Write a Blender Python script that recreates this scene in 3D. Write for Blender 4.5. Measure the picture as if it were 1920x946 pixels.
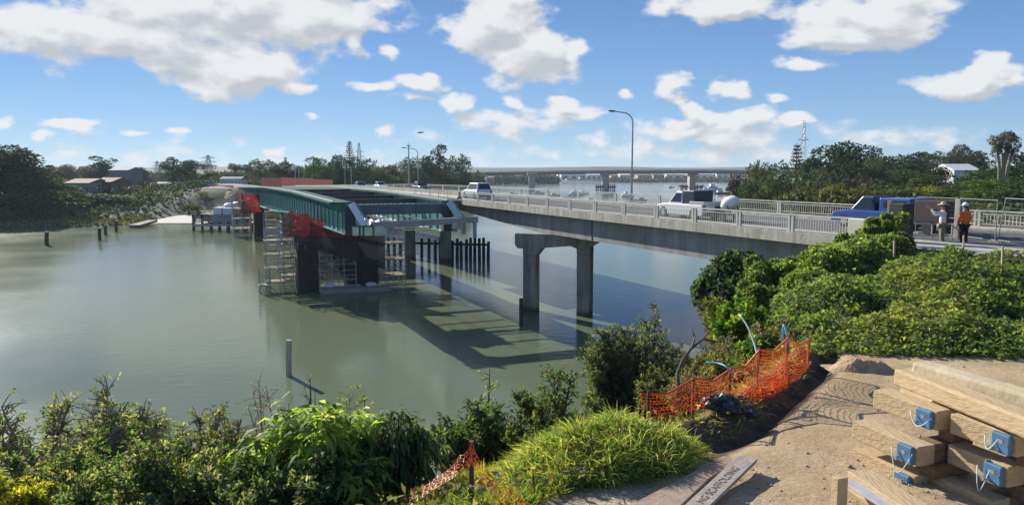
import bpy, bmesh, math, random
import numpy as np
from mathutils import Vector, Matrix, Euler

SC = bpy.context.scene
for _o in list(bpy.data.objects):
    bpy.data.objects.remove(_o)

# ------------------------------------------------------------------ camera
F = 1400.0                      # focal length in pixels of the 1920 wide photograph
CX, CY, HY = 960.0, 473.0, 325.0
CAMZ = 12.0
PITCH = math.atan((CY - HY) / F)
cam_d = bpy.data.cameras.new("camera")
cam = bpy.data.objects.new("camera", cam_d)
SC.collection.objects.link(cam)
cam_d.sensor_width = 36.0
cam_d.lens = 36.0 * F / 1920.0
cam_d.clip_start = 0.1
cam_d.clip_end = 9000
cam.location = (0, 0, CAMZ)
cam.rotation_euler = (math.pi / 2 - PITCH, 0, 0)
SC.camera = cam

# ------------------------------------------------------------------ light
SUNV = Vector((-1.30, 1.66, 1.0)).normalized()
SUN_EL = math.asin(SUNV.z)
SUN_AZ = math.atan2(SUNV.x, SUNV.y)
sun_d = bpy.data.lights.new("sun", 'SUN')
sun_d.energy = 4.6
sun_d.angle = math.radians(0.5)
sun_d.color = (1.0, 0.95, 0.86)
sun = bpy.data.objects.new("sun", sun_d)
SC.collection.objects.link(sun)
sun.rotation_euler = SUNV.to_track_quat('Z', 'Y').to_euler()
sun.location = (-60, 100, 90)

SC.view_settings.view_transform = 'Standard'
SC.view_settings.look = 'None'
SC.view_settings.exposure = 0.8
SC.view_settings.gamma = 1.0
SC.view_settings.use_curve_mapping = False
SC.cycles.max_bounces = 6
SC.cycles.diffuse_bounces = 3
SC.cycles.glossy_bounces = 3
SC.cycles.transmission_bounces = 4
SC.cycles.transparent_max_bounces = 12
SC.cycles.volume_bounces = 0
SC.cycles.use_denoising = True
SC.cycles.caustics_reflective = False
SC.cycles.caustics_refractive = False
SC.cycles.sample_clamp_indirect = 6.0

# ------------------------------------------------------------------ world: sky + clouds
world = bpy.data.worlds.new("World")
SC.world = world
world.use_nodes = True
SKY_STRENGTH = 0.11


def cloud_group(clouds):
    g = bpy.data.node_groups.new("cloud_field", 'ShaderNodeTree')
    g.interface.new_socket("uv", in_out='INPUT', socket_type='NodeSocketVector')
    g.interface.new_socket("f", in_out='OUTPUT', socket_type='NodeSocketFloat')
    N = g.nodes
    L = g.links
    gi = N.new('NodeGroupInput')
    go = N.new('NodeGroupOutput')

    def noise(scale, detail, rough):
        m = N.new('ShaderNodeVectorMath'); m.operation = 'MULTIPLY'
        m.inputs[1].default_value = (1.0, 1.7, 1.0)
        L.new(gi.outputs[0], m.inputs[0])
        n = N.new('ShaderNodeTexNoise')
        n.inputs['Scale'].default_value = scale
        n.inputs['Detail'].default_value = detail
        n.inputs['Roughness'].default_value = rough
        L.new(m.outputs[0], n.inputs['Vector'])
        return n
    n0 = noise(9.0, 4.0, 0.55)
    # warp of the ellipse coordinates
    s = N.new('ShaderNodeVectorMath'); s.operation = 'SUBTRACT'
    L.new(n0.outputs['Color'], s.inputs[0]); s.inputs[1].default_value = (.5, .5, .5)
    w = N.new('ShaderNodeVectorMath'); w.operation = 'MULTIPLY_ADD'
    L.new(s.outputs[0], w.inputs[0]); w.inputs[1].default_value = (.09, .06, 0)
    L.new(gi.outputs[0], w.inputs[2])
    last = None
    for (cx, cy, rx, ry, k) in clouds:
        a = N.new('ShaderNodeVectorMath'); a.operation = 'MULTIPLY_ADD'
        L.new(w.outputs[0], a.inputs[0])
        a.inputs[1].default_value = (1 / rx, 1 / ry, 0)
        a.inputs[2].default_value = (-cx / rx, -cy / ry, 0)
        d = N.new('ShaderNodeVectorMath'); d.operation = 'LENGTH'
        L.new(a.outputs[0], d.inputs[0])
        e = N.new('ShaderNodeMath'); e.operation = 'MULTIPLY_ADD'
        L.new(d.outputs['Value'], e.inputs[0]); e.inputs[1].default_value = -k; e.inputs[2].default_value = k
        if last is None:
            last = e
        else:
            m = N.new('ShaderNodeMath'); m.operation = 'SMOOTH_MAX'
            m.inputs[2].default_value = 0.25
            L.new(last.outputs[0], m.inputs[0]); L.new(e.outputs[0], m.inputs[1]); last = m
    n1 = noise(20.0, 8.0, 0.54)
    a = N.new('ShaderNodeMath'); a.operation = 'MULTIPLY_ADD'
    L.new(n1.outputs[0], a.inputs[0]); a.inputs[1].default_value = 2.5; a.inputs[2].default_value = -1.28
    b = N.new('ShaderNodeMath'); b.operation = 'ADD'
    L.new(a.outputs[0], b.inputs[0]); L.new(last.outputs[0], b.inputs[1])
    L.new(b.outputs[0], go.inputs[0])
    return g


def pxdir(x, y):
    v = Vector((x - CX, F, -(y - CY)))
    return (Matrix.Rotation(-PITCH, 3, 'X') @ v).normalized()


def uv_of(x, y):
    v = pxdir(x, y)
    return math.atan2(v.x, v.y), math.asin(v.z)


# clouds as seen in the sky: centre and half size (given in photograph pixels, turned to azimuth / elevation)
CL = [
    (60, 40, 130, 42, 1.3), (230, 62, 190, 50, 1.4), (420, 20, 270, 70, 1.5), (600, 10, 130, 60, 1.2), (330, 85, 150, 40, 1.3),
    (455, 125, 125, 50, 1.7), (400, 150, 85, 24, 1.2), (540, 150, 50, 25, 1.0), (570, 172, 46, 18, 1.5),
    (660, 75, 28, 30, 1.2), (738, 93, 22, 10, .8),
    (780, 152, 44, 22, 1.6), (705, 162, 38, 12, 1.1), (762, 189, 34, 8, .8),
    (930, 40, 95, 75, 1.7), (985, 95, 95, 62, 1.7), (905, 60, 60, 55, 1.3), (1070, 100, 24, 40, 1.2),
    (850, 195, 38, 16, 1.3), (965, 188, 30, 15, 1.1), (1045, 185, 26, 12, .9), (1060, 210, 70, 18, .9), (960, 235, 120, 26, .75),
    (1100, 220, 30, 12, 1.0), (1160, 178, 22, 14, 1.1),
    (1350, 12, 115, 30, 1.5), (1560, 72, 90, 30, 1.6), (1640, 28, 120, 40, 1.7), (1515, 128, 48, 13, 1.1),
    (1268, 150, 30, 26, 1.2), (1280, 178, 22, 14, 1.1), (1366, 172, 24, 20, 1.4), (1300, 203, 26, 14, 1.1),
    (1450, 182, 27, 13, 1.0), (1300, 226, 80, 15, 1.2), (1400, 224, 45, 16, 1.2), (1340, 250, 190, 24, .8), (1500, 228, 36, 13, 1.4),
    (1825, 152, 80, 32, 1.7), (1848, 122, 32, 22, 1.4),
    (10, 231, 34, 9, .9), (135, 228, 46, 9, 1.1), (88, 250, 20, 6, .8), (263, 244, 28, 9, 1.0), (345, 243, 26, 7, .7),
    (570, 227, 22, 7, .9), (512, 268, 28, 8, 1.0), (725, 242, 20, 10, .9), (1250, 280, 400, 20, .35), (200, 290, 320, 16, .2),
]
cl = []
for (x, y, rx, ry, k) in CL:
    u, v = uv_of(x, y)
    cl.append((u, v, rx * 1.12 / F, ry * 1.15 / F, k))
# a few clouds outside the photograph so that the sky goes on
rs = random.Random(5)
for i in range(14):
    az = rs.choice([-1, 1]) * rs.uniform(.8, 3.0)
    cl.append((az, rs.uniform(.08, .6), rs.uniform(.1, .3), rs.uniform(.03, .1), 1.3))
cl.append((-.1, .42, .5, .10, 1.3)); cl.append((.5, .62, .3, .12, 1.3)); cl.append((-.5, .75, .4, .12, 1.3))

nt = world.node_tree
for n in list(nt.nodes):
    nt.nodes.remove(n)
N, L = nt.nodes, nt.links
out = N.new('ShaderNodeOutputWorld')
bg = N.new('ShaderNodeBackground'); bg.inputs[1].default_value = SKY_STRENGTH
L.new(bg.outputs[0], out.inputs[0])
sky = N.new('ShaderNodeTexSky'); sky.sky_type = 'NISHITA'; sky.sun_disc = False
sky.sun_elevation = SUN_EL; sky.sun_rotation = SUN_AZ
sky.altitude = 0; sky.air_density = .6; sky.dust_density = 0.0; sky.ozone_density = 3.0
tc = N.new('ShaderNodeTexCoord')
sep = N.new('ShaderNodeSeparateXYZ'); L.new(tc.outputs['Generated'], sep.inputs[0])
az = N.new('ShaderNodeMath'); az.operation = 'ARCTAN2'; L.new(sep.outputs[0], az.inputs[0]); L.new(sep.outputs[1], az.inputs[1])
el = N.new('ShaderNodeMath'); el.operation = 'ARCSINE'; L.new(sep.outputs[2], el.inputs[0])
uv = N.new('ShaderNodeCombineXYZ'); L.new(az.outputs[0], uv.inputs[0]); L.new(el.outputs[0], uv.inputs[1])
G = cloud_group(cl)
g1 = N.new('ShaderNodeGroup'); g1.node_tree = G; L.new(uv.outputs[0], g1.inputs[0])
off = N.new('ShaderNodeVectorMath'); off.operation = 'ADD'; L.new(uv.outputs[0], off.inputs[0]); off.inputs[1].default_value = (-.008, .017, 0)
g2 = N.new('ShaderNodeGroup'); g2.node_tree = G; L.new(off.outputs[0], g2.inputs[0])
mask = N.new('ShaderNodeMapRange'); mask.interpolation_type = 'SMOOTHSTEP'
mask.inputs['From Min'].default_value = -0.1; mask.inputs['From Max'].default_value = 0.55
mask.inputs['To Max'].default_value = 0.96
L.new(g1.outputs[0], mask.inputs['Value'])
dif = N.new('ShaderNodeMath'); dif.operation = 'SUBTRACT'; L.new(g2.outputs[0], dif.inputs[0]); L.new(g1.outputs[0], dif.inputs[1])
# thick parts of a cloud go grey, faces turned to the sun are white
thick = N.new('ShaderNodeMath'); thick.operation = 'MULTIPLY_ADD'; L.new(g2.outputs[0], thick.inputs[0]); thick.inputs[1].default_value = .26
L.new(dif.outputs[0], thick.inputs[2])
shade = N.new('ShaderNodeMapRange'); shade.interpolation_type = 'SMOOTHSTEP'
shade.inputs['From Min'].default_value = -.35; shade.inputs['From Max'].default_value = .95
L.new(thick.outputs[0], shade.inputs['Value'])
cc = N.new('ShaderNodeMix'); cc.data_type = 'RGBA'
L.new(shade.outputs[0], cc.inputs['Factor'])
cc.inputs['A'].default_value = (4.5, 4.55, 4.6, 1)
cc.inputs['B'].default_value = (2.85, 3.0, 3.2, 1)
# the blue of the sky, taken a little deeper than the model gives it at this sun height
ramp = N.new('ShaderNodeValToRGB'); L.new(el.outputs[0], ramp.inputs[0])
e = ramp.color_ramp.elements
e[0].position = 0.0; e[0].color = (.185, .285, .365, 1)
e[1].position = 1.0; e[1].color = (.035, .085, .22, 1)
for ps, c in ((.07, (.130, .24, .375, 1)), (.16, (.085, .185, .36, 1)), (.26, (.055, .128, .28, 1))):
    q = e.new(ps); q.color = c
sc_ = N.new('ShaderNodeVectorMath'); sc_.operation = 'SCALE'; sc_.inputs['Scale'].default_value = 1 / SKY_STRENGTH
L.new(ramp.outputs[0], sc_.inputs[0])
tint = N.new('ShaderNodeMix'); tint.data_type = 'RGBA'; tint.inputs['Factor'].default_value = .82
L.new(sky.outputs[0], tint.inputs['A']); L.new(sc_.outputs[0], tint.inputs['B'])
mx = N.new('ShaderNodeMix'); mx.data_type = 'RGBA'
L.new(mask.outputs[0], mx.inputs['Factor']); L.new(tint.outputs['Result'], mx.inputs['A']); L.new(cc.outputs['Result'], mx.inputs['B'])
L.new(mx.outputs['Result'], bg.inputs[0])
world.cycles.sampling_method = 'MANUAL'
world.cycles.sample_map_resolution = 512


# ------------------------------------------------------------------ pixel -> world helpers (used only to find real places)
def at_z(x, y, z=0.0):
    d = pxdir(x, y)
    t = (z - CAMZ) / d.z
    return Vector((d.x * t, d.y * t, z))


def at_D(x, y, D):
    d = pxdir(x, y)
    t = D / d.y
    return Vector((d.x * t, D, CAMZ + d.z * t))


# ------------------------------------------------------------------ object helpers
COL = SC.collection


class MB:
    """collects boxes, bars and tubes into one mesh"""
    def __init__(s):
        s.v = []; s.f = []; s.mi = []; s.m = 0

    def add(s, vs, fs):
        b = len(s.v)
        s.v += [tuple(v) for v in vs]
        s.f += [tuple(b + i for i in f) for f in fs]
        s.mi += [s.m] * len(fs)

    def hexa(s, p):       # 8 points: bottom 4 ccw, top 4 ccw
        s.add(p, [(3, 2, 1, 0), (4, 5, 6, 7), (0, 1, 5, 4), (1, 2, 6, 5), (2, 3, 7, 6), (3, 0, 4, 7)])

    def box(s, c, size, rot=None):
        hx, hy, hz = size[0] / 2, size[1] / 2, size[2] / 2
        c = Vector(c)
        pts = [Vector(q) for q in ((-hx, -hy, -hz), (hx, -hy, -hz), (hx, hy, -hz), (-hx, hy, -hz), (-hx, -hy, hz), (hx, -hy, hz), (hx, hy, hz), (-hx, hy, hz))]
        if rot is not None:
            if isinstance(rot, (int, float)):
                rot = Matrix.Rotation(rot, 3, 'Z')
            pts = [rot @ q for q in pts]
        s.hexa([c + q for q in pts])

    def bar(s, a, b, w, h, up=(0, 0, 1)):
        a = Vector(a); b = Vector(b); d = (b - a)
        if d.length < 1e-6:
            return
        d.normalize(); up = Vector(up)
        if abs(d.dot(up)) > .99:
            up = Vector((0, 1, 0))
        sd = d.cross(up).normalized(); u = sd.cross(d).normalized()
        sd = sd * (w / 2); u = u * (h / 2)
        s.hexa([a - sd - u, a + sd - u, b + sd - u, b - sd - u, a - sd + u, a + sd + u, b + sd + u, b - sd + u])

    def tube(s, pts, r, n=8, cap=True):
        pts = [Vector(p) for p in pts]
        rr = r if isinstance(r, (list, tuple)) else [r] * len(pts)
        base = len(s.v)
        ref = None
        for i, p in enumerate(pts):
            d = (pts[min(i + 1, len(pts) - 1)] - pts[max(i - 1, 0)])
            if d.length < 1e-9:
                d = Vector((0, 0, 1))
            d.normalize()
            if ref is None:
                ref = Vector((0, 0, 1)) if abs(d.z) < .9 else Vector((1, 0, 0))
            a = d.cross(ref).normalized(); b = a.cross(d).normalized()
            for k in range(n):
                t = 2 * math.pi * k / n
                s.v.append(tuple(p + (a * math.cos(t) + b * math.sin(t)) * rr[i]))
        for i in range(len(pts) - 1):
            for k in range(n):
                k2 = (k + 1) % n
                s.f.append((base + i * n + k, base + i * n + k2, base + (i + 1) * n + k2, base + (i + 1) * n + k)); s.mi.append(s.m)
        if cap:
            s.f.append(tuple(base + k for k in range(n))[::-1]); s.mi.append(s.m)
            e = base + (len(pts) - 1) * n
            s.f.append(tuple(e + k for k in range(n))); s.mi.append(s.m)

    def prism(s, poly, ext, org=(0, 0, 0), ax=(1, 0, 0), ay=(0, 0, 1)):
        """polygon in (ax, ay) plane at org, extruded by vector ext"""
        org = Vector(org); ax = Vector(ax); ay = Vector(ay); ext = Vector(ext)
        n = len(poly)
        a = [org + ax * p[0] + ay * p[1] for p in poly]
        b = [p + ext for p in a]
        s.add(a + b, [tuple(range(n))[::-1], tuple(range(n, 2 * n))] + [(i, (i + 1) % n, n + (i + 1) % n, n + i) for i in range(n)])

    def loft(s, rings, cap=True):
        """rings: lists of equally many points"""
        base = len(s.v); n = len(rings[0])
        for r in rings:
            s.v += [tuple(p) for p in r]
        for i in range(len(rings) - 1):
            for k in range(n):
                k2 = (k + 1) % n
                s.f.append((base + i * n + k, base + i * n + k2, base + (i + 1) * n + k2, base + (i + 1) * n + k)); s.mi.append(s.m)
        if cap:
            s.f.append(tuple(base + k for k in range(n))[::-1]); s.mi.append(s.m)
            e = base + (len(rings) - 1) * n
            s.f.append(tuple(e + k for k in range(n))); s.mi.append(s.m)

    def ball(s, c, r, nu=14, nv=9):
        r = r if isinstance(r, (list, tuple)) else (r, r, r)
        rings = []
        for j in range(nv + 1):
            t = -math.pi / 2 + math.pi * j / nv
            t = max(-1.5, min(1.5, t))
            rings.append([(c[0] + r[0] * math.cos(t) * math.cos(2 * math.pi * k / nu), c[1] + r[1] * math.cos(t) * math.sin(2 * math.pi * k / nu), c[2] + r[2] * math.sin(t)) for k in range(nu)])
        s.loft(rings)

    def build(s, name, mat, parent=None, smooth=False, bevel=0, world=True):
        me = bpy.data.meshes.new(name)
        me.from_pydata(s.v, [], s.f)
        mats = mat if isinstance(mat, (list, tuple)) else [mat]
        for m in mats:
            me.materials.append(m)
        if len(mats) > 1:
            me.polygons.foreach_set('material_index', s.mi)
        bm = bmesh.new(); bm.from_mesh(me)
        bmesh.ops.recalc_face_normals(bm, faces=bm.faces)
        bm.to_mesh(me); bm.free()
        if smooth:
            me.polygons.foreach_set('use_smooth', [True] * len(me.polygons))
        me.update()
        return link(name, me, parent, bevel, world)


def link(name, me, parent=None, bevel=0, world=True):
    o = bpy.data.objects.new(name, me)
    COL.objects.link(o)
    if parent is not None:
        o.parent = parent
        if world:      # mesh was given in world coordinates
            off = ORG.get(parent.name, Vector((0, 0, 0)))
            me.transform(Matrix.Translation(-off))
            ORG[o.name] = off
    if bevel:
        m = o.modifiers.new('bevel', 'BEVEL'); m.width = bevel; m.segments = 2; m.limit_method = 'ANGLE'; m.angle_limit = math.radians(40)
    return o


ORG = {}


def tag(o, label=None, cat=None, group=None, kind=None):
    if label: o['label'] = label
    if cat: o['category'] = cat
    if group: o['group'] = group
    if kind: o['kind'] = kind
    return o


def thing(name, label, cat, loc=(0, 0, 0), rotz=0, group=None):
    o = bpy.data.objects.new(name, None)
    COL.objects.link(o)
    o.empty_display_size = .3
    o.location = loc; o.rotation_euler = (0, 0, rotz)
    ORG[o.name] = Vector(loc) if rotz == 0 else Vector((0, 0, 0))
    return tag(o, label, cat, group)


def recentre(o):
    """put the origin of a single world-coordinate mesh at its base"""
    me = o.data
    n = len(me.vertices)
    co = np.empty(n * 3); me.vertices.foreach_get('co', co); co = co.reshape(-1, 3)
    c = Vector(((co[:, 0].min() + co[:, 0].max()) / 2, (co[:, 1].min() + co[:, 1].max()) / 2, co[:, 2].min()))
    me.transform(Matrix.Translation(-c)); o.location = c
    return o


def copy_tree(o, parent=None):
    c = o.copy(); COL.objects.link(c)
    if parent is not None:
        c.parent = parent
    for ch in list(o.children):
        copy_tree(ch, c)
    return c


# ------------------------------------------------------------------ materials
def mat(name, col, rough=.8, metal=0, var=0, scale=3, bump=0, bscale=20, col2=None, spec=.5, detail=5, space='Object', stretch=None):
    m = bpy.data.materials.new(name); m.use_nodes = True
    nt = m.node_tree; p = nt.nodes['Principled BSDF']
    p.inputs['Base Color'].default_value = (*col, 1)
    p.inputs['Roughness'].default_value = rough
    p.inputs['Metallic'].default_value = metal
    p.inputs['Specular IOR Level'].default_value = spec
    tcn = nt.nodes.new('ShaderNodeTexCoord')
    src = tcn.outputs[space]
    if stretch:
        mp = nt.nodes.new('ShaderNodeMapping'); mp.inputs['Scale'].default_value = stretch
        nt.links.new(src, mp.inputs[0]); src = mp.outputs[0]
    if var or col2:
        n = nt.nodes.new('ShaderNodeTexNoise'); n.inputs['Scale'].default_value = scale; n.inputs['Detail'].default_value = detail
        n.inputs['Roughness'].default_value = .65
        nt.links.new(src, n.inputs['Vector'])
        r = nt.nodes.new('ShaderNodeValToRGB')
        r.color_ramp.elements[0].position = .32; r.color_ramp.elements[1].position = .68
        c2 = col2 if col2 else tuple(max(0, c * (1 - var)) for c in col)
        r.color_ramp.elements[0].color = (*c2, 1)
        r.color_ramp.elements[1].color = (*[min(1, c * (1 + (var if not col2 else 0))) for c in col], 1)
        nt.links.new(n.outputs[0], r.inputs[0]); nt.links.new(r.outputs[0], p.inputs['Base Color'])
    if bump:
        n = nt.nodes.new('ShaderNodeTexNoise'); n.inputs['Scale'].default_value = bscale; n.inputs['Detail'].default_value = 6
        nt.links.new(src, n.inputs['Vector'])
        b = nt.nodes.new('ShaderNodeBump'); b.inputs['Strength'].default_value = bump; b.inputs['Distance'].default_value = .05
        nt.links.new(n.outputs[0], b.inputs['Height']); nt.links.new(b.outputs[0], p.inputs['Normal'])
    return m


def leaf_mat(name, rough=.68, trans=.45, gain=1.0):
    """colour comes from the leaf's own 'tint' attribute (each leaf keeps its colour)"""
    m = bpy.data.materials.new(name); m.use_nodes = True
    nt = m.node_tree; p = nt.nodes['Principled BSDF']; o = nt.nodes['Material Output']
    a = nt.nodes.new('ShaderNodeAttribute'); a.attribute_name = 'tint'
    p.inputs['Roughness'].default_value = rough
    p.inputs['Specular IOR Level'].default_value = .22
    nt.links.new(a.outputs['Color'], p.inputs['Base Color'])
    t = nt.nodes.new('ShaderNodeBsdfTranslucent')
    g = nt.nodes.new('ShaderNodeMix'); g.data_type = 'RGBA'; g.blend_type = 'MULTIPLY'; g.inputs['Factor'].default_value = 1
    g.inputs['B'].default_value = (2.3 * gain, 2.2 * gain, .8 * gain, 1)
    nt.links.new(a.outputs['Color'], g.inputs['A']); nt.links.new(g.outputs['Result'], t.inputs[0])
    x = nt.nodes.new('ShaderNodeMixShader'); x.inputs[0].default_value = trans
    nt.links.new(p.outputs[0], x.inputs[1]); nt.links.new(t.outputs[0], x.inputs[2])
    nt.links.new(x.outputs[0], o.inputs[0])
    return m


M = {}
M['concrete'] = mat('old_concrete', (.30, .295, .27), .9, var=.22, scale=.9, bump=.25, bscale=6)
M['concrete_pale'] = mat('pale_concrete', (.42, .41, .36), .9, var=.2, scale=1.5, bump=.2, bscale=8)
M['concrete_girder'] = mat('girder_concrete', (.30, .31, .31), .9, var=.14, scale=.35, bump=.15, bscale=5)
M['concrete_new'] = mat('new_concrete', (.38, .38, .36), .85, var=.1, scale=1)
def aged(name, col, sc=1.0, tide=False, dark=.55):
    m = mat(name, col, .9, var=.16, scale=.8 * sc, bump=.25, bscale=6)
    nt = m.node_tree; p = nt.nodes['Principled BSDF']; src = p.inputs['Base Color'].links[0].from_socket
    g = nt.nodes.new('ShaderNodeNewGeometry')
    mp = nt.nodes.new('ShaderNodeMapping'); mp.inputs['Scale'].default_value = (1.6, 1.6, .16); nt.links.new(g.outputs['Position'], mp.inputs[0])
    n = nt.nodes.new('ShaderNodeTexNoise'); n.inputs['Scale'].default_value = sc; n.inputs['Detail'].default_value = 8; n.inputs['Roughness'].default_value = .7; nt.links.new(mp.outputs[0], n.inputs['Vector'])
    r = nt.nodes.new('ShaderNodeValToRGB'); nt.links.new(n.outputs[0], r.inputs[0]); r.color_ramp.elements[0].position = .36; r.color_ramp.elements[1].position = .60
    r.color_ramp.elements[0].color = (dark, dark * .97, dark * .92, 1); r.color_ramp.elements[1].color = (1.06, 1.05, 1.03, 1)
    x = nt.nodes.new('ShaderNodeMix'); x.data_type = 'RGBA'; x.blend_type = 'MULTIPLY'; x.inputs['Factor'].default_value = 1
    nt.links.new(src, x.inputs['A']); nt.links.new(r.outputs[0], x.inputs['B']); out = x.outputs['Result']
    if tide:      # weed and mud stain left by the tide
        sp = nt.nodes.new('ShaderNodeSeparateXYZ'); nt.links.new(g.outputs['Position'], sp.inputs[0])
        ad = nt.nodes.new('ShaderNodeMath'); ad.operation = 'MULTIPLY_ADD'; ad.inputs[1].default_value = .8; nt.links.new(n.outputs[0], ad.inputs[0]); nt.links.new(sp.outputs[2], ad.inputs[2])
        mr = nt.nodes.new('ShaderNodeMapRange'); mr.inputs['From Min'].default_value = .6; mr.inputs['From Max'].default_value = 1.1; mr.inputs['To Min'].default_value = 1; mr.inputs['To Max'].default_value = 0; nt.links.new(ad.outputs[0], mr.inputs['Value'])
        y = nt.nodes.new('ShaderNodeMix'); y.data_type = 'RGBA'; nt.links.new(mr.outputs[0], y.inputs['Factor']); nt.links.new(out, y.inputs['A']); y.inputs['B'].default_value = (.075, .075, .05, 1); out = y.outputs['Result']
    nt.links.new(out, p.inputs['Base Color'])
    return m


M['concrete'] = aged('old_concrete', (.32, .31, .28), 1.0, tide=True)
M['concrete_pale'] = aged('pale_concrete', (.46, .44, .38), 1.6, dark=.6)
M['concrete_girder'] = aged('girder_concrete', (.30, .305, .30), .7, dark=.7)
M['rail'] = mat('painted_rail', (.50, .49, .43), .6, var=.15, scale=4)
M['asphalt'] = mat('asphalt', (.09, .09, .09), .9, var=.2, scale=2, bump=.2, bscale=40)
M['teal'] = mat('teal_steel', (.045, .25, .24), .45, var=.15, scale=.6)
M['teal_light'] = mat('teal_steel_pale', (.06, .30, .27), .45, var=.15, scale=1)
M['dark_steel'] = mat('dark_steel', (.035, .045, .05), .6, var=.2, scale=1)
M['form'] = mat('formwork_ply', (.30, .31, .30), .8, var=.25, scale=1)
M['galv'] = mat('galvanised_steel', (.42, .43, .42), .45, metal=.55, var=.25, scale=5)
M['plank'] = mat('scaffold_plank', (.36, .28, .18), .85, var=.3, scale=3)
M['rust'] = mat('weathered_sheet_pile', (.045, .035, .03), .85, var=.4, scale=1, stretch=(1, 1, .3))
M['white_paint'] = mat('white_paint', (.75, .76, .75), .5, var=.05, scale=2)
M['pale_green'] = mat('pale_green_paint', (.50, .62, .50), .55, var=.15, scale=3)
M['black'] = mat('black_rubber', (.02, .02, .02), .8)
M['pile'] = mat('tarred_timber', (.035, .033, .035), .85, var=.4, scale=2)
M['timber'] = mat('sawn_timber', (.50, .37, .205), .85, var=.17, scale=2.6, bump=.35, bscale=7, stretch=(7, .8, 7), detail=8)
M['timber_shade'] = mat('shade_darkened_timber', (.20, .125, .07), .85, var=.35, scale=2.6, bump=.35, bscale=7, stretch=(1, 5, 6), detail=8)  # darker timber colour stands in for shade on the lower cross baulks
M['fence_grey'] = mat('dull_fence_tube', (.23, .25, .23), .7, var=.2, scale=4)
M['timber_old'] = mat('weathered_timber', (.26, .19, .13), .85, var=.35, scale=5, bump=.3, bscale=14)
M['timber_dark'] = mat('dark_wet_timber', (.07, .055, .04), .85, var=.35, scale=3, bump=.3)
M['blue_box'] = mat('blue_enamel', (.085, .20, .34), .45, var=.15, scale=8)
M['tar'] = mat('black_polythene', (.035, .038, .042), .4, var=.3, scale=3, bump=.5, bscale=5)
M['bark'] = mat('bark', (.11, .085, .06), .9, var=.3, scale=4, bump=.4)
M['bark_pale'] = mat('dry_branch', (.30, .25, .18), .9, var=.3, scale=6, bump=.4)
M['yellow'] = mat('yellow_plastic', (.75, .55, .03), .5)
M['hose_white'] = mat('white_hose', (.65, .70, .70), .5)
M['hose_blue'] = mat('blue_pipe', (.16, .45, .62), .5)
M['glass'] = mat('tinted_glass', (.02, .025, .03), .08, spec=.8)
M['leaf'] = leaf_mat('leaf')
M['leaf_far'] = leaf_mat('far_leaf', rough=.8, trans=.15)
M['grass'] = leaf_mat('grass_blade', rough=.6, trans=.45)


def net_mat(name, col, fill=.5, cell=.06):
    """plastic safety mesh: real holes through a wave grid in the sheet's own UV space"""
    m = bpy.data.materials.new(name); m.use_nodes = True
    nt = m.node_tree; p = nt.nodes['Principled BSDF']; o = nt.nodes['Material Output']
    p.inputs['Base Color'].default_value = (*col, 1); p.inputs['Roughness'].default_value = .5
    t = nt.nodes.new('ShaderNodeBsdfTranslucent'); t.inputs[0].default_value = (*col, 1)
    mt = nt.nodes.new('ShaderNodeMixShader'); mt.inputs[0].default_value = .4
    nt.links.new(p.outputs[0], mt.inputs[1]); nt.links.new(t.outputs[0], mt.inputs[2])
    uvn = nt.nodes.new('ShaderNodeUVMap')
    sp = nt.nodes.new('ShaderNodeSeparateXYZ'); nt.links.new(uvn.outputs[0], sp.inputs[0])
    ms = []
    for k in (0, 1):
        a = nt.nodes.new('ShaderNodeMath'); a.operation = 'DIVIDE'; a.inputs[1].default_value = cell * (1 if k == 0 else .8)
        nt.links.new(sp.outputs[k], a.inputs[0])
        b = nt.nodes.new('ShaderNodeMath'); b.operation = 'FRACT'; nt.links.new(a.outputs[0], b.inputs[0])
        c = nt.nodes.new('ShaderNodeMath'); c.operation = 'LESS_THAN'; c.inputs[1].default_value = fill
        nt.links.new(b.outputs[0], c.inputs[0]); ms.append(c)
    x = nt.nodes.new('ShaderNodeMath'); x.operation = 'MAXIMUM'
    nt.links.new(ms[0].outputs[0], x.inputs[0]); nt.links.new(ms[1].outputs[0], x.inputs[1])
    tr = nt.nodes.new('ShaderNodeBsdfTransparent')
    mm = nt.nodes.new('ShaderNodeMixShader')
    nt.links.new(x.outputs[0], mm.inputs[0]); nt.links.new(tr.outputs[0], mm.inputs[1]); nt.links.new(mt.outputs[0], mm.inputs[2])
    nt.links.new(mm.outputs[0], o.inputs[0])
    return m


M['net'] = net_mat('orange_safety_net', (.80, .10, .015), .15, .06)
M['net_red'] = net_mat('red_debris_net', (.20, .018, .02), .7, .2)
M['shade_fill'] = net_mat('dark_shade_fill', (.02, .022, .025), .72, .2)  # near black mesh that imitates the shade around the near pier
M['net_pink'] = net_mat('faded_orange_net', (.40, .13, .095), .62, .3)

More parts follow.
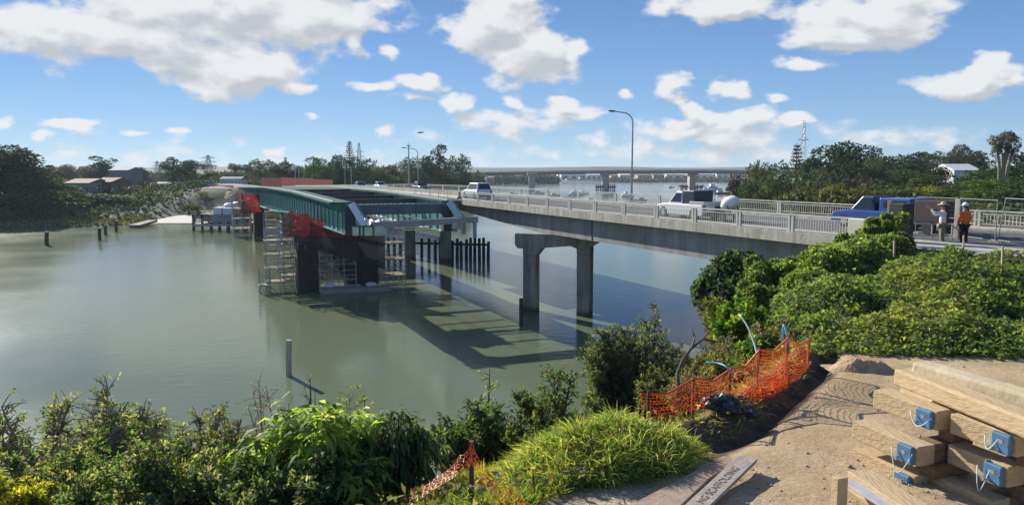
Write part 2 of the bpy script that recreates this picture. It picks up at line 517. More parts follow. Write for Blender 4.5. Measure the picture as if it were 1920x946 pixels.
# ================================================================== SETTING
def water_mat():
    m = bpy.data.materials.new('estuary_water'); m.use_nodes = True
    nt = m.node_tree; p = nt.nodes['Principled BSDF']
    tcn = nt.nodes.new('ShaderNodeTexCoord')
    n = nt.nodes.new('ShaderNodeTexNoise'); n.inputs['Scale'].default_value = .02; n.inputs['Detail'].default_value = 4
    mp = nt.nodes.new('ShaderNodeMapping'); mp.inputs['Rotation'].default_value = (0, 0, .5); mp.inputs['Scale'].default_value = (1, .5, 1)
    nt.links.new(tcn.outputs['Object'], mp.inputs[0]); nt.links.new(mp.outputs[0], n.inputs['Vector'])
    r = nt.nodes.new('ShaderNodeValToRGB'); nt.links.new(n.outputs[0], r.inputs[0])
    r.color_ramp.elements[0].position = .3; r.color_ramp.elements[1].position = .7
    r.color_ramp.elements[0].color = (.120, .150, .092, 1); r.color_ramp.elements[1].color = (.150, .178, .105, 1)
    nt.links.new(r.outputs[0], p.inputs['Base Color'])
    p.inputs['IOR'].default_value = 1.33
    p.inputs['Specular IOR Level'].default_value = .22
    # patches of ruffled and calm water
    n3 = nt.nodes.new('ShaderNodeTexNoise'); n3.inputs['Scale'].default_value = .035; n3.inputs['Detail'].default_value = 3
    nt.links.new(tcn.outputs['Object'], n3.inputs['Vector'])
    rr = nt.nodes.new('ShaderNodeMapRange'); rr.inputs['From Min'].default_value = .35; rr.inputs['From Max'].default_value = .65
    rr.inputs['To Min'].default_value = .10; rr.inputs['To Max'].default_value = .17
    nt.links.new(n3.outputs[0], rr.inputs['Value']); nt.links.new(rr.outputs[0], p.inputs['Roughness'])
    n1 = nt.nodes.new('ShaderNodeTexNoise'); n1.inputs['Scale'].default_value = 1.3; n1.inputs['Detail'].default_value = 4
    mp2 = nt.nodes.new('ShaderNodeMapping'); mp2.inputs['Rotation'].default_value = (0, 0, -.5); mp2.inputs['Scale'].default_value = (.6, 1.3, 1)
    nt.links.new(tcn.outputs['Object'], mp2.inputs[0]); nt.links.new(mp2.outputs[0], n1.inputs['Vector'])
    st = nt.nodes.new('ShaderNodeMapRange'); st.inputs['From Min'].default_value = .4; st.inputs['From Max'].default_value = .62
    st.inputs['To Min'].default_value = .05; st.inputs['To Max'].default_value = .22
    nt.links.new(n3.outputs[0], st.inputs['Value'])
    b = nt.nodes.new('ShaderNodeBump'); b.inputs['Distance'].default_value = .12
    nt.links.new(st.outputs[0], b.inputs['Strength'])
    nt.links.new(n1.outputs[0], b.inputs['Height']); nt.links.new(b.outputs[0], p.inputs['Normal'])
    return m


mb = MB()
mb.add([(-3000, -60, 0), (3000, -60, 0), (3000, 6000, 0), (-3000, 6000, 0)], [(0, 1, 2, 3)])
water = mb.build('water', water_mat()); tag(water, kind='structure')


def fbm(x, y, z=0, seed=0, oct=4):
    """cheap vectorised value-like noise from rotated sines"""
    r = np.random.RandomState(seed)
    s = np.zeros_like(np.asarray(x, dtype=float)); a = 1.0; f = 1.0; tot = 0
    for _ in range(oct):
        for _ in range(3):
            d = r.normal(size=3); d /= np.linalg.norm(d); ph = r.uniform(0, 6.28)
            s = s + a * np.sin((x * d[0] + y * d[1] + z * d[2]) * f * 2 + ph + 1.3 * np.sin((x * d[1] - y * d[0]) * f * 1.1 + ph * 2)) / 3
        tot += a; a *= .55; f *= 2.03
    return s / tot


def poly_dist(X, Y, P):
    """signed distance to an open polyline; positive on its right side (towards the land)"""
    best = np.full(X.shape, 1e18); sg = np.ones(X.shape)
    for (x0, y0), (x1, y1) in zip(P[:-1], P[1:]):
        dx, dy = x1 - x0, y1 - y0
        t = np.clip(((X - x0) * dx + (Y - y0) * dy) / (dx * dx + dy * dy), 0, 1)
        d = (X - x0 - t * dx) ** 2 + (Y - y0 - t * dy) ** 2
        c = dx * (Y - y0) - dy * (X - x0)
        m = d < best
        best = np.where(m, d, best); sg = np.where(m, np.where(c < 0, 1, -1), sg)
    return np.sqrt(best) * sg


PAD = 8.4
SHORE = [(-90, 10), (-30, 18), (-12, 21), (-2, 24), (4, 29), (8, 35), (12, 44), (19, 58), (30, 80), (46, 112), (66, 160), (95, 230), (150, 330), (230, 420), (330, 520)]
CREST = [(-90, -3), (-20, 2.0), (-9, 4.6), (-4, 6.2), (-1.2, 7.3), (.9, 8.4), (2.3, 9.4), (3.3, 10.5), (4.3, 11.9), (5.4, 13.4), (6.4, 15.2), (7.7, 18), (9.5, 23), (12.5, 31), (16.5, 40), (24, 52), (38, 76), (60, 110), (84, 160), (120, 230), (180, 330), (260, 410), (360, 500)]


def near_h(X, Y):
    X = np.asarray(X, float); Y = np.asarray(Y, float)
    s = poly_dist(X, Y, SHORE); c = poly_dist(X, Y, CREST)
    t = np.clip(s / np.maximum(s - np.minimum(c, 0), 1e-3), 0, 1)
    h = np.where(c > 0, PAD, PAD * t ** .8)
    h = np.where(s < 0, np.maximum(s * .25, -3), h)
    n = fbm(X * .35, Y * .35, seed=3)
    h = h + n * .35 * np.clip(-c / 2, 0, 1) * np.clip(s / 3, 0, 1)
    # hillside on the right, beyond the road
    hill = np.clip((poly_dist(X, Y, [(20, 10), (34, 40), (52, 80), (90, 140), (150, 250), (300, 400)])) / 70, 0, 1)
    h = h + 13 * hill ** 1.2 * np.where(s > 0, 1, 0)
    # spoil bund where the pad meets the slope
    wy = np.clip((Y - 9.2) / .8, 0, 1) * np.clip((15.2 - Y) / .8, 0, 1)
    h = h + .30 * np.exp(-((c + .30) / np.where(c > -.30, .20, .60)) ** 2) * wy * (1 + .3 * fbm(X * 2, Y * 2, seed=14))
    h = h - .17 * np.exp(-((c - .22) / .20) ** 2) * wy
    # made ground carrying the approach road
    d = np.abs(poly_dist(X, Y, [(38, -4), (18.2, 37.5)]) - 5.2)
    rd = np.clip(1.9 - d / 4.2, 0, 1)
    h = np.where((Y < 39) & (c > 0), h + (8.86 - h) * rd, h)
    return h


def grid_mesh(name, x0, x1, y0, y1, dx, dy, hf, mat_, keep=None):
    xs = np.arange(x0, x1 + dx * .5, dx); ys = np.arange(y0, y1 + dy * .5, dy)
    X, Y = np.meshgrid(xs, ys)
    Z = hf(X, Y)
    nx, ny = len(xs), len(ys)
    co = np.stack([X, Y, Z], -1).reshape(-1, 3)
    i = np.arange(nx - 1); j = np.arange(ny - 1)
    I, J = np.meshgrid(i, j)
    a = (J * nx + I).ravel()
    q = np.stack([a, a + 1, a + 1 + nx, a + nx], -1)
    if keep is not None:
        cx = (X[:-1, :-1] + dx / 2).ravel(); cy = (Y[:-1, :-1] + dy / 2).ravel(); cz = Z[:-1, :-1].ravel()
        q = q[keep(cx, cy, cz)]
    me = np_mesh(name, co, q)
    me.materials.append(mat_)
    me.polygons.foreach_set('use_smooth', np.ones(len(q), bool))
    o = bpy.data.objects.new(name, me); COL.objects.link(o)
    return o


def np_mesh(name, co, quads):
    me = bpy.data.meshes.new(name)
    k = quads.shape[1]
    me.vertices.add(len(co)); me.vertices.foreach_set('co', co.astype(np.float32).ravel())
    me.loops.add(quads.size); me.loops.foreach_set('vertex_index', quads.astype(np.int32).ravel())
    me.polygons.add(len(quads)); me.polygons.foreach_set('loop_start', np.arange(0, quads.size, k, dtype=np.int32))
    me.polygons.foreach_set('loop_total', np.full(len(quads), k, dtype=np.int32))
    me.update(calc_edges=True)
    return me


def ground_mat():
    """earth and leaf litter on the slope, bare sandy dirt with stones on the pad (mask is an attribute of the place)"""
    m = bpy.data.materials.new('bank_ground'); m.use_nodes = True
    nt = m.node_tree; p = nt.nodes['Principled BSDF']; p.inputs['Roughness'].default_value = .95
    p.inputs['Specular IOR Level'].default_value = .15
    at = nt.nodes.new('ShaderNodeAttribute'); at.attribute_name = 'pad'
    tcn = nt.nodes.new('ShaderNodeTexCoord')

    def noise(s, d=6, r=.6):
        n = nt.nodes.new('ShaderNodeTexNoise'); n.inputs['Scale'].default_value = s; n.inputs['Detail'].default_value = d; n.inputs['Roughness'].default_value = r
        nt.links.new(tcn.outputs['Object'], n.inputs['Vector']); return n

    def ramp(n, c0, c1, p0=.35, p1=.65):
        r = nt.nodes.new('ShaderNodeValToRGB'); nt.links.new(n.outputs[0], r.inputs[0])
        r.color_ramp.elements[0].position = p0; r.color_ramp.elements[1].position = p1
        r.color_ramp.elements[0].color = (*c0, 1); r.color_ramp.elements[1].color = (*c1, 1); return r

    def mixc(f, a, b, kind='MIX'):
        x = nt.nodes.new('ShaderNodeMix'); x.data_type = 'RGBA'; x.blend_type = kind
        if isinstance(f, (int, float)): x.inputs['Factor'].default_value = f
        else: nt.links.new(f, x.inputs['Factor'])
        nt.links.new(a, x.inputs['A']); nt.links.new(b, x.inputs['B']); return x.outputs['Result']
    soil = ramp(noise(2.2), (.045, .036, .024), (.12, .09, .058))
    sand = ramp(noise(.9, 8), (.40, .29, .17), (.54, .405, .25))
    grit = ramp(noise(34, 3), (.72, .70, .66), (1.12, 1.1, 1.06), .3, .7)
    s2 = mixc(1.0, sand.outputs[0], grit.outputs[0], 'MULTIPLY')
    # crushed stone lying over part of the pad
    v = nt.nodes.new('ShaderNodeTexVoronoi'); v.inputs['Scale'].default_value = 26; nt.links.new(tcn.outputs['Object'], v.inputs['Vector'])
    hs = nt.nodes.new('ShaderNodeSeparateColor'); nt.links.new(v.outputs['Color'], hs.inputs[0])
    st = nt.nodes.new('ShaderNodeValToRGB'); nt.links.new(hs.outputs[0], st.inputs[0])
    st.color_ramp.elements[0].color = (.36, .26, .165, 1); st.color_ramp.elements[1].color = (.58, .46, .33, 1)
    at2 = nt.nodes.new('ShaderNodeAttribute'); at2.attribute_name = 'gravel'
    s3 = mixc(at2.outputs['Fac'], s2, st.outputs[0])
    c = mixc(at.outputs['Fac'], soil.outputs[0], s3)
    nt.links.new(c, p.inputs['Base Color'])
    # relief: fine earth plus stones
    mul = nt.nodes.new('ShaderNodeMath'); mul.operation = 'MULTIPLY'; nt.links.new(v.outputs['Distance'], mul.inputs[0]); nt.links.new(at2.outputs['Fac'], mul.inputs[1])
    ad = nt.nodes.new('ShaderNodeMath'); ad.operation = 'MULTIPLY_ADD'; nt.links.new(mul.outputs[0], ad.inputs[0]); ad.inputs[1].default_value = -.35
    nn = noise(9, 8, .7); nt.links.new(nn.outputs[0], ad.inputs[2])
    b = nt.nodes.new('ShaderNodeBump'); b.inputs['Strength'].default_value = .7; b.inputs['Distance'].default_value = .03
    nt.links.new(ad.outputs[0], b.inputs['Height']); nt.links.new(b.outputs[0], p.inputs['Normal'])
    return m


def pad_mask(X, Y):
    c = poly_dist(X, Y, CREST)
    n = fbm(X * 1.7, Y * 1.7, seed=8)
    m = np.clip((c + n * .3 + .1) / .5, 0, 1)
    tr = np.clip((c - .42 + n * .14) / .12, 0, 1)  # dark soil colour along the trench, painted in to deepen the bund's shade
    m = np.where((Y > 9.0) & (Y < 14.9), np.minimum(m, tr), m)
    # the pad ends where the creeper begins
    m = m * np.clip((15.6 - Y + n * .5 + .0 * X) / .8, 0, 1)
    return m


GM = ground_mat()
near = grid_mesh('near_bank', -60, 40, -6, 66, .2 * 2.5, .5, near_h, GM, keep=lambda x, y, z: ((z > -2.5) & ~((x > -3) & (x < 13) & (y > 3) & (y < 17))))
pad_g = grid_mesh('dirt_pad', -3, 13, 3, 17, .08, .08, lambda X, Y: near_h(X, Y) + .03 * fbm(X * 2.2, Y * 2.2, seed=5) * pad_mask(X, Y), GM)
for o in (near, pad_g):
    tag(o, kind='structure')
    me = o.data; n = len(me.vertices); co = np.empty(n * 3); me.vertices.foreach_get('co', co); co = co.reshape(-1, 3)
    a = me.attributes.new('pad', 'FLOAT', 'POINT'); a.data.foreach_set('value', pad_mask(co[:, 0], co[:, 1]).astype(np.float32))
    gr = np.clip(.2 + 1.2 * fbm(co[:, 0] * .9, co[:, 1] * .9, seed=21) + .35 * (9.6 - co[:, 1]), 0, .8)
    a = me.attributes.new('gravel', 'FLOAT', 'POINT'); a.data.foreach_set('value', gr.astype(np.float32))

scrub = mat('scrub_ground', (.10, .115, .05), .95, col2=(.05, .06, .028), scale=.12, bump=.4, bscale=1.5)
right_land = grid_mesh('right_hillside', 8, 420, 60, 620, 5, 5, lambda X, Y: near_h(X, Y) - .05, scrub, keep=lambda x, y, z: z > -2.8)
tag(right_land, kind='structure')
# land right of the near sheet
rl2 = grid_mesh('hill_foot', 38, 200, -6, 66, 3, 3, lambda X, Y: near_h(X, Y) - .06, scrub)
tag(rl2, kind='structure')

# far bank, left
FSH = [(-420, 118), (-160, 150), (-118, 158), (-97, 167), (-87, 176), (-83, 180), (-74, 182), (-62, 190), (-48, 215), (-36, 250), (-22, 285), (-12, 310), (-16, 380), (-60, 480), (-150, 620), (-260, 800)]


def far_h(X, Y):
    X = np.asarray(X, float); Y = np.asarray(Y, float)
    s = -poly_dist(X, Y, FSH)
    h = np.where(s < 0, np.maximum(s * .15, -2), 0)
    marsh = np.clip(s / 3, 0, 1) * .6
    rise = 5.2 * np.clip((s - 9) / 34, 0, 1) ** .8
    emb = 2.6 * np.exp(-((X + 78 + (Y - 215) * .45) / 16) ** 2) * np.clip((s - 4) / 14, 0, 1) * np.clip((Y - 185) / 20, 0, 1)
    notch = np.exp(-((X + 79.5) / 10) ** 4) * np.clip((34 - s) / 8, 0, 1)
    rise = rise * (1 - .9 * notch); marsh = marsh * (1 - notch)
    h = h + np.where(s > 0, marsh + rise + emb + .25 * fbm(X * .12, Y * .12, seed=4) * np.clip(s / 6, 0, 1), 0)
    return h


far_ground = mat('far_bank_ground', (.085, .10, .05), .95, col2=(.04, .055, .025), scale=.09, bump=.3, bscale=1)
fb = grid_mesh('far_bank', -560, -4, 110, 900, 4, 4, far_h, far_ground, keep=lambda x, y, z: z > -1.6)
tag(fb, kind='structure')


def sheet(name, pts, hf, lift, m, sub=14):
    """a sheet laid over the ground inside a quadrilateral"""
    P = [np.array(p, float) for p in pts]
    u = np.linspace(0, 1, sub + 1)
    U, V = np.meshgrid(u, u)
    X = (1 - U) * (1 - V) * P[0][0] + U * (1 - V) * P[1][0] + U * V * P[2][0] + (1 - U) * V * P[3][0]
    Y = (1 - U) * (1 - V) * P[0][1] + U * (1 - V) * P[1][1] + U * V * P[2][1] + (1 - U) * V * P[3][1]
    Z = hf(X, Y) + lift
    co = np.stack([X, Y, Z], -1).reshape(-1, 3)
    n = sub + 1
    i, j = np.meshgrid(np.arange(sub), np.arange(sub))
    a = (j * n + i).ravel()
    me = np_mesh(name, co, np.stack([a, a + 1, a + 1 + n, a + n], -1))
    me.materials.append(m)
    me.polygons.foreach_set('use_smooth', np.ones(len(a), bool))
    o = bpy.data.objects.new(name, me); COL.objects.link(o)
    return o


# distant shores and hills: land rising behind the estuary
def ridge(name, D, x0, x1, z0, z1, depth, m, seed=1, step=30):
    def hf(X, Y):
        t = np.clip((Y - D) / depth, 0, 1)
        return z0 + (z1 - z0) * np.sin(np.clip(t * 1.3, 0, 1) * math.pi / 2) * (1 + .25 * fbm(X * .004, Y * .001, seed=seed)) - np.where(t <= 0, 3, 0)
    o = grid_mesh(name, x0, x1, D - step, D + depth, step, depth / 10, hf, m)
    return tag(o, kind='structure')


hill_m = mat('hill_cover', (.035, .052, .034), .95, col2=(.02, .032, .022), scale=.012, bump=.5, bscale=.08, detail=10)
hill_p = mat('grass_shore', (.16, .18, .08), .95, col2=(.08, .10, .05), scale=.01, bump=.3, bscale=.1)
ridge('far_shore', 1010, -420, 1500, .6, 5, 260, hill_p, 2)
ridge('far_hills', 1500, -1700, 2400, 2, 27, 700, hill_m, 3)
ridge('horizon_hills', 2600, -2900, 2900, 5, 38, 900, hill_m, 6, 60)

# ================================================================== OLD BRIDGE
pA = at_z(1571, 406, 9.96); pB = at_z(951, 366, 9.96)
U2 = (Vector((pB.x - pA.x, pB.y - pA.y))).normalized()       # along the bridge, away from us
N2 = Vector((U2.y, -U2.x))                                    # to the right, across the deck
WID = 12.6
S0 = Vector((pA.x, pA.y))


def ob(s, w, z):      # along, across, height
    q = S0 + U2 * s + N2 * w
    return Vector((q.x, q.y, z))


def zdeck(s):         # kerb top level along the bridge (gentle crest)
    d = s
    return 9.05 + .22 * math.exp(-((d - 75) / 40) ** 2) - max(0, (d - 110)) * .014


def zroad(s):
    return zdeck(s) - .12


S_END = 172.0
S_NEAR = -3.0
bridge = thing('road_bridge', 'old concrete road bridge with haunched girders crossing the estuary on column piers', 'bridge', (S0.x, S0.y, 0))
st = [S_NEAR + i * (S_END - S_NEAR) / 70 for i in range(71)]


def strip(mbx, w0, w1, zt, zb):
    rings = []
    for s in st:
        rings.append([ob(s, w0, zb(s)), ob(s, w1, zb(s)), ob(s, w1, zt(s)), ob(s, w0, zt(s))])
    mbx.loft(rings)


mb = MB(); strip(mb, .35, WID - .35, lambda s: zroad(s) - .004, lambda s: zdeck(s) - .5); mb.build('deck', M['concrete'], bridge)
mb = MB(); strip(mb, 1.75, WID - 1.75, zroad, lambda s: zroad(s) - .06); mb.build('road_surface', M['asphalt'], bridge)
mb = MB(); strip(mb, .28, 1.7, lambda s: zroad(s) + .11, lambda s: zroad(s) - .05); mb.build('footpath', M['concrete_pale'], bridge)
mb = MB(); strip(mb, WID - 1.7, WID - .28, lambda s: zroad(s) + .11, lambda s: zroad(s) - .05); mb.build('footpath', M['concrete_pale'], bridge)
mb = MB(); strip(mb, -.12, .3, zdeck, lambda s: zdeck(s) - .56); mb.build('edge_beam', M['concrete_pale'], bridge)
mb = MB(); strip(mb, WID - .3, WID + .12, zdeck, lambda s: zdeck(s) - .56); mb.build('edge_beam', M['concrete_pale'], bridge)
# painted line
for k in range(24):
    s = 2 + k * 7
    mb = MB()
    mb.hexa([ob(s, 6.2, zroad(s) - .01), ob(s, 6.32, zroad(s) - .01), ob(s + 3, 6.32, zroad(s + 3) - .01), ob(s + 3, 6.2, zroad(s + 3) - .01),
             ob(s, 6.2, zroad(s) + .006), ob(s, 6.32, zroad(s) + .006), ob(s + 3, 6.32, zroad(s + 3) + .006), ob(s + 3, 6.2, zroad(s + 3) + .006)])
    mb.build('lane_line', M['white_paint'], bridge)

PIERS = [at_z(1000, 583, 0), at_z(771, 480, 0)]


def s_of(p):
    return (Vector((p.x, p.y)) - S0).dot(U2)


sp1 = s_of(at_z(1045, 586, 0)); sp2 = s_of(at_z(803, 484, 0)); sp3 = sp2 + (sp2 - sp1)
PS = [sp1, sp2, sp3]


def zsoff(s):         # girder soffit: haunched over every pier on the river side, straight to the abutment
    if s < sp1 + 1:
        return 6.86
    d = min(abs(s - p) for p in PS)
    span = 22.0
    t = min(1, d / span)
    return 6.8 + 1.15 * (t ** 1.15)


for w in (.55, 4.2, 8.0, 11.6):
    mb = MB(); strip(mb, w, w + .45, lambda s: zdeck(s) - .5, zsoff)
    mb.build('girder', M['concrete_girder'], bridge)
mb = MB()
sj = s_of(at_z(1062, 425, 8.0))
for s in (sj,):
    mb.bar(ob(s, .53, 6.9), ob(s, .53, zdeck(s) - .55), .10, .04, up=(N2.x, N2.y, 0))
mb.build('expansion_joint', M['dark_steel'], bridge)


def pier(p1, p2, ztop, wtop, name='pier'):
    p1 = Vector(p1); p2 = Vector(p2); d = (p2 - p1).normalized()
    root = bpy.data.objects.new(name, None); COL.objects.link(root); root.parent = bridge
    ORG[root.name] = ORG[bridge.name]
    n = Vector((-d.y, d.x, 0))
    mbc = MB()
    prof = [(-.95, ztop - 1.15), (-.85, ztop - 1.3), (.7, ztop - 1.3)]
    Lw = (p2 - p1).length
    poly = [(-1.35, ztop), (-1.35, ztop - .95), (-1.1, ztop - 1.3), (-.6, ztop - 1.3), (-.6, ztop - 1.9), (.6, ztop - 1.9), (1.15, ztop - 1.2),
            (Lw - 1.15, ztop - .95), (Lw - .6, ztop - 1.15), (Lw - .6, ztop - 1.6), (Lw + .6, ztop - 1.6), (Lw + .6, ztop - .95), (Lw + 1.3, ztop - .55), (Lw + 1.3, ztop)]
    mbc.prism(poly, n * 1.15, org=p1 - n * .575, ax=d, ay=(0, 0, 1))
    mbc.build('pier_cap', M['concrete'], root, bevel=.05)
    for p, zt in ((p1, ztop - 1.9), (p2, ztop - 1.6)):
        m2 = MB()
        ang = math.atan2(d.y, d.x)
        m2.box((p.x, p.y, (zt - 3) / 2), (1.2, 1.1, zt + 3), ang)
        m2.build('column', M['concrete'], root, bevel=.08)
    return root


pier(at_z(996, 583, 0), at_z(1096, 590, 0), 6.85, 0)
pier(at_z(769, 484, 0), at_z(836, 488, 0), 6.85, 0)
q1 = Vector((ob(sp3, .6, 0))); q2 = Vector(ob(sp3 - 1.5, 6.0, 0))
pier(q1, q2, 6.85, 0)
# abutment walls
mb = MB()
mb.prism([(-.6, -2), (WID + .6, -2), (WID + .6, 8.5), (-.6, 8.5)], Vector((U2.x, U2.y, 0)) * 1.5, org=ob(S_NEAR - 1.2, 0, 0), ax=(N2.x, N2.y, 0), ay=(0, 0, 1))
mb.build('abutment', M['concrete'], bridge)
mb = MB()
mb.prism([(-.6, -1), (WID + .6, -1), (WID + .6, 7.8), (-.6, 7.8)], Vector((U2.x, U2.y, 0)) * 2, org=ob(S_END - .5, 0, 0), ax=(N2.x, N2.y, 0), ay=(0, 0, 1))
mb.build('abutment', M['concrete'], bridge)

# ---- railings: their own things, on the near and far kerbs
def d_to_s(D):   # post positions were read at D along the near kerb
    return (D - S0.y) / U2.y


def railing(label, w, s0, s1, pitch, gapw=.24, bal=.16, group=None):
    r = thing('bridge_railing', label, 'railing', tuple(ob(s0, w, zdeck(s0))), group=group)
    n = int(round((s1 - s0) / pitch)); pitch = (s1 - s0) / n
    U = Vector((U2.x, U2.y, 0))
    mt = MB(); mm = MB()
    for k in range(n):
        a = s0 + k * pitch; b = a + pitch
        for (za, h, ww) in ((.86, .075, .13),):
            mt.bar(ob(a, w, zdeck(a) + za), ob(b, w, zdeck(b) + za), ww, h)
        mm.bar(ob(a + .15, w, zdeck(a) + .70), ob(b - .15, w, zdeck(b) + .70), .05, .05)
        mm.bar(ob(a + .15, w, zdeck(a) + .13), ob(b - .15, w, zdeck(b) + .13), .05, .05)
        nb = int((pitch - .5) / bal)
        for i in range(nb):
            t = a + .25 + (pitch - .5) * (i + .5) / nb
            mm.bar(ob(t, w, zdeck(t) + .13), ob(t, w, zdeck(t) + .70), .028, .028)
        if k < 100:
            for e in (-gapw / 2, gapw / 2):
                mp_ = MB(); mp_.box(ob(a + e, w, zdeck(a) + .40), (.14, .11, .84), math.atan2(U2.y, U2.x))
                mp_.build('post', M['rail'], r)
    mt.build('top_rail', M['rail'], r); mm.build('baluster_panel', M['rail'], r)
    return r


s_first = d_to_s(34.6)
railing('concrete and steel railing with paired posts along the near edge of the old bridge', .05, s_first, d_to_s(80.5), 3.88)
railing('thin steel railing along the far edge of the old bridge beside the lamp posts', WID - .05, -6, 160, 7.4, bal=.2)
# precast barriers where the near railing has been taken away, one object each
bar0 = None
s = d_to_s(82.0)
kk = 0
labels_b = 'precast concrete barrier in the pale row closing the old bridge edge'
while s < 165:
    Lb = 5.8
    a = ob(s, .1, zdeck(s)); b = ob(s + Lb, .1, zdeck(s + Lb))
    mb = MB()
    n_ = Vector((N2.x, N2.y, 0))
    poly = [(-.3, 0), (.3, 0), (.26, .18), (.12, .35), (.1, .82), (-.1, .82), (-.12, .35), (-.26, .18)]
    mb.prism(poly, b - a - (b - a).normalized() * .06, org=a + Vector((0, 0, .004)), ax=(N2.x, N2.y, 0), ay=(0, 0, 1))
    o = mb.build('concrete_barrier', M['concrete_pale']); recentre(o)
    tag(o, labels_b, 'barrier', 'concrete barriers on the old bridge edge')
    s += Lb + .02; kk += 1

# cantilevered inspection platform end (dark) just past the railing
pl = thing('access_platform', 'dark steel access platform hung outside the old bridge where the railing ends', 'platform', tuple(ob(d_to_s(83), -.8, 8.3)))
mb = MB()
sA = d_to_s(81); sB = d_to_s(92)
mb.hexa([ob(sA, -1.7, 8.35), ob(sA, -.14, 8.35), ob(sB, -.14, 8.35), ob(sB, -1.7, 8.35), ob(sA, -1.7, 8.95), ob(sA, -.14, 8.95), ob(sB, -.14, 8.95), ob(sB, -1.7, 8.95)])
mb.build('platform_box', M['dark_steel'], pl)
mb = MB()
for k in range(5):
    t = sA + (sB - sA) * k / 4
    mb.bar(ob(t, -1.66, 8.95), ob(t, -1.66, 10.0), .05, .05)
mb.bar(ob(sA, -1.66, 10.0), ob(sB, -1.66, 10.0), .05, .05); mb.bar(ob(sA, -1.66, 9.5), ob(sB, -1.66, 9.5), .04, .04)
mb.build('handrail', M['galv'], pl)

# approach road on our side, running off to the right
mb = MB()
rings = []
for k in range(13):
    s = S_NEAR - k * 4.0
    rings.append((s,))
def near_strip(name, w0, w1, lift, m, thick=.3):
    mbx = MB(); R = []
    for (s,) in rings:
        z = zroad(S_NEAR) + lift
        R.append([ob(s, w0, z - thick), ob(s, w1, z - thick), ob(s, w1, z), ob(s, w0, z)])
    mbx.loft(R); o = mbx.build(name, m); recentre(o); tag(o, kind='structure'); return o


near_strip('approach_road', 1.7, WID - 1.7, 0, M['asphalt'])
near_strip('footpath', -2.2, 1.7, .11, M['concrete_pale'])
near_strip('kerb_verge', WID - 1.7, WID + 1.5, .10, M['concrete_pale'])

# ================================================================== NEW BRIDGE UNDER CONSTRUCTION
LU = Vector((-.394, .919)).normalized(); LN = Vector((LU.y, -LU.x))
gL = at_z(653, 381, 9.55); gR = at_z(834, 378, 9.55)
NB0 = Vector((gL.x, gL.y))
GW = (Vector((gR.x, gR.y)) - NB0).dot(LN)       # girder spacing


def nb(s, w, z):
    q = NB0 + LU * s + LN * w
    return Vector((q.x, q.y, z))


def zt(s):      # top of steel
    a = [(0, 9.5), (26, 9.80), (60, 9.72), (95, 9.2), (130, 8.6)]
    for (s0, z0), (s1, z1) in zip(a[:-1], a[1:]):
        if s <= s1:
            t = (s - s0) / (s1 - s0); return z0 + (z1 - z0) * t
    return 8.6


def zb(s):      # bottom of steel
    a = [(0, 6.95), (14, 6.85), (28, 7.0), (40, 6.9), (56, 6.3), (62, 6.2), (84, 5.9), (96, 6.4), (130, 6.4)]
    for (s0, z0), (s1, z1) in zip(a[:-1], a[1:]):
        if s <= s1:
            t = (s - s0) / (s1 - s0); return z0 + (z1 - z0) * t
    return 6.4


NL = 128.0
new = thing('steel_bridge', 'unfinished green steel girder bridge launched out over the water beside the old bridge', 'bridge', (NB0.x, NB0.y, 0))
stn = [NL * i / 64 for i in range(65)]


def nstrip(mbx, w0, w1, ztf, zbf, s0=0, s1=NL):
    R = []
    for s in stn:
        if s < s0 - 1e-6 or s > s1 + 1e-6: continue
        R.append([nb(s, w0, zbf(s)), nb(s, w1, zbf(s)), nb(s, w1, ztf(s)), nb(s, w0, ztf(s))])
    mbx.loft(R)


OVR = 1.55
for w, nm in ((0, 'left'), (GW, 'right')):
    mb = MB(); nstrip(mb, w - .02, w + .02, lambda s: zt(s) - .05, lambda s: zb(s) + .06); web = mb.build('girder_web', M['teal'], new)
    mb = MB(); nstrip(mb, w - .38, w + .38, lambda s: zb(s) + .06, lambda s: zb(s)); mb.build('bottom_flange', M['teal_light'], new)
    mb = MB(); nstrip(mb, w - .3, w + .3, lambda s: zt(s), lambda s: zt(s) - .05); mb.build('top_flange', M['teal'], new)
    mb = MB()
    for k in range(0, 56):
        s = .05 + k * 2.3
        if s > NL: break
        for sd in (-1, 1):
            mb.bar(nb(s, w + sd * .07, zb(s) + .06), nb(s, w + sd * .07, zt(s) - .05), .03, .09, up=(LN.x, LN.y, 0))
    mb.build('web_stiffener', M['teal_light'] if nm == 'right' else M['teal'], new)
# the deck forms and their overhangs
DF = mat('deck_form', (.03, .085, .09), .95, var=.35, scale=.4, spec=.1)
for (a0, a1) in ((-OVR, .35), (GW - .35, GW + OVR)):
    mb = MB(); nstrip(mb, a0, a1, lambda s: zt(s) + .14, lambda s: zt(s) + .02); mb.build('deck_form', DF, new)
mb = MB(); nstrip(mb, .352, GW - .352, lambda s: zt(s) + .12, lambda s: zt(s) + .03, s0=40); mb.build('deck_form', DF, new)
for k in range(43):
    s = .6 + k * 3
    if s > NL: break
    for w, sd in ((0, -1), (GW, 1)):
        mb = MB(); mb.prism([(0, 0), (OVR * sd, 0), (OVR * sd, -.12), (0, -.95)], Vector((LU.x, LU.y, 0)) * .06, org=nb(s, w + sd * .05, zt(s)), ax=(LN.x, LN.y, 0), ay=(0, 0, 1))
        mb.build('overhang_bracket', M['teal'], new)
for k in range(20):
    s = 9 + k * 9
    if s > NL: break
    mb = MB(); mb.bar(nb(s, .1, zt(s) - .25), nb(s, GW - .1, zt(s) - .25), .2, .42)
    mb.build('cross_beam', M['dark_steel'], new)
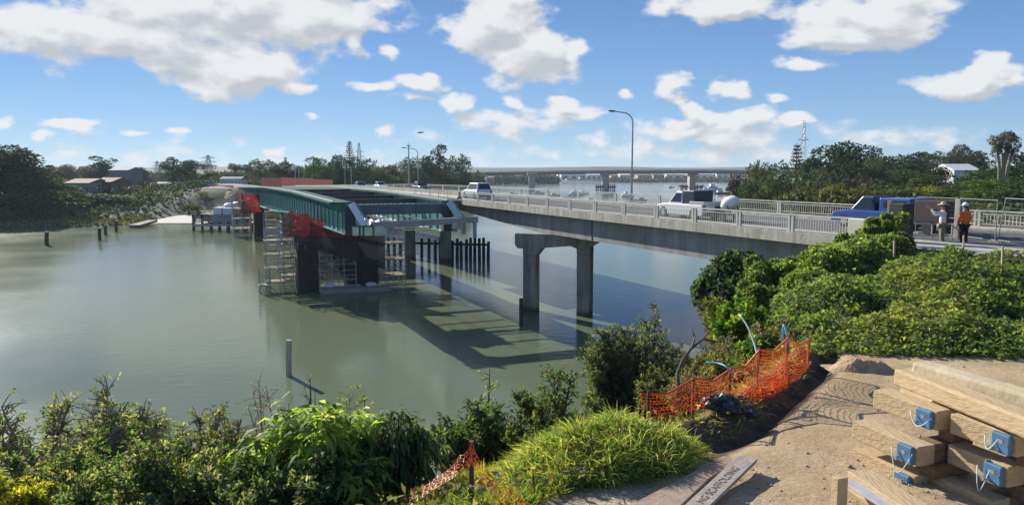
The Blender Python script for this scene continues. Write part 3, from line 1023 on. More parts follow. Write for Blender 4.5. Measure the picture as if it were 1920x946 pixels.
# shutter edge with reinforcement showing pale along both sides of the deck
for w in (-OVR + .3, GW + .2):
    mb = MB(); mr = MB()
    for i, s in enumerate(stn[:-1]):
        mb.bar(nb(s, w, zt(s) + .22), nb(stn[i + 1], w, zt(stn[i + 1]) + .22), .08, .12)
    mb.build('edge_form', M['pale_green'], new)
# end frame: deep end beam, web end posts, raking launching struts and the hung working platform
mb = MB(); mb.bar(nb(-.15, -.2, 9.0), nb(-.15, GW + .2, 9.0), .35, .85); mb.build('end_beam', mat('end_beam_steel', (.10, .13, .15), .6, var=.15, scale=1), new)
for w in (0, GW):
    mb = MB(); mb.box(nb(-.3, w, (zt(0) + zb(0)) / 2 - .05), (.85, .75, zt(0) - zb(0) - .25), math.atan2(LN.y, LN.x)); mb.build('end_post', M['dark_steel'], new)
fz = 7.25
fL = at_D(684, 424, 59.9); fR = at_D(862, 409, 63.4)
for w, fp, pm in ((.35, fL, M['white_paint']), (GW + .35, fR, M['pale_green'])):
    mb = MB(); top = nb(-.1, w, 9.5); dd = (fp - top)
    mb.bar(top + Vector((0, -.5, 0)), fp, .55, .22, up=(0, -1, .3))
    mb.build('raking_strut', pm, new, bevel=.02)
    mb = MB(); mb.bar(top + Vector((.35, 0, .02)), fp + Vector((.38, 0, .05)), .07, .3, up=(0, -1, .3)); mb.build('strut_rib', M['galv'], new)
beamA = at_D(698, 417, 59.9); beamB = at_D(893, 405, 63.6)
platf = thing('working_platform', 'grey working platform beam slung across the open end of the green bridge', 'platform', tuple(beamA))
mb = MB(); mb.bar(beamA + Vector((0, 0, -.25)), beamB + Vector((0, 0, -.25)), 1.0, .5); mb.build('platform_beam', M['form'], platf, bevel=.03)
mb = MB()
dv = (beamB - beamA)
for t, h in ((.79, .75), (.875, 1.0), (.985, 1.35)):
    q = beamA + dv * t
    mb.bar(q + Vector((0, -.2, -.45)), q + Vector((0, -.2, -.45 - h)), .32, .3)
mb.build('hanger', M['form'], platf)
mb = MB(); q0 = beamA + dv * .76; q1_ = beamA + dv * .99
mb.bar(q0 + Vector((0, -.55, -.62)), q0 + dv * .11 + Vector((0, -.55, -.75)), .06, .55)
mb.build('side_form', M['concrete_pale'], platf)
# pale green basket under the left strut
bk = thing('work_basket', 'pale green box shaped work basket under the left raking strut of the green bridge', 'basket', tuple(at_z(681, 440, 6.6)))
mb = MB()
c1 = at_D(659, 424, 59.4); c2 = at_D(700, 424, 59.1); c3 = c2 + Vector((.9, .9, 0)); c4 = c1 + Vector((.7, 1.1, 0))
dn = Vector((0, 0, -.75))
for a, b in ((c1, c2), (c2, c3), (c3, c4), (c4, c1)):
    mb.bar(a + dn * .5, b + dn * .5, .05, .72)
mb.hexa([c1 + dn, c2 + dn, c3 + dn, c4 + dn, c1 + dn + Vector((0, 0, .06)), c2 + dn + Vector((0, 0, .06)), c3 + dn + Vector((0, 0, .06)), c4 + dn + Vector((0, 0, .06))])
mb.build('panel', M['pale_green'], bk)
mb = MB()
for t in (0, .38, .55, 1):
    p = c1.lerp(c2, t) + Vector((0, -.05, 0)); mb.bar(p, p + dn * 1.02, .12, .05)
mb.bar(c1 + Vector((0, -.05, 0)), c2 + Vector((0, -.05, 0)), .08, .08)
mb.build('frame', M['dark_steel'], bk)

# interior clutter on the bottom flange level: soffit forms and white sheeting
sh = thing('sheeting', 'crumpled white plastic sheeting lying inside the open end of the green bridge', 'sheeting', tuple(nb(3, 2, 7.2)))
rs = random.Random(2)
mb = MB()
gx, gy = 26, 12
pts = [[nb(1.0 + j * .55, .5 + i * .16, 7.35 + .45 * rs.random() + .5 * math.sin(i * .7) * math.cos(j * .8) * (1 - i / gx)) for i in range(gx)] for j in range(gy)]
for j in range(gy - 1):
    for i in range(gx - 1):
        mb.add([pts[j][i], pts[j][i + 1], pts[j + 1][i + 1], pts[j + 1][i]], [(0, 1, 2, 3)])
o = mb.build('sheet', M['white_paint'], sh); sm = o.modifiers.new('thick', 'SOLIDIFY'); sm.thickness = .02
fl = thing('soffit_scaffold', 'timber and tube scaffold floor inside the open end of the green bridge', 'scaffold', tuple(nb(4, 4, 6.9)))
mb = MB()
for k in range(4):
    mb.bar(nb(.8 + k * 2.6, .4, 7.12), nb(.8 + k * 2.6, GW - .4, 7.12), .25, .06)
mb.build('plank', M['plank'], fl)
mb = MB()
for k in range(7):
    for j in range(5):
        mb.tube([nb(.9 + k * 1.7, .8 + j * 1.6, 7.1), nb(.9 + k * 1.7, .8 + j * 1.6, 8.6)], .025, 5)
for j in (0, 2, 4):
    for z in (7.9,):
        mb.tube([nb(.9, .8 + j * 1.6, z), nb(11, .8 + j * 1.6, z)], .02, 5)
mb.build('tube_frame', M['galv'], fl)

# ---- the new piers (each one a thing: pile sleeves, head stock)
def new_pier(label, s, w0, w1, width, ztop):
    r = thing('bridge_pier', label, 'pier', tuple(nb(s, (w0 + w1) / 2, 0)), group='piers of the new bridge')
    for w, width in ((w0, width), (w1, width * 1.45)):
        mb = MB(); mb.box(nb(s, w, (ztop - 1.2 - 3) / 2), (width, 2.4, ztop - 1.2 + 3), math.atan2(LN.y, LN.x)); mb.build('column', M['rust'], r, bevel=.06)
    mb = MB(); mb.box(nb(s, (w0 + w1) / 2, ztop - .6), (abs(w1 - w0) + width - .4, 2.2, 1.2), math.atan2(LN.y, LN.x)); mb.build('headstock', M['dark_steel'], r, bevel=.05)
    return r


sP = (at_z(577, 545, 0) - Vector((NB0.x, NB0.y, 0))).xy.dot(LU)
wP = (at_z(577, 545, 0) - Vector((NB0.x, NB0.y, 0))).xy.dot(LN)
wQ = (at_z(690, 547, 0) - Vector((NB0.x, NB0.y, 0))).xy.dot(LN)
print('NEWBRIDGE', sP, wP, wQ, GW, 'old piers s', sp1, sp2, sp3, 'U2', U2)
new_pier('dark sheet pile pier under the near end of the green bridge', sP, wP, wQ, 2.1, 6.4)
sP2 = sP + 74
new_pier('far pier of the green bridge wrapped in scaffold near the staging barge', sP2, 0, GW, 2.0, 5.8)

# ---- scaffold towers
def scaffold(name, label, c, ang, L_, W_, z0, z1, lift=1.9, bay=1.6, planks=True, group=None, seed=0, pole=.035):
    r = thing(name, label, 'scaffold', tuple(c), group=group)
    rr = random.Random(seed)
    A = Vector((math.cos(ang), math.sin(ang), 0)); B = Vector((-A.y, A.x, 0)); c = Vector((c[0], c[1], 0))
    nx = max(1, round(L_ / bay)); nw = max(1, round(W_ / bay))
    P = lambda i, j, z: c + A * (L_ * (i / nx - .5)) + B * (W_ * (j / nw - .5)) + Vector((0, 0, z))
    mbp = MB(); mbl = MB(); mbk = MB()
    for i in range(nx + 1):
        for j in range(nw + 1):
            if 0 < i < nx and 0 < j < nw: continue
            mbp.tube([P(i, j, z0), P(i, j, z1 + rr.uniform(-.3, .9))], pole, 5)
    z = z0 + .6; k = 0
    while z < z1 + .1:
        for j in (0, nw):
            for dz in (0, .5, 1.0):
                if z + dz < z1 + .6: mbl.tube([P(-.06, j, z + dz), P(nx + .06, j, z + dz)], pole * .85, 5)
        for i in range(nx + 1):
            mbl.tube([P(i, 0, z), P(i, nw, z)], pole * .85, 5)
        for i in range(nx):
            if rr.random() < .7 and z + lift < z1 + .8:
                a, b = (i, i + 1) if (i + k) % 2 else (i + 1, i)
                mbl.tube([P(a, 0, z), P(b, 0, z + lift)], pole * .8, 5)
        for j in range(nw):
            if z + lift < z1 + .8:
                mbl.tube([P(0, j, z), P(0, j + 1, z + lift)], pole * .8, 5)
        if planks and (k > 0 or rr.random() < .6):
            for q in range(max(2, int(W_ / .3))):
                if rr.random() < .85:
                    t = (q + .5) / max(2, int(W_ / .3))
                    a = c + A * (-L_ / 2 - .1) + B * (W_ * (t - .5)) + Vector((0, 0, z + .07)); b = a + A * (L_ + .2)
                    mbk.bar(a, b, .23, .04)
        z += lift; k += 1
    mbp.build('standard', M['galv'], r); mbl.build('ledger', M['galv'], r)
    if planks: mbk.build('plank', M['plank'], r)
    return r


aN = math.atan2(LU.y, LU.x)
aX = math.atan2(LN.y, LN.x)
sc0 = at_z(521, 545, 0)
scaffold('scaffold_tower', 'tall thin scaffold stair tower standing in the water left of the near pier', (sc0.x + .2, sc0.y, 0), aX, 2.6, 1.8, -1, 6.4, lift=1.4, bay=1.3, seed=3, pole=.045)
c = at_z(541, 545, 0)
scaffold('scaffold_tower', 'scaffold platform bays tight against the left side of the near pier', (c.x, c.y + .8, 0), aX, 1.5, 1.9, -1, 4.2, lift=1.9, bay=1.3, seed=8, pole=.045)
c = at_D(548, 420, 75.0)
scaffold('scaffold_tower', 'upper scaffold lift over the red netting at the left corner of the near pier', (c.x, c.y, 0), aX, 2.2, 1.6, 4.4, 7.6, lift=1.1, bay=.75, planks=False, seed=12, pole=.035)
c = at_z(493, 549, 0)
scaffold('scaffold_tower', 'low scaffold landing with a handrail at the left foot of the stair tower', (c.x + .2, c.y, 0), aX, 1.0, 1.6, -1, 1.9, lift=1.2, bay=1.0, seed=5, pole=.04)
c = nb(sP - .5, (wP + wQ) / 2, 0)
scaffold('scaffold_tower', 'scaffold bay filling the gap between the two columns of the near pier', (c.x, c.y, 0), aX, 3.6, 3.2, -1, 5.0, lift=1.6, bay=1.2, seed=6, pole=.05)
c = nb(sP - .5, wQ + 3.0, 0)
scaffold('scaffold_tower', 'shaded scaffold bay on the right side of the near pier by the timber piles', (c.x, c.y, 0), aX, 2.6, 2.6, -1, 6.0, lift=1.7, bay=1.3, planks=True, seed=9, pole=.045)
# the far pier's scaffolds
for i, (dw, ds, Lx, Wx, zz, lab) in enumerate([(-3.2, 0, 3.2, 5, 6.5, 'scaffold around the far pier on its barge side'), (2.6, -2, 4.0, 2.2, 6.0, 'scaffold in front of the far pier below the red net'), (9.5, -1, 4, 4, 5.5, 'scaffold behind the far pier nearest the old bridge')]):
    c = nb(sP2 + ds, dw, 0)
    scaffold('scaffold_tower', lab, (c.x, c.y, 0), aX, Lx, Wx, -1, zz, lift=1.9, bay=1.6, seed=20 + i, pole=.06)
c = nb(sP2 - 22, -2.6, 0)
scaffold('scaffold_tower', 'narrow ladder tower standing alone between the two new piers', (at_z(510, 470, 0).x, at_z(510, 470, 0).y, 0), aX, 1.6, 1.6, -1, 6.6, lift=1.3, bay=1.6, seed=31, pole=.05)


def net_sheet(name, label, rows, m, cat='netting', ns=30, nh=8, sag=.12, seed=0, group=None, parts=None):
    """rows: list of (top point, bottom point) along the sheet"""
    rr = random.Random(seed)
    pts = []; uvs = []
    dist = 0
    T = []
    for i in range(len(rows) - 1):
        n = max(1, int(ns / (len(rows) - 1)))
        for k in range(n):
            T.append((i, k / n))
    T.append((len(rows) - 2, 1.0))
    prev = None
    for (i, t) in T:
        a = Vector(rows[i][0]).lerp(Vector(rows[i + 1][0]), t); b = Vector(rows[i][1]).lerp(Vector(rows[i + 1][1]), t)
        sg = math.sin(math.pi * t) * sag
        a = a + Vector((0, 0, -sg)); 
        if prev is not None: dist += (a - prev).length
        prev = a
        col = []
        cu = []
        H = (a - b).length
        for j in range(nh + 1):
            f = j / nh
            p = a.lerp(b, f) + Vector((rr.uniform(-1, 1), rr.uniform(-1, 1), 0)) * sag * .35 * math.sin(math.pi * f)
            col.append(p); cu.append((dist, H * f))
        pts.append(col); uvs.append(cu)
    vs = [p for c_ in pts for p in c_]; n1 = nh + 1
    fs = [(i * n1 + j, (i + 1) * n1 + j, (i + 1) * n1 + j + 1, i * n1 + j + 1) for i in range(len(pts) - 1) for j in range(nh)]
    me = bpy.data.meshes.new(name); me.from_pydata([tuple(v) for v in vs], [], fs)
    ul = me.uv_layers.new(name='UVMap'); flat = [u for c_ in uvs for u in c_]
    for l in me.loops: ul.data[l.index].uv = flat[l.vertex_index]
    me.materials.append(m)
    me.polygons.foreach_set('use_smooth', [True] * len(fs))
    o = bpy.data.objects.new(name, me); COL.objects.link(o)
    if label:
        recentre(o)
        tag(o, label, cat, group)
    return o


# red debris netting hung round the near pier head and the far pier
T = lambda s, w, z: nb(s, w, z)
net_sheet('debris_net', 'dark red debris netting wrapped round the top of the near pier under the green girder',
          [(at_D(560, 402, 78), at_D(560, 442, 76)), (at_D(572, 402, 73.4), at_D(572, 442, 73.2)), (at_D(612, 422, 72.6), at_D(612, 443, 72.5)), (at_D(668, 440, 71.8), at_D(668, 447, 71.6))], M['net_red'], sag=.1, seed=1)
net_sheet('added_shade_sheet', 'added near black mesh standing in for shade under the pier head between the two columns',
          [(at_D(553, 441, 73.0), at_D(553, 452, 73.0)), (at_D(600, 442, 72.6), at_D(600, 470, 72.6)), (at_D(722, 442, 72.0), at_D(722, 505, 72.0))], M['shade_fill'], sag=.1, seed=16)  # dark sheet added in place of the shade under the pier head
net_sheet('added_shade_sheet', 'added near black mesh standing in for shade across the back of the near pier',
          [(nb(sP + 3, wP - .5, 6.3), nb(sP + 3, wP - .5, .6)), (nb(sP + 3, wQ + 2, 6.3), nb(sP + 3, wQ + 2, .6))], M['shade_fill'], sag=.1, seed=17)  # second added sheet, darkening the view behind the scaffold like shade
net_sheet('debris_net', 'red debris netting hung on the left corner scaffold of the near pier',
          [(at_D(526, 398, 76), at_D(526, 441, 75.5)), (at_D(545, 394, 74), at_D(545, 444, 73.6)), (at_D(575, 400, 72.8), at_D(575, 443, 72.6)), (at_D(606, 412, 72), at_D(606, 442, 72))], M['net_red'], sag=.22, seed=4)
net_sheet('debris_net', 'ragged red netting draped over the scaffold of the far pier',
          [(T(sP2 + 4, -3.5, 8.6), T(sP2 + 4, -3.5, 4.6)), (T(sP2 - 3, -3.2, 8.4), T(sP2 - 3, -3.2, 4.4)), (T(sP2 - 3.3, 3, 8.2), T(sP2 - 3.3, 3, 4.8))], M['net_red'], sag=.35, seed=2)
net_sheet('debris_net', 'long faded orange mesh screen along the approach behind the green deck, left length',
          [(at_D(490, 333, 235), at_D(490, 349, 235)), (at_D(530, 333, 228), at_D(530, 349, 228))], M['net_pink'], sag=.1, seed=3)
net_sheet('debris_net', 'long faded orange mesh screen along the approach behind the green deck, right length',
          [(at_D(528, 332, 226), at_D(528, 349, 226)), (at_D(575, 334, 222), at_D(575, 349, 222)), (at_D(624, 337, 218), at_D(624, 350, 218))], M['net_pink'], sag=.1, seed=5)
net_sheet('debris_net', 'faded orange mesh screen at the yard edge left of the green deck end',
          [(at_D(392, 345, 232), at_D(392, 357, 232)), (at_D(438, 347, 226), at_D(438, 356, 226))], M['net_pink'], sag=.1, seed=6)
net_sheet('debris_net', 'faded orange mesh running down the slope behind the staging barge',
          [(at_D(425, 358, 205), at_D(420, 372, 203)), (at_D(455, 350, 200), at_D(452, 375, 198))], M['net_pink'], sag=.2, seed=7)

# floating pontoon rafts with white bundles at the pier foot
def raft(label, x, y, L_, W_, ang):
    p = at_z(x, y, .1)
    r = thing('work_raft', label, 'raft', (p.x, p.y, 0), group='rafts moored at the near pier')
    A = Matrix.Rotation(ang, 3, 'Z')
    mb = MB(); mb.box(p + Vector((0, 0, .1)), (L_, W_, .5), A); mb.build('float', M['concrete_new'], r, bevel=.06)
    mb = MB()
    for k in range(int(L_ / .5)):
        mb.box(p + A @ Vector((-L_ / 2 + .3 + k * .5, 0, .40)), (.4, W_ * .96, .05), A)
    mb.build('deck_board', M['plank'], r)
    mb = MB(); mb.ball(p + A @ Vector((-L_ * .3, 0, .62)), (.6, .35, .25)); mb.tube([p + A @ Vector((-L_ * .2, 0, .5)), p + A @ Vector((L_ * .4, .1, .5))], .09, 6); mb.build('bundle', M['white_paint'], r, smooth=True)


raft('flat work raft with a white hose bundle moored between the columns of the near pier', 644, 545, 4.4, 1.5, aX)
raft('small flat work raft with a white sack at the right foot of the near pier', 709, 543, 2.4, 1.3, aX + .1)

# ---- row of old timber piles with a waler
pr = thing('timber_pile_row', 'row of old dark timber piles tied by a beam in the water under the bridges', 'pile row', tuple(at_z(820, 487, 0)))
rr = random.Random(3)
xs = [729, 740, 750, 762, 777, 790, 804, 816, 826, 839, 848, 857, 865, 874, 882, 890, 899, 907, 915]
tops = []
for i, x in enumerate(xs):
    yb = 482 + (x - 729) * .028
    p = at_z(x, yb, 0)
    mb = MB(); tilt = rr.uniform(-.12, .12)
    hz = 2.7 + rr.uniform(-.15, .45)
    mb.tube([p + Vector((0, 0, -2)), p + Vector((tilt * .5, 0, hz * .5)), p + Vector((tilt, 0, hz))], [.25, .23, .2], 8)
    mb.build('pile', M['pile'], pr, smooth=False); tops.append(p + Vector((tilt * .6, -.27, 2.15)))
mb = MB()
for a, b in zip(tops[:-1], tops[1:]): mb.bar(a, b + (b - a) * .05, .14, .32)
mb.build('waler', M['pile'], pr)


def post_in_water(label, x, y0, y1, r, m, group=None, cat='post', name='mooring_post'):
    p = at_z(x, y1, 0); t = at_D(x, y0, p.y)
    mb = MB(); mb.tube([(p.x, p.y, -2), (p.x, p.y, t.z * .5), (t.x, p.y, t.z)], [r * 1.05, r, r * .95], 12)
    o = mb.build(name, m); recentre(o); tag(o, label, cat, group); return o


post_in_water('slim dark timber post standing in the water just left of the old bridge column', 977, 559, 613, .16, M['timber_dark'])
post_in_water('pale round concrete post alone in the water above the near bushes', 542, 637, 704, .17, M['concrete_pale'])
post_in_water('isolated dark post in the water furthest left', 88, 434, 459, .32, M['timber_dark'])
post_in_water('dark post with a pale foot in the left water, leftmost of three', 187, 427, 450, .3, M['timber_dark'])
post_in_water('dark post in the left water, middle of three', 198, 422, 440, .3, M['timber_dark'])
post_in_water('dark post in the left water, right of three', 218, 414, 434, .3, M['timber_dark'])

# ================================================================== VEGETATION
TINT_GAIN = [1.15]
def rng(seed): return np.random.RandomState(seed)


def leaf_quads(P, D, Nn, length, width, bend=.0):
    """rhombic leaves. P base points, D directions, Nn face normals, length and width arrays -> verts, faces"""
    n = len(P)
    D = D / np.maximum(np.linalg.norm(D, axis=1, keepdims=True), 1e-9)
    S = np.cross(D, Nn); S /= np.maximum(np.linalg.norm(S, axis=1, keepdims=True), 1e-9)
    U = np.cross(S, D)
    L_ = length[:, None]; W_ = width[:, None]
    a = P
    mid = P + D * L_ * .45 + U * L_ * .06
    b = mid + S * W_ * .5; c = P + D * L_ * (1 - bend * .2) - U * L_ * bend; d = mid - S * W_ * .5
    co = np.stack([a, b, c, d], 1).reshape(-1, 3)
    q = np.arange(n * 4).reshape(n, 4)
    return co, q


def blade_strips(P, D, Nn, length, width, bend):
    """long curved leaves: two quads each"""
    n = len(P)
    D = D / np.maximum(np.linalg.norm(D, axis=1, keepdims=True), 1e-9)
    S = np.cross(D, Nn); S /= np.maximum(np.linalg.norm(S, axis=1, keepdims=True), 1e-9)
    g = np.array([0, 0, -1.0])
    L_ = length[:, None]; W_ = width[:, None]; B = bend[:, None] if hasattr(bend, 'shape') else bend
    p0 = P; p1 = P + D * L_ * .5 + g * L_ * B * .2; p2 = P + D * L_ * .88 + g * L_ * B * .75
    co = np.stack([p0 - S * W_ * .18, p0 + S * W_ * .18, p1 + S * W_ * .5, p1 - S * W_ * .5, p2 + S * W_ * .08, p2 - S * W_ * .08], 1).reshape(-1, 3)
    b = np.arange(n)[:, None] * 6
    q = np.concatenate([b + np.array([[0, 1, 2, 3]]), b + np.array([[3, 2, 4, 5]])], 0)
    order = np.argsort(np.concatenate([np.arange(n), np.arange(n)]), kind='stable')
    return co, q[order]


def tint_attr(me, cols, per):
    cols = np.clip(cols * TINT_GAIN[0], 0, .8)
    a = me.color_attributes.new('tint', 'FLOAT_COLOR', 'POINT')
    c = np.repeat(cols, per, axis=0)
    c4 = np.concatenate([c, np.ones((len(c), 1))], 1).astype(np.float32)
    a.data.foreach_set('color', c4.ravel())


def palette(n, cols, r, jit=.22, weights=None):
    cols = np.array(cols, float)
    k = r.choice(len(cols), n, p=weights)
    c = cols[k] * (1 + r.uniform(-jit, jit, (n, 1))) * (1 + r.uniform(-.08, .08, (n, 3)))
    return np.clip(c, 0, 1)


GREEN_DARK = [(.026, .050, .022), (.036, .066, .026), (.020, .040, .022)]
GREEN_MID = [(.045, .085, .025), (.060, .105, .030), (.035, .070, .022)]
GREEN_FRESH = [(.085, .165, .025), (.060, .130, .022), (.11, .19, .035), (.04, .09, .02)]
GREEN_GREY = [(.075, .095, .060), (.060, .080, .045), (.10, .115, .075)]
GREEN_OLIVE = [(.085, .095, .030), (.065, .080, .025), (.11, .11, .035)]
PURPLE = [(.055, .035, .035), (.045, .030, .028)]
YELLOWG = [(.22, .22, .02), (.16, .18, .02), (.26, .24, .03)]
DRY = [(.22, .17, .09), (.16, .13, .07), (.28, .22, .12)]


def crown_leaves(blobs, n, size, seed, pal, shell=.25, flat=0., keepgap=.0, weights=None, aspect=.6, clump=1.0, down=0.):
    """leaves scattered through a set of ellipsoids, denser near their surface; clumps and gaps from 3D noise"""
    r = rng(seed)
    B = np.array(blobs, float)
    area = (B[:, 3] * B[:, 4] + B[:, 3] * B[:, 5] + B[:, 4] * B[:, 5]); area /= area.sum()
    m = int(n * (1.6 if keepgap > 0 else 1.05))
    k = r.choice(len(B), m, p=area)
    v = r.normal(size=(m, 3)); v /= np.linalg.norm(v, axis=1, keepdims=True)
    v[:, 2] = np.where((v[:, 2] < -.35) & (r.rand(m) < .6), -v[:, 2], v[:, 2])
    rad = 1 - np.abs(r.normal(size=m)) * shell
    nz = fbm((B[k, 0] + v[:, 0] * B[k, 3]) * 1.9 / clump, (B[k, 1] + v[:, 1] * B[k, 4]) * 1.9 / clump, (B[k, 2] + v[:, 2] * B[k, 5]) * 1.9 / clump, seed=seed + 5, oct=3)
    rad = rad * (1 + .28 * nz)
    P = B[k, :3] + v * B[k, 3:6] * rad[:, None]
    if keepgap > 0:
        g = fbm(P[:, 0] * 1.3 / clump, P[:, 1] * 1.3 / clump, P[:, 2] * 1.3 / clump, seed=seed + 9, oct=3)
        ok = g > (-.6 + keepgap)
        P, v = P[ok], v[ok]
    P, v = P[:n], v[:n]
    n = len(P)
    D = v * .6 + r.normal(size=(n, 3)) * .6; D[:, 2] -= down
    Nn = v + r.normal(size=(n, 3)) * .6; Nn[:, 2] += flat
    Ls = size * r.uniform(.6, 1.4, n)
    co, q = leaf_quads(P, D, Nn, Ls, Ls * aspect, .1)
    c = palette(n, pal, r, weights=weights)
    # colour drifts from clump to clump (young and old growth)
    g = fbm(P[:, 0] * .9 / clump, P[:, 1] * .9 / clump, P[:, 2] * .9 / clump, seed=seed + 2, oct=2)
    c = np.clip(c * (1 + .35 * g[:, None]), 0, 1)
    return co, q, c


def leaf_object(name, parts, material, parent=None, per=4):
    co = []; qs = []; cs = []; b = 0
    for (c, q, t) in parts:
        co.append(c); qs.append(q + b); cs.append(t); b += len(c)
    co = np.concatenate(co); qs = np.concatenate(qs); cs = np.concatenate(cs)
    me = np_mesh(name, co, qs)
    tint_attr(me, cs, per)
    me.materials.append(material)
    o = bpy.data.objects.new(name, me); COL.objects.link(o)
    if parent is not None: o.parent = parent
    return o


def limb_mesh(mbx, base, top, r0, seed, blobs, nlimb=5):
    rr = random.Random(seed)
    base = Vector(base); top = Vector(top)
    mid = base.lerp(top, .5) + Vector((rr.uniform(-.2, .2), rr.uniform(-.2, .2), 0)) * (top - base).length * .2
    mbx.tube([base - Vector((0, 0, .4)), base.lerp(mid, .5), mid, top], [r0, r0 * .8, r0 * .6, r0 * .25], 7)
    for b in blobs[:nlimb]:
        e = Vector(b[:3])
        s = base.lerp(top, rr.uniform(.35, .7))
        m = s.lerp(e, .5) + Vector((0, 0, -.1 * (e - s).length))
        mbx.tube([s, m, e], [r0 * .45, r0 * .3, r0 * .1], 5)


def make_tree(name, label, cat, h, wdt, seed, pal, n=1800, size=.5, kind='round', trunk=.28, group=None, gap=.25, mat_leaf=None, trunkr=None, barkm=None, depth=None):
    """a tree at the origin: crown of leaf clumps on a limbed trunk"""
    r = random.Random(seed)
    t = thing(name, label, cat, (0, 0, 0), group=group)
    dp = depth or wdt
    blobs = []
    if kind == 'round':
        for i in range(11):
            a = r.uniform(0, 6.28); q = r.uniform(.15, .75)
            z = h * (trunk + (1 - trunk) * r.uniform(.15, .85))
            k = 1 - abs((z / h - trunk) / (1 - trunk) - .45) * .9
            rx = wdt * .5 * r.uniform(.28, .5)
            blobs.append((math.cos(a) * q * wdt * .5 * k, math.sin(a) * q * dp * .5 * k, z - rx * .2, rx, rx, rx * .75))
        blobs.append((0, 0, h * (trunk + .45 * (1 - trunk)), wdt * .3, dp * .3, h * .28))
        blobs.append((r.uniform(-.1, .1) * wdt, 0, h * .86, wdt * .2, wdt * .2, h * .14))
    elif kind == 'umbrella':
        for i in range(10):
            a = r.uniform(0, 6.28); q = r.uniform(.2, .85)
            rx = wdt * r.uniform(.16, .26)
            blobs.append((math.cos(a) * q * wdt * .5, math.sin(a) * q * dp * .5, h * r.uniform(.68, .9) - q * h * .12, rx, rx, h * .11))
    elif kind == 'tall':
        for i in range(12):
            a = r.uniform(0, 6.28); q = r.uniform(0, .5)
            z = h * (trunk + (1 - trunk) * (i + .6) / 13)
            rx = wdt * .5 * r.uniform(.45, .75) * (1.15 - .7 * (z / h) ** 2)
            blobs.append((math.cos(a) * q * wdt * .5, math.sin(a) * q * dp * .5, z, rx, rx, h * .09))
    elif kind == 'bush':
        for i in range(9):
            a = r.uniform(0, 6.28); q = r.uniform(.1, .85)
            rx = wdt * r.uniform(.15, .3)
            blobs.append((math.cos(a) * q * wdt * .5, math.sin(a) * q * dp * .5, h * r.uniform(.25, .72) * (1 - q * .25), rx, rx, h * r.uniform(.2, .32)))
    parts = [crown_leaves(blobs, n, size, seed, pal, keepgap=gap, clump=max(wdt, h) / 5.0)]
    leaf_object('crown', parts, mat_leaf or M['leaf_far'], t)
    mb = MB(); limb_mesh(mb, (0, 0, 0), (blobs[-1][0] * .3, 0, h * .8), trunkr or max(.06, h * .022), seed, blobs, 6)
    mb.build('trunk', barkm or M['bark'], t, smooth=True, world=False)
    return t


def norfolk(name, label, h, seed):
    r = rng(seed)
    t = thing(name, label, 'tree')
    P = []; D = []
    z = h * .12
    k = 0
    while z < h * .97:
        f = 1 - (z / h)
        Lb = h * .20 * (f ** .8) + .12
        nb_ = 6
        for i in range(nb_):
            a = 2 * math.pi * (i / nb_) + k * .5 + r.uniform(-.15, .15)
            m = int(22 * (Lb / (h * .20)) + 6)
            s = np.linspace(.08, 1, m)
            px = np.cos(a) * Lb * s; py = np.sin(a) * Lb * s; pz = z + Lb * .16 * s ** 2 - Lb * .02
            for rep in range(2):
                P.append(np.stack([px, py, pz], 1) + r.normal(size=(m, 3)) * h * .006)
                D.append(np.stack([np.full(m, math.cos(a)), np.full(m, math.sin(a)), np.full(m, .4)], 1) + r.normal(size=(m, 3)) * .6)
        z += h * .068 * (1 - .45 * (z / h)); k += 1
    P = np.concatenate(P); D = np.concatenate(D)
    Ls = np.full(len(P), h * .021) * r.uniform(.7, 1.3, len(P))
    co, q = leaf_quads(P, D, r.normal(size=P.shape) + np.array([0, 0, 1.]), Ls, Ls * .5)
    leaf_object('crown', [(co, q, palette(len(P), GREEN_DARK, r))], M['leaf_far'], t)
    mb = MB(); mb.tube([(0, 0, -.5), (0, 0, h * .5), (0, 0, h)], [h * .02, h * .012, h * .002], 7)
    mb.build('trunk', M['bark'], t, world=False)
    return t


def put(t, x, y, z, s=1.0, rz=0, sz=None):
    t.location = (x, y, z); t.scale = (s, s, sz or s); t.rotation_euler = (0, 0, rz)
    return t


# prototypes are real trees too: the first place uses the prototype itself, later ones copy it
class Kind:
    def __init__(s, f): s.f = f; s.t = None
    def get(s, label, group):
        if s.t is None:
            s.t = s.f(); o = s.t
        else:
            o = copy_tree(s.t)
        if label: o['label'] = label
        if group: o['group'] = group
        elif 'group' in o: del o['group']
        return o


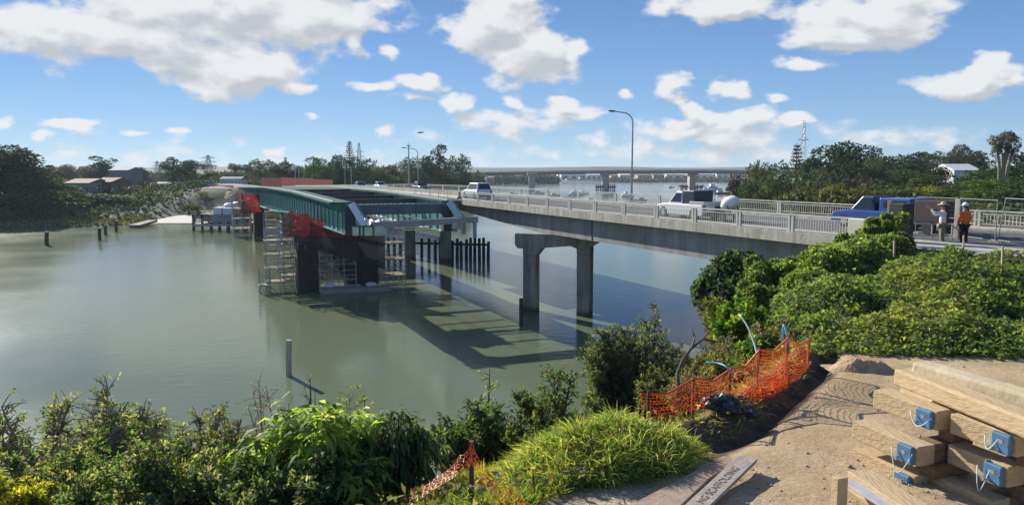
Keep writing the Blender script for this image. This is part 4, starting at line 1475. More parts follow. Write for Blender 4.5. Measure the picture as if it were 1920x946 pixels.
K = {
    'dark_round': Kind(lambda: make_tree('broadleaf_tree', '', 'tree', 10, 9, 11, GREEN_DARK, 3600, .42, 'round', .12)),
    'mid_round': Kind(lambda: make_tree('broadleaf_tree', '', 'tree', 10, 9, 12, GREEN_MID, 3600, .42, 'round', .12)),
    'grey_round': Kind(lambda: make_tree('gum_tree', '', 'tree', 10, 10, 13, GREEN_GREY, 3200, .40, 'round', .22, gap=.38)),
    'fresh_round': Kind(lambda: make_tree('broadleaf_tree', '', 'tree', 10, 9, 14, GREEN_FRESH[:2] + GREEN_OLIVE[:1], 3200, .42, 'round', .1)),
    'olive_round': Kind(lambda: make_tree('broadleaf_tree', '', 'tree', 10, 9, 17, GREEN_OLIVE + GREEN_MID[:1], 3200, .42, 'round', .1, gap=.3)),
    'umbrella': Kind(lambda: make_tree('umbrella_tree', '', 'tree', 10, 11, 15, GREEN_DARK, 2400, .42, 'umbrella', .5, gap=.3)),
    'macrocarpa': Kind(lambda: make_tree('conifer_tree', '', 'tree', 12, 10, 19, GREEN_DARK, 4200, .42, 'round', .1, gap=.35)),
    'tall': Kind(lambda: make_tree('poplar_tree', '', 'tree', 12, 5, 16, GREEN_DARK + GREEN_MID[:1], 2600, .42, 'tall', .1)),
    'purple': Kind(lambda: make_tree('purple_tree', '', 'tree', 8, 8, 18, PURPLE, 2400, .40, 'round', .12)),
    'bush': Kind(lambda: make_tree('shrub', '', 'shrub', 3, 4, 41, GREEN_MID + GREEN_DARK[:1], 1500, .26, 'bush', .1)),
    'bush_olive': Kind(lambda: make_tree('shrub', '', 'shrub', 3, 4, 42, GREEN_OLIVE, 1500, .26, 'bush', .1)),
    'bush_yellow': Kind(lambda: make_tree('shrub', '', 'shrub', 3, 4.5, 43, YELLOWG, 1200, .24, 'bush', .1)),
}


DIM = {}


def plant(kind, xpx, ytop, D, hf, label, group=None, wpx=None, zbase=None, seed=0, base_h=None):
    """stand a tree at distance D on the ray of column xpx so that its top reaches row ytop; its foot is on the land"""
    p = at_D(xpx, ytop, D)
    zg = float(hf(np.array([p.x]), np.array([p.y]))[0]) if zbase is None else zbase
    H = max(1.0, p.z - zg)
    o = K[kind].get(label, group)
    if K[kind].t is o or kind not in DIM:
        cm_ = [c for c in o.children if c.name.startswith('crown')][0].data
        co = np.empty(len(cm_.vertices) * 3); cm_.vertices.foreach_get('co', co); co = co.reshape(-1, 3)
        DIM[kind] = (np.percentile(co[:, 2], 99.3), np.percentile(co[:, 0], 98) - np.percentile(co[:, 0], 2))
    h0, w0 = DIM[kind]
    sz = H / h0
    sx = sz if wpx is None else (wpx * D / F) / w0 * 1.12
    o.location = (p.x, p.y, zg - .1); o.scale = (sx, sx, sz)
    o.rotation_euler = (0, 0, random.Random(int(xpx * 7 + ytop)).uniform(0, 6.28))
    return o


# ---------------- left bank
LG = 'trees on the far left bank'
FARL = [
    ('dark_round', 12, 274, 170, 130, 'huge dark evergreen filling the left edge of the far bank'),
    ('dark_round', 46, 288, 166, 90, 'dark tree crown on the right shoulder of the huge left evergreen'),
    ('dark_round', -30, 278, 172, 120, 'dark evergreen cut off by the left edge of the picture'),
    ('mid_round', 95, 332, 172, 74, 'dark shaded tree right of the huge left evergreen'),
    ('bush', 75, 352, 163, 90, 'dark shore shrub under the huge left evergreen'),
    ('bush', 20, 360, 162, 90, 'dark shore shrub at the left edge under the evergreen'),
    ('mid_round', 135, 356, 176, 62, 'low rounded shore tree left of the houses'),
    ('bush', 170, 362, 180, 66, 'dark green shore shrub below the red roofed house'),
    ('bush', 205, 364, 182, 60, 'shore shrub beside the yellow strip of bank'),
    ('bush_olive', 232, 368, 186, 60, 'olive shore shrub above the short grass point'),
    ('bush', 262, 372, 190, 50, 'last dark shrub of the left shore before the boat ramp'),
    ('bush', 285, 380, 196, 40, 'small shrub above the pale boat ramp, left side'),
    ('bush_yellow', 380, 378, 196, 22, 'small yellow green bush above the staging barge'),
    ('bush_olive', 352, 382, 200, 34, 'low olive bush above the right side of the boat ramp'),
    ('dark_round', 95, 310, 330, 40, 'dark tree behind the left houses, nearest the huge evergreen'),
    ('grey_round', 125, 309, 340, 44, 'grey green tree behind the left houses'),
    ('dark_round', 158, 312, 360, 40, 'dark round tree left of the pointed tree'),
    ('tall', 193, 293, 330, 34, 'pointed dark tree rising behind the grey building'),
    ('dark_round', 180, 306, 332, 40, 'dark tree at the foot of the pointed tree'),
    ('grey_round', 215, 330, 250, 34, 'grey bush like tree in front of the grey building'),
    ('dark_round', 262, 314, 340, 34, 'dark tree right of the grey building'),
    ('mid_round', 240, 326, 280, 36, 'small tree between the grey building and the yard'),
    ('dark_round', 322, 295, 270, 34, 'dense dark tree beyond the yard, left of a pair'),
    ('dark_round', 349, 302, 275, 34, 'dark tree between the pair beyond the yard'),
    ('umbrella', 368, 300, 268, 46, 'spreading dark tree beyond the yard, right of the pair'),
    ('mid_round', 392, 320, 300, 40, 'low tree to the right of the spreading dark tree'),
    ('umbrella', 437, 306, 300, 30, 'flat topped dark tree by the left end of the green deck'),
    ('umbrella', 464, 308, 300, 24, 'small flat topped tree right of the flat topped dark one'),
    ('dark_round', 430, 324, 290, 50, 'dark tree mass behind the left end of the green deck'),
    ('grey_round', 496, 299, 280, 46, 'rounded grey green tree above the end of the green deck'),
    ('dark_round', 536, 304, 275, 44, 'dark tree right of the rounded grey green tree'),
    ('dark_round', 562, 312, 270, 36, 'dark tree before the bright round tree'),
    ('fresh_round', 590, 296, 262, 46, 'bright green round tree above the orange screen'),
    ('fresh_round', 608, 312, 256, 40, 'lower yellow green tree beside the bright round tree'),
    ('dark_round', 634, 292, 266, 48, 'dark purple green tree left of the tall norfolk pine'),
    ('dark_round', 663, 296, 268, 44, 'dark tree at the foot of the tall norfolk pine'),
    ('mid_round', 690, 300, 272, 48, 'mid green tree right of the tall norfolk pine'),
    ('fresh_round', 714, 312, 262, 46, 'yellow green tree in front of the tree line by the old bridge'),
    ('dark_round', 734, 310, 276, 40, 'dark tree behind the yellow green one'),
    ('mid_round', 675, 322, 258, 44, 'low tree behind the old bridge railing, middle'),
    ('dark_round', 650, 325, 256, 40, 'low dark tree behind the parked cars'),
    ('grey_round', 768, 296, 290, 50, 'grey green tree by the distant lamp posts'),
    ('dark_round', 800, 294, 296, 46, 'dark tree mass behind the thin lamp post'),
    ('tall', 824, 273, 300, 28, 'tall narrow dark tree near the end of the left tree line'),
    ('grey_round', 855, 292, 300, 46, 'pale grey open crowned tree ending the left tree line'),
    ('olive_round', 835, 322, 290, 50, 'low olive tree beneath the tall narrow one'),
    ('olive_round', 790, 325, 285, 50, 'low olive tree behind the distant lamp posts'),
    ('mid_round', 872, 322, 296, 34, 'last low tree at the water end of the left tree line'),
    ('mid_round', 745, 326, 280, 44, 'low green tree behind the pale lamp post'),
]
for (k, x, y, D, w, lab) in FARL:
    if D < 200: D += 17; w *= 1.05
    plant(k, x, y, D, far_h, lab, LG, wpx=w)

nf = norfolk('norfolk_pine', 'tall norfolk pine spire standing over the left tree line', 18, 5)
p = at_D(655, 262, 285); zg = 5.6
nf.location = (p.x, p.y, zg); nf.scale = [(p.z - zg) / 18] * 3
nf2 = copy_tree(nf); nf2['label'] = 'small norfolk pine tip above the trees left of the bright round tree'
p = at_D(535, 293, 300); nf2.location = (p.x, p.y, zg); nf2.scale = [(p.z - zg) / 18] * 3
nf3 = copy_tree(nf); nf3['label'] = 'norfolk pine on the right bank beside the lattice tower'
p = at_D(1495, 266, 190); zr_ = float(near_h(np.array([p.x]), np.array([p.y]))[0]); nf3.location = (p.x, p.y, zr_); nf3.scale = [(p.z - zr_) / 18] * 3

# ---------------- right bank
RG = 'trees on the right bank'
FARR = [
    ('purple', 1385, 330, 165, 44, 'dark purple tree leaning over the moorings'),
    ('olive_round', 1412, 312, 160, 60, 'olive grey tree beside the dark purple tree'),
    ('grey_round', 1430, 306, 170, 50, 'grey tree with open top behind the moorings'),
    ('mid_round', 1460, 308, 150, 64, 'mid green tree with flecks of light behind the far railing'),
    ('olive_round', 1440, 330, 128, 70, 'olive bushy tree over the far railing, left'),
    ('mid_round', 1500, 325, 125, 80, 'mottled green tree over the far railing, middle'),
    ('grey_round', 1535, 318, 130, 70, 'pale green tree over the far railing, right'),
    ('mid_round', 1398, 345, 130, 40, 'low green tree where the right bank meets the water'),
    ('macrocarpa', 1552, 276, 170, 80, 'big dark conifer, leftmost of the tall group'),
    ('macrocarpa', 1592, 268, 176, 80, 'big dark conifer, highest of the tall group'),
    ('macrocarpa', 1628, 276, 172, 66, 'big dark conifer, right of the tall group'),
    ('dark_round', 1520, 298, 165, 50, 'dark tree at the left foot of the big conifers'),
    ('grey_round', 1640, 296, 150, 60, 'silver grey tree in front of the big conifers'),
    ('dark_round', 1600, 305, 145, 80, 'dark shaded tree in front of the big conifers'),
    ('purple', 1625, 330, 120, 60, 'brown purple shrub tree below the silver grey tree'),
    ('mid_round', 1690, 292, 190, 70, 'distant rounded tree on the ridge right of the conifers'),
    ('dark_round', 1730, 286, 190, 80, 'dark green tree on the ridge, middle'),
    ('grey_round', 1770, 284, 185, 70, 'grey green tree on the ridge left of the white house'),
    ('dark_round', 1802, 272, 200, 50, 'dark pointed tree behind the white house'),
    ('dark_round', 1830, 284, 190, 60, 'dark tree at the back right of the white house'),
    ('mid_round', 1690, 318, 140, 80, 'rounded tree on the slope above the blue truck'),
    ('olive_round', 1735, 325, 125, 70, 'olive tree on the slope over the yellow bank'),
    ('dark_round', 1760, 312, 140, 70, 'dark tree below the white house'),
    ('mid_round', 1842, 318, 100, 90, 'leafy green tree mass right of the white house'),
    ('mid_round', 1885, 300, 105, 90, 'leafy green tree under the tall shaggy brown topped one'),
    ('dark_round', 1925, 285, 110, 70, 'dark tree cut by the right edge of the picture'),
    ('fresh_round', 1870, 335, 70, 120, 'bright green bank of foliage behind the mesh fence, left'),
    ('mid_round', 1925, 330, 62, 110, 'bright green bank of foliage at the right edge'),
    ('mid_round', 1800, 345, 84, 90, 'green foliage behind the two people'),
    ('bush_olive', 1560, 345, 90, 120, 'olive scrub behind the far railing end'),
    ('bush_yellow', 1740, 348, 88, 46, 'yellow flowering gorse bush on the far roadside bank'),
    ('bush_olive', 1700, 352, 84, 90, 'dull scrub left of the yellow gorse bush'),
    ('bush_olive', 1620, 350, 86, 100, 'dull scrub behind the cab of the blue truck'),
    ('bush', 1660, 340, 100, 100, 'green scrub above the blue truck'),
]
for (k, x, y, D, w, lab) in FARR:
    plant(k, x, y, D, near_h, lab, RG, wpx=w)

# the dead-topped cabbage-palm like tree
pt = thing('brown_topped_tree', 'tall bare stemmed tree with a shaggy brown crown at the right', 'tree')
p = at_D(1886, 248, 95); zg = float(near_h(np.array([p.x]), np.array([p.y]))[0]); H = p.z - zg
BR_ = [(.11, .10, .06), (.15, .125, .085), (.075, .08, .045)]
bls = [(-1.0, 0, H * .86, 1.0, .9, .9), (.2, 0, H * .93, 1.1, .9, .8), (1.1, 0, H * .84, .9, .8, 1.0), (-.2, .2, H * .74, 1.0, .8, 1.2), (.8, 0, H * .70, .7, .6, 1.0), (-1.2, 0, H * .73, .6, .5, .9)]
leaf_object('crown', [crown_leaves(bls, 2600, .28, 77, BR_, keepgap=.3, aspect=.4, down=.8)], M['leaf_far'], pt)
mb = MB()
for (cx, cz) in ((-1.0, .88), (.2, .93), (1.1, .84), (-.2, .78)):
    mb.tube([(cx * .3, 0, 0), (cx * .5, 0, H * .5), (cx, 0, H * cz - .7)], [.22, .18, .16], 7)
mb.build('trunk', M['bark_pale'], pt, world=False)
pt.location = (p.x, p.y, zg)

# ================================================================== VEHICLES
GLASS = M['glass']


def car_paint(name, c): return mat(name, c, .28, metal=.0, spec=.6)


PAINT = {'white': car_paint('white_car_paint', (.78, .78, .76)), 'blue': car_paint('blue_car_paint', (.03, .08, .30)), 'silver': car_paint('silver_car_paint', (.40, .41, .42)),
         'dark': car_paint('dark_car_paint', (.03, .035, .045)), 'navy': car_paint('navy_car_paint', (.03, .045, .10)), 'red': car_paint('red_car_paint', (.35, .03, .03)), 'green': car_paint('green_machine_paint', (.04, .16, .08))}
TAIL = mat('red_lamp_lens', (.45, .01, .01), .3)
HEADL = mat('clear_lamp_lens', (.8, .8, .75), .15)


def vehicle(name, label, cat, paint, kind, L=4.6, W=1.8, H=1.6, group=None):
    """local frame: +x is the front, origin on the road under the middle"""
    t = thing(name, label, cat, (0, 0, 0), group=group)
    h = L / 2
    gc = .28
    body_top = {'suv': .58, 'ute': .56, 'van': .55, 'hatch': .57}.get(kind, .58) * H
    prof = [(-h, gc + .1), (-h + .05, body_top), (h - .9 * L / 4.6, body_top), (h - .12, body_top - .14), (h, body_top - .38), (h, gc + .05), (h - .3, gc - .03), (-h + .2, gc - .03)]
    mb = MB()
    W2 = W / 2
    rings = []
    for y, k in ((-W2, .0), (-W2 + .08, 1), (W2 - .08, 1), (W2, 0)):
        c = (0, body_top * .55)
        rings.append([(c[0] + (p[0] - c[0]) * (.975 if k == 0 else 1), y, c[1] + (p[1] - c[1]) * (.90 if k == 0 else 1)) for p in prof])
    mb.loft(rings)
    body = mb.build('body', paint, t, bevel=.03, world=False)
    cab = {'suv': [(-h + .12, body_top), (-h + .38, H), (h - 2.15, H), (h - 1.35, body_top)],
           'van': [(-h + .04, body_top), (-h + .15, H), (h - 1.5, H), (h - .75, body_top)],
           'hatch': [(-h + .25, body_top), (-h + .95, H), (h - 2.2, H), (h - 1.25, body_top)],
           'ute': [(-.35, body_top), (-.15, H), (h - 2.2, H), (h - 1.45, body_top)]}[kind]
    mb = MB()
    ins = .17
    rings = []
    for y, tz in ((-W2 + .05, 0), (W2 - .05, 0)):
        rings.append([(p[0], y if p[1] < H - .01 else y * (1 - ins / W2), p[1]) for p in cab])
    mb.loft(rings); mb.build('cabin', paint, t, bevel=.04, world=False)
    # windows: sides, windscreen, rear
    def lerp(a, b, k): return (a[0] + (b[0] - a[0]) * k, a[1] + (b[1] - a[1]) * k)
    lo, hi = .12, .86
    a0, a1, a2, a3 = cab
    for sd in (-1, 1):
        mb = MB()
        bl = lerp(a0, a1, lo); br = lerp(a3, a2, lo); tl = lerp(a0, a1, hi); tr_ = lerp(a3, a2, hi)
        yb = (W2 - .05 - ins * lo + .012) * sd; yt = (W2 - .05 - ins * hi + .012) * sd
        n_ = 2 if kind in ('hatch', 'ute') else 3
        if kind == 'ute': n_ = 1
        for i in range(n_):
            u0 = (i + .06) / n_ if i else .08; u1 = (i + .94) / n_ if i < n_ - 1 else .92
            P = [(bl[0] + (br[0] - bl[0]) * u0, yb, bl[1]), (bl[0] + (br[0] - bl[0]) * u1, yb, br[1]), (tl[0] + (tr_[0] - tl[0]) * u1, yt, tr_[1]), (tl[0] + (tr_[0] - tl[0]) * u0, yt, tl[1])]
            mb.hexa([(p[0], p[1] - .01 * sd, p[2]) for p in P] + [(p[0], p[1] + .01 * sd, p[2]) for p in P])
        mb.build('side_window', GLASS, t, world=False)
    for (pa, pb, nm, sx) in ((a3, a2, 'windscreen', 1), (a0, a1, 'rear_window', -1)):
        q0 = lerp(pa, pb, .1); q1 = lerp(pa, pb, .9); w0 = W2 - .16; w1 = W2 - .24 - ins * .6
        mb = MB()
        P = [(q0[0], -w0, q0[1]), (q0[0], w0, q0[1]), (q1[0], w1, q1[1]), (q1[0], -w1, q1[1])]
        mb.hexa([(p[0] - .012 * sx, p[1], p[2]) for p in P] + [(p[0] + .02 * sx, p[1], p[2]) for p in P])
        mb.build(nm, GLASS, t, world=False)
    R_ = .34 * min(1.15, H / 1.6)
    for sx in (-h + .85 * L / 4.6, h - .85 * L / 4.6):
        for sd in (-1, 1):
            mb = MB(); mb.tube([(sx, sd * (W2 - .22), R_), (sx, sd * (W2 + .015), R_)], R_, 16); w = mb.build('wheel', M['black'], t, world=False)
            mb = MB(); mb.tube([(sx, sd * (W2 - .1), R_), (sx, sd * (W2 + .03), R_)], R_ * .6, 12); mb.build('rim', M['galv'], w, world=False)
    for sd in (-1, 1):
        mb = MB(); mb.box((h - .06, sd * (W2 - .28), body_top - .30), (.14, .36, .16)); mb.build('headlight', HEADL, t, world=False, bevel=.02)
        mb = MB(); mb.box((-h + .03, sd * (W2 - .13), body_top - .22), (.10, .18, .30)); mb.build('tail_light', TAIL, t, world=False)
    for sx, nm in ((h - .02, 'front_bumper'), (-h - .02, 'rear_bumper')):
        mb = MB(); mb.box((sx, 0, gc + .14), (.16, W * .94, .2)); mb.build(nm, M['dark_steel'], t, world=False, bevel=.03)
    return t


AB = math.atan2(U2.y, U2.x)      # heading away from us along the bridge


def on_bridge(o, x, y, w, heading=0, sc=1.0, z=None):
    """stand a vehicle in the lane at distance w from the near kerb, on the column of pixel x"""
    # intersect the vertical plane of column x with the line w=const
    best = None
    for i in range(0, 1700):
        s = -25 + i * .12
        q = ob(s, w, 9)
        px = CX + F * q.x / (q.y * math.cos(PITCH) + (CAMZ - 9) * math.sin(PITCH))
        if best is None or abs(px - x) < best[0]: best = (abs(px - x), s)
    s = best[1]
    q = ob(s, w, (zroad(s) if s > S_NEAR else zroad(S_NEAR)) + .002)
    o.location = q; o.rotation_euler = (0, 0, AB + heading); o.scale = (sc, sc, sc)
    return s


v = vehicle('station_wagon', 'white four wheel drive wagon driving away across the old bridge', 'car', PAINT['white'], 'suv', 4.8, 1.85, 1.85); on_bridge(v, 894, 0, 3.0)
v = vehicle('flatbed_ute', 'white flatbed ute with a dark canopy behind its cab, towing a mixer on the bridge', 'pickup truck', PAINT['white'], 'ute', 5.2, 1.85, 1.85)
su = on_bridge(v, 1292, 0, 3.3)
mb = MB(); mb.box((-.95, 0, 1.42), (1.1, 1.6, 1.0)); mb.build('canopy', PAINT['dark'], v, world=False, bevel=.05)
mb = MB(); mb.box((-1.9, 0, 1.10), (1.5, 1.8, .22)); mb.build('tray', PAINT['silver'], v, world=False, bevel=.02)
mx_ = thing('concrete_mixer', 'towed concrete mixer with a round white drum behind the white ute', 'concrete mixer')
mb = MB(); R0 = []
for (xx, rr_) in ((-.85, .22), (-.7, .36), (-.2, .62), (.3, .62), (.62, .42), (.8, .2)):
    R0.append([(xx, rr_ * math.cos(2 * math.pi * k / 16), 1.45 + rr_ * math.sin(2 * math.pi * k / 16) - xx * .25) for k in range(16)])
mb.loft(R0); mb.build('drum', M['white_paint'], mx_, world=False, smooth=True)
mb = MB(); mb.bar((-1.2, 0, .62), (2.0, 0, .55), .12, .12); mb.bar((-.9, -.5, .6), (-.9, .5, .6), .1, .1)
for sd in (-1, 1): mb.bar((-.5, sd * .55, .5), (-.2, sd * .5, 1.45), .09, .09); mb.bar((.5, sd * .5, .5), (.4, sd * .45, 1.3), .09, .09)
mb.build('chassis', M['dark_steel'], mx_, world=False)
for sd in (-1, 1):
    mb = MB(); mb.tube([(0, sd * .6, .33), (0, sd * .8, .33)], .33, 14); mb.build('wheel', M['black'], mx_, world=False)
mb = MB(); mb.box((1.15, 0, .95), (.6, .6, .55)); mb.build('engine_box', PAINT['dark'], mx_, world=False, bevel=.04)
on_bridge(mx_, 1367, 0, 3.3, sc=.8)
v = vehicle('pickup_truck', 'bright blue pickup with a high rear canopy driving onto the bridge', 'pickup truck', PAINT['blue'], 'ute', 5.6, 1.95, 1.95); sb = on_bridge(v, 1646, 0, 7.6, sc=.92)
[c for c in v.children if c.name.startswith('cabin')][0].data.materials[0] = PAINT['navy']
mb = MB(); mb.box((-1.75, 0, 1.4), (2.1, 1.85, .95)); mb.build('canopy', PAINT['blue'], v, world=False, bevel=.06)
for sd in (-1, 1):
    mb = MB(); mb.box((-1.75, sd * .93, 1.5), (1.5, .02, .42)); mb.build('canopy_window', GLASS, v, world=False)
mb = MB(); mb.bar((.35, -.7, 2.0), (.35, .7, 2.0), .06, .05); mb.bar((-.1, -.7, 2.0), (-.1, .7, 2.0), .06, .05); mb.build('roof_rack', M['dark_steel'], v, world=False)
# brown tipper trailer body behind it
tr = thing('box_trailer', 'dark brown high sided trailer behind the blue pickup', 'trailer')
mb = MB(); mb.box((0, 0, 1.15), (1.7, 1.8, 1.1)); mb.build('box', mat('brown_trailer', (.040, .022, .018), .7, var=.3, scale=2), tr, world=False, bevel=.03)
for sd in (-1, 1):
    mb = MB(); mb.tube([(0, sd * .8, .36), (0, sd * 1.02, .36)], .36, 14); mb.build('wheel', M['black'], tr, world=False)
mb = MB(); mb.bar((.9, 0, .5), (2.0, 0, .5), .1, .1); mb.build('tow_bar', M['dark_steel'], tr, world=False)
on_bridge(tr, 1763, 0, 6.6)
v = vehicle('hatchback', 'small silver car far along the old bridge, left of the lamp posts', 'car', PAINT['silver'], 'hatch', 4.2, 1.75, 1.5); on_bridge(v, 674, 0, 3.2)
v = vehicle('hatchback', 'pale car far along the old bridge behind the silver one', 'car', PAINT['white'], 'hatch', 4.2, 1.75, 1.5); on_bridge(v, 714, 0, 8.2, math.pi)
v = vehicle('hatchback', 'dark car on the old bridge beside the distant lamp post', 'car', PAINT['dark'], 'hatch', 4.4, 1.75, 1.55); on_bridge(v, 790, 0, 8.4, math.pi)

# ---- lamp posts
def lamp(label, x, ybase, ytop, w, arm=2.4, D=None, group='lamp posts on the old bridge', dark=False):
    best = None
    for i in range(0, 1500):
        s = -10 + i * .12
        q = ob(s, w, 9); px = CX + F * q.x / (q.y * math.cos(PITCH) + (CAMZ - 9) * math.sin(PITCH))
        if best is None or abs(px - x) < best[0]: best = (abs(px - x), s)
    s = best[1]; b = ob(s, w, zdeck(s))
    top = at_D(x, ytop, b.y)
    H = top.z - b.z
    t = thing('street_lamp', label, 'street lamp', tuple(b), group=group)
    mb = MB()
    pts = [b, b + Vector((0, 0, H * .5)), b + Vector((0, 0, H - .95))]
    ax = -Vector((N2.x, N2.y, 0))
    for k in range(1, 7):
        a = k / 6 * math.pi / 2
        pts.append(b + Vector((0, 0, H - .95 + .9 * math.sin(a))) + ax * (arm * .45 * (1 - math.cos(a))))
    pts.append(b + Vector((0, 0, H + .05)) + ax * arm * .9)
    mb.tube(pts, [.11, .085, .075] + [.06] * 6 + [.045], 8)
    mb.build('pole', M['galv'], t, smooth=True)
    mb = MB(); hp = b + Vector((0, 0, H + .06)) + ax * arm
    R = []
    for k, (q, ww, hh) in enumerate(((-.35, .07, .05), (-.15, .15, .09), (.2, .15, .09), (.42, .06, .04))):
        c = hp + ax * q
        R.append([c + Vector((N2.y, -N2.x, 0)) * ww * math.cos(2 * math.pi * j / 10) + Vector((0, 0, hh * math.sin(2 * math.pi * j / 10))) for j in range(10)])
    mb.loft(R); mb.build('lamp_head', M['dark_steel'], t, smooth=True)
    mb = MB(); mb.box(b + Vector((0, 0, .12)), (.35, .35, .24), AB); mb.build('base', M['concrete_pale'], t, bevel=.02)
    return t


lamp('tall curved street lamp rising in the middle of the old bridge', 1184, 375, 211, WID + .35)
lamp('slim curved street lamp far along the old bridge, right of the straight pole', 784, 350, 278, WID + .35, arm=2.6)
lamp('faint curved street lamp over the orange screen at the far end of the bridge', 615, 340, 296, WID + .35, arm=2.0)


def pole(name, label, x, ybase, ytop, D, r0, m, cat='pole', hf=None, zb=None, extra=None):
    t = at_D(x, ytop, D); b = Vector((t.x, t.y, zb if zb is not None else at_D(x, ybase, D).z))
    if hf: b.z = float(hf(np.array([t.x]), np.array([t.y]))[0])
    mb = MB(); mb.tube([b, b.lerp(t, .5), t], [r0, r0 * .85, r0 * .7], 8)
    if extra: extra(mb, b, t)
    o = mb.build(name, m); recentre(o); tag(o, label, cat); return o


pole('utility_pole', 'straight pale pole with a small cross head on the old bridge, far left', 766, 0, 273, 118, .13, M['galv'], zb=9.1, extra=lambda mb, b, t: (mb.box(t, (.5, .3, .2)), mb.tube([t, t + Vector((0, 0, .5))], .03, 5)))
pole('utility_pole', 'short pale pole on the far approach above the orange screen, left of two', 553, 0, 308, 215, .13, M['galv'], hf=far_h)
pole('utility_pole', 'short pale pole on the far approach above the orange screen, right of two', 560, 0, 309, 214, .13, M['galv'], hf=far_h)
pole('utility_pole', 'pale pole before the dark trees below the norfolk pine', 658, 0, 312, 205, .13, M['galv'], hf=far_h)


# ================================================================== PEOPLE
def skin_fig(name, verts, edges, radii, m, parent, roots=(0,), sub=2):
    me = bpy.data.meshes.new(name); me.from_pydata([tuple(v) for v in verts], edges, []); me.materials.append(m)
    o = bpy.data.objects.new(name, me); COL.objects.link(o)
    if parent is not None: o.parent = parent
    sk = o.modifiers.new('skin', 'SKIN'); sk.use_smooth_shade = True
    for i, r_ in enumerate(radii):
        sv = me.skin_vertices[0].data[i]
        sv.radius = (r_, r_) if not isinstance(r_, tuple) else r_
        sv.use_root = i in roots
    sb_ = o.modifiers.new('sub', 'SUBSURF'); sb_.levels = sub; sb_.render_levels = sub
    return o


SKIN = mat('skin', (.42, .24, .16), .6)


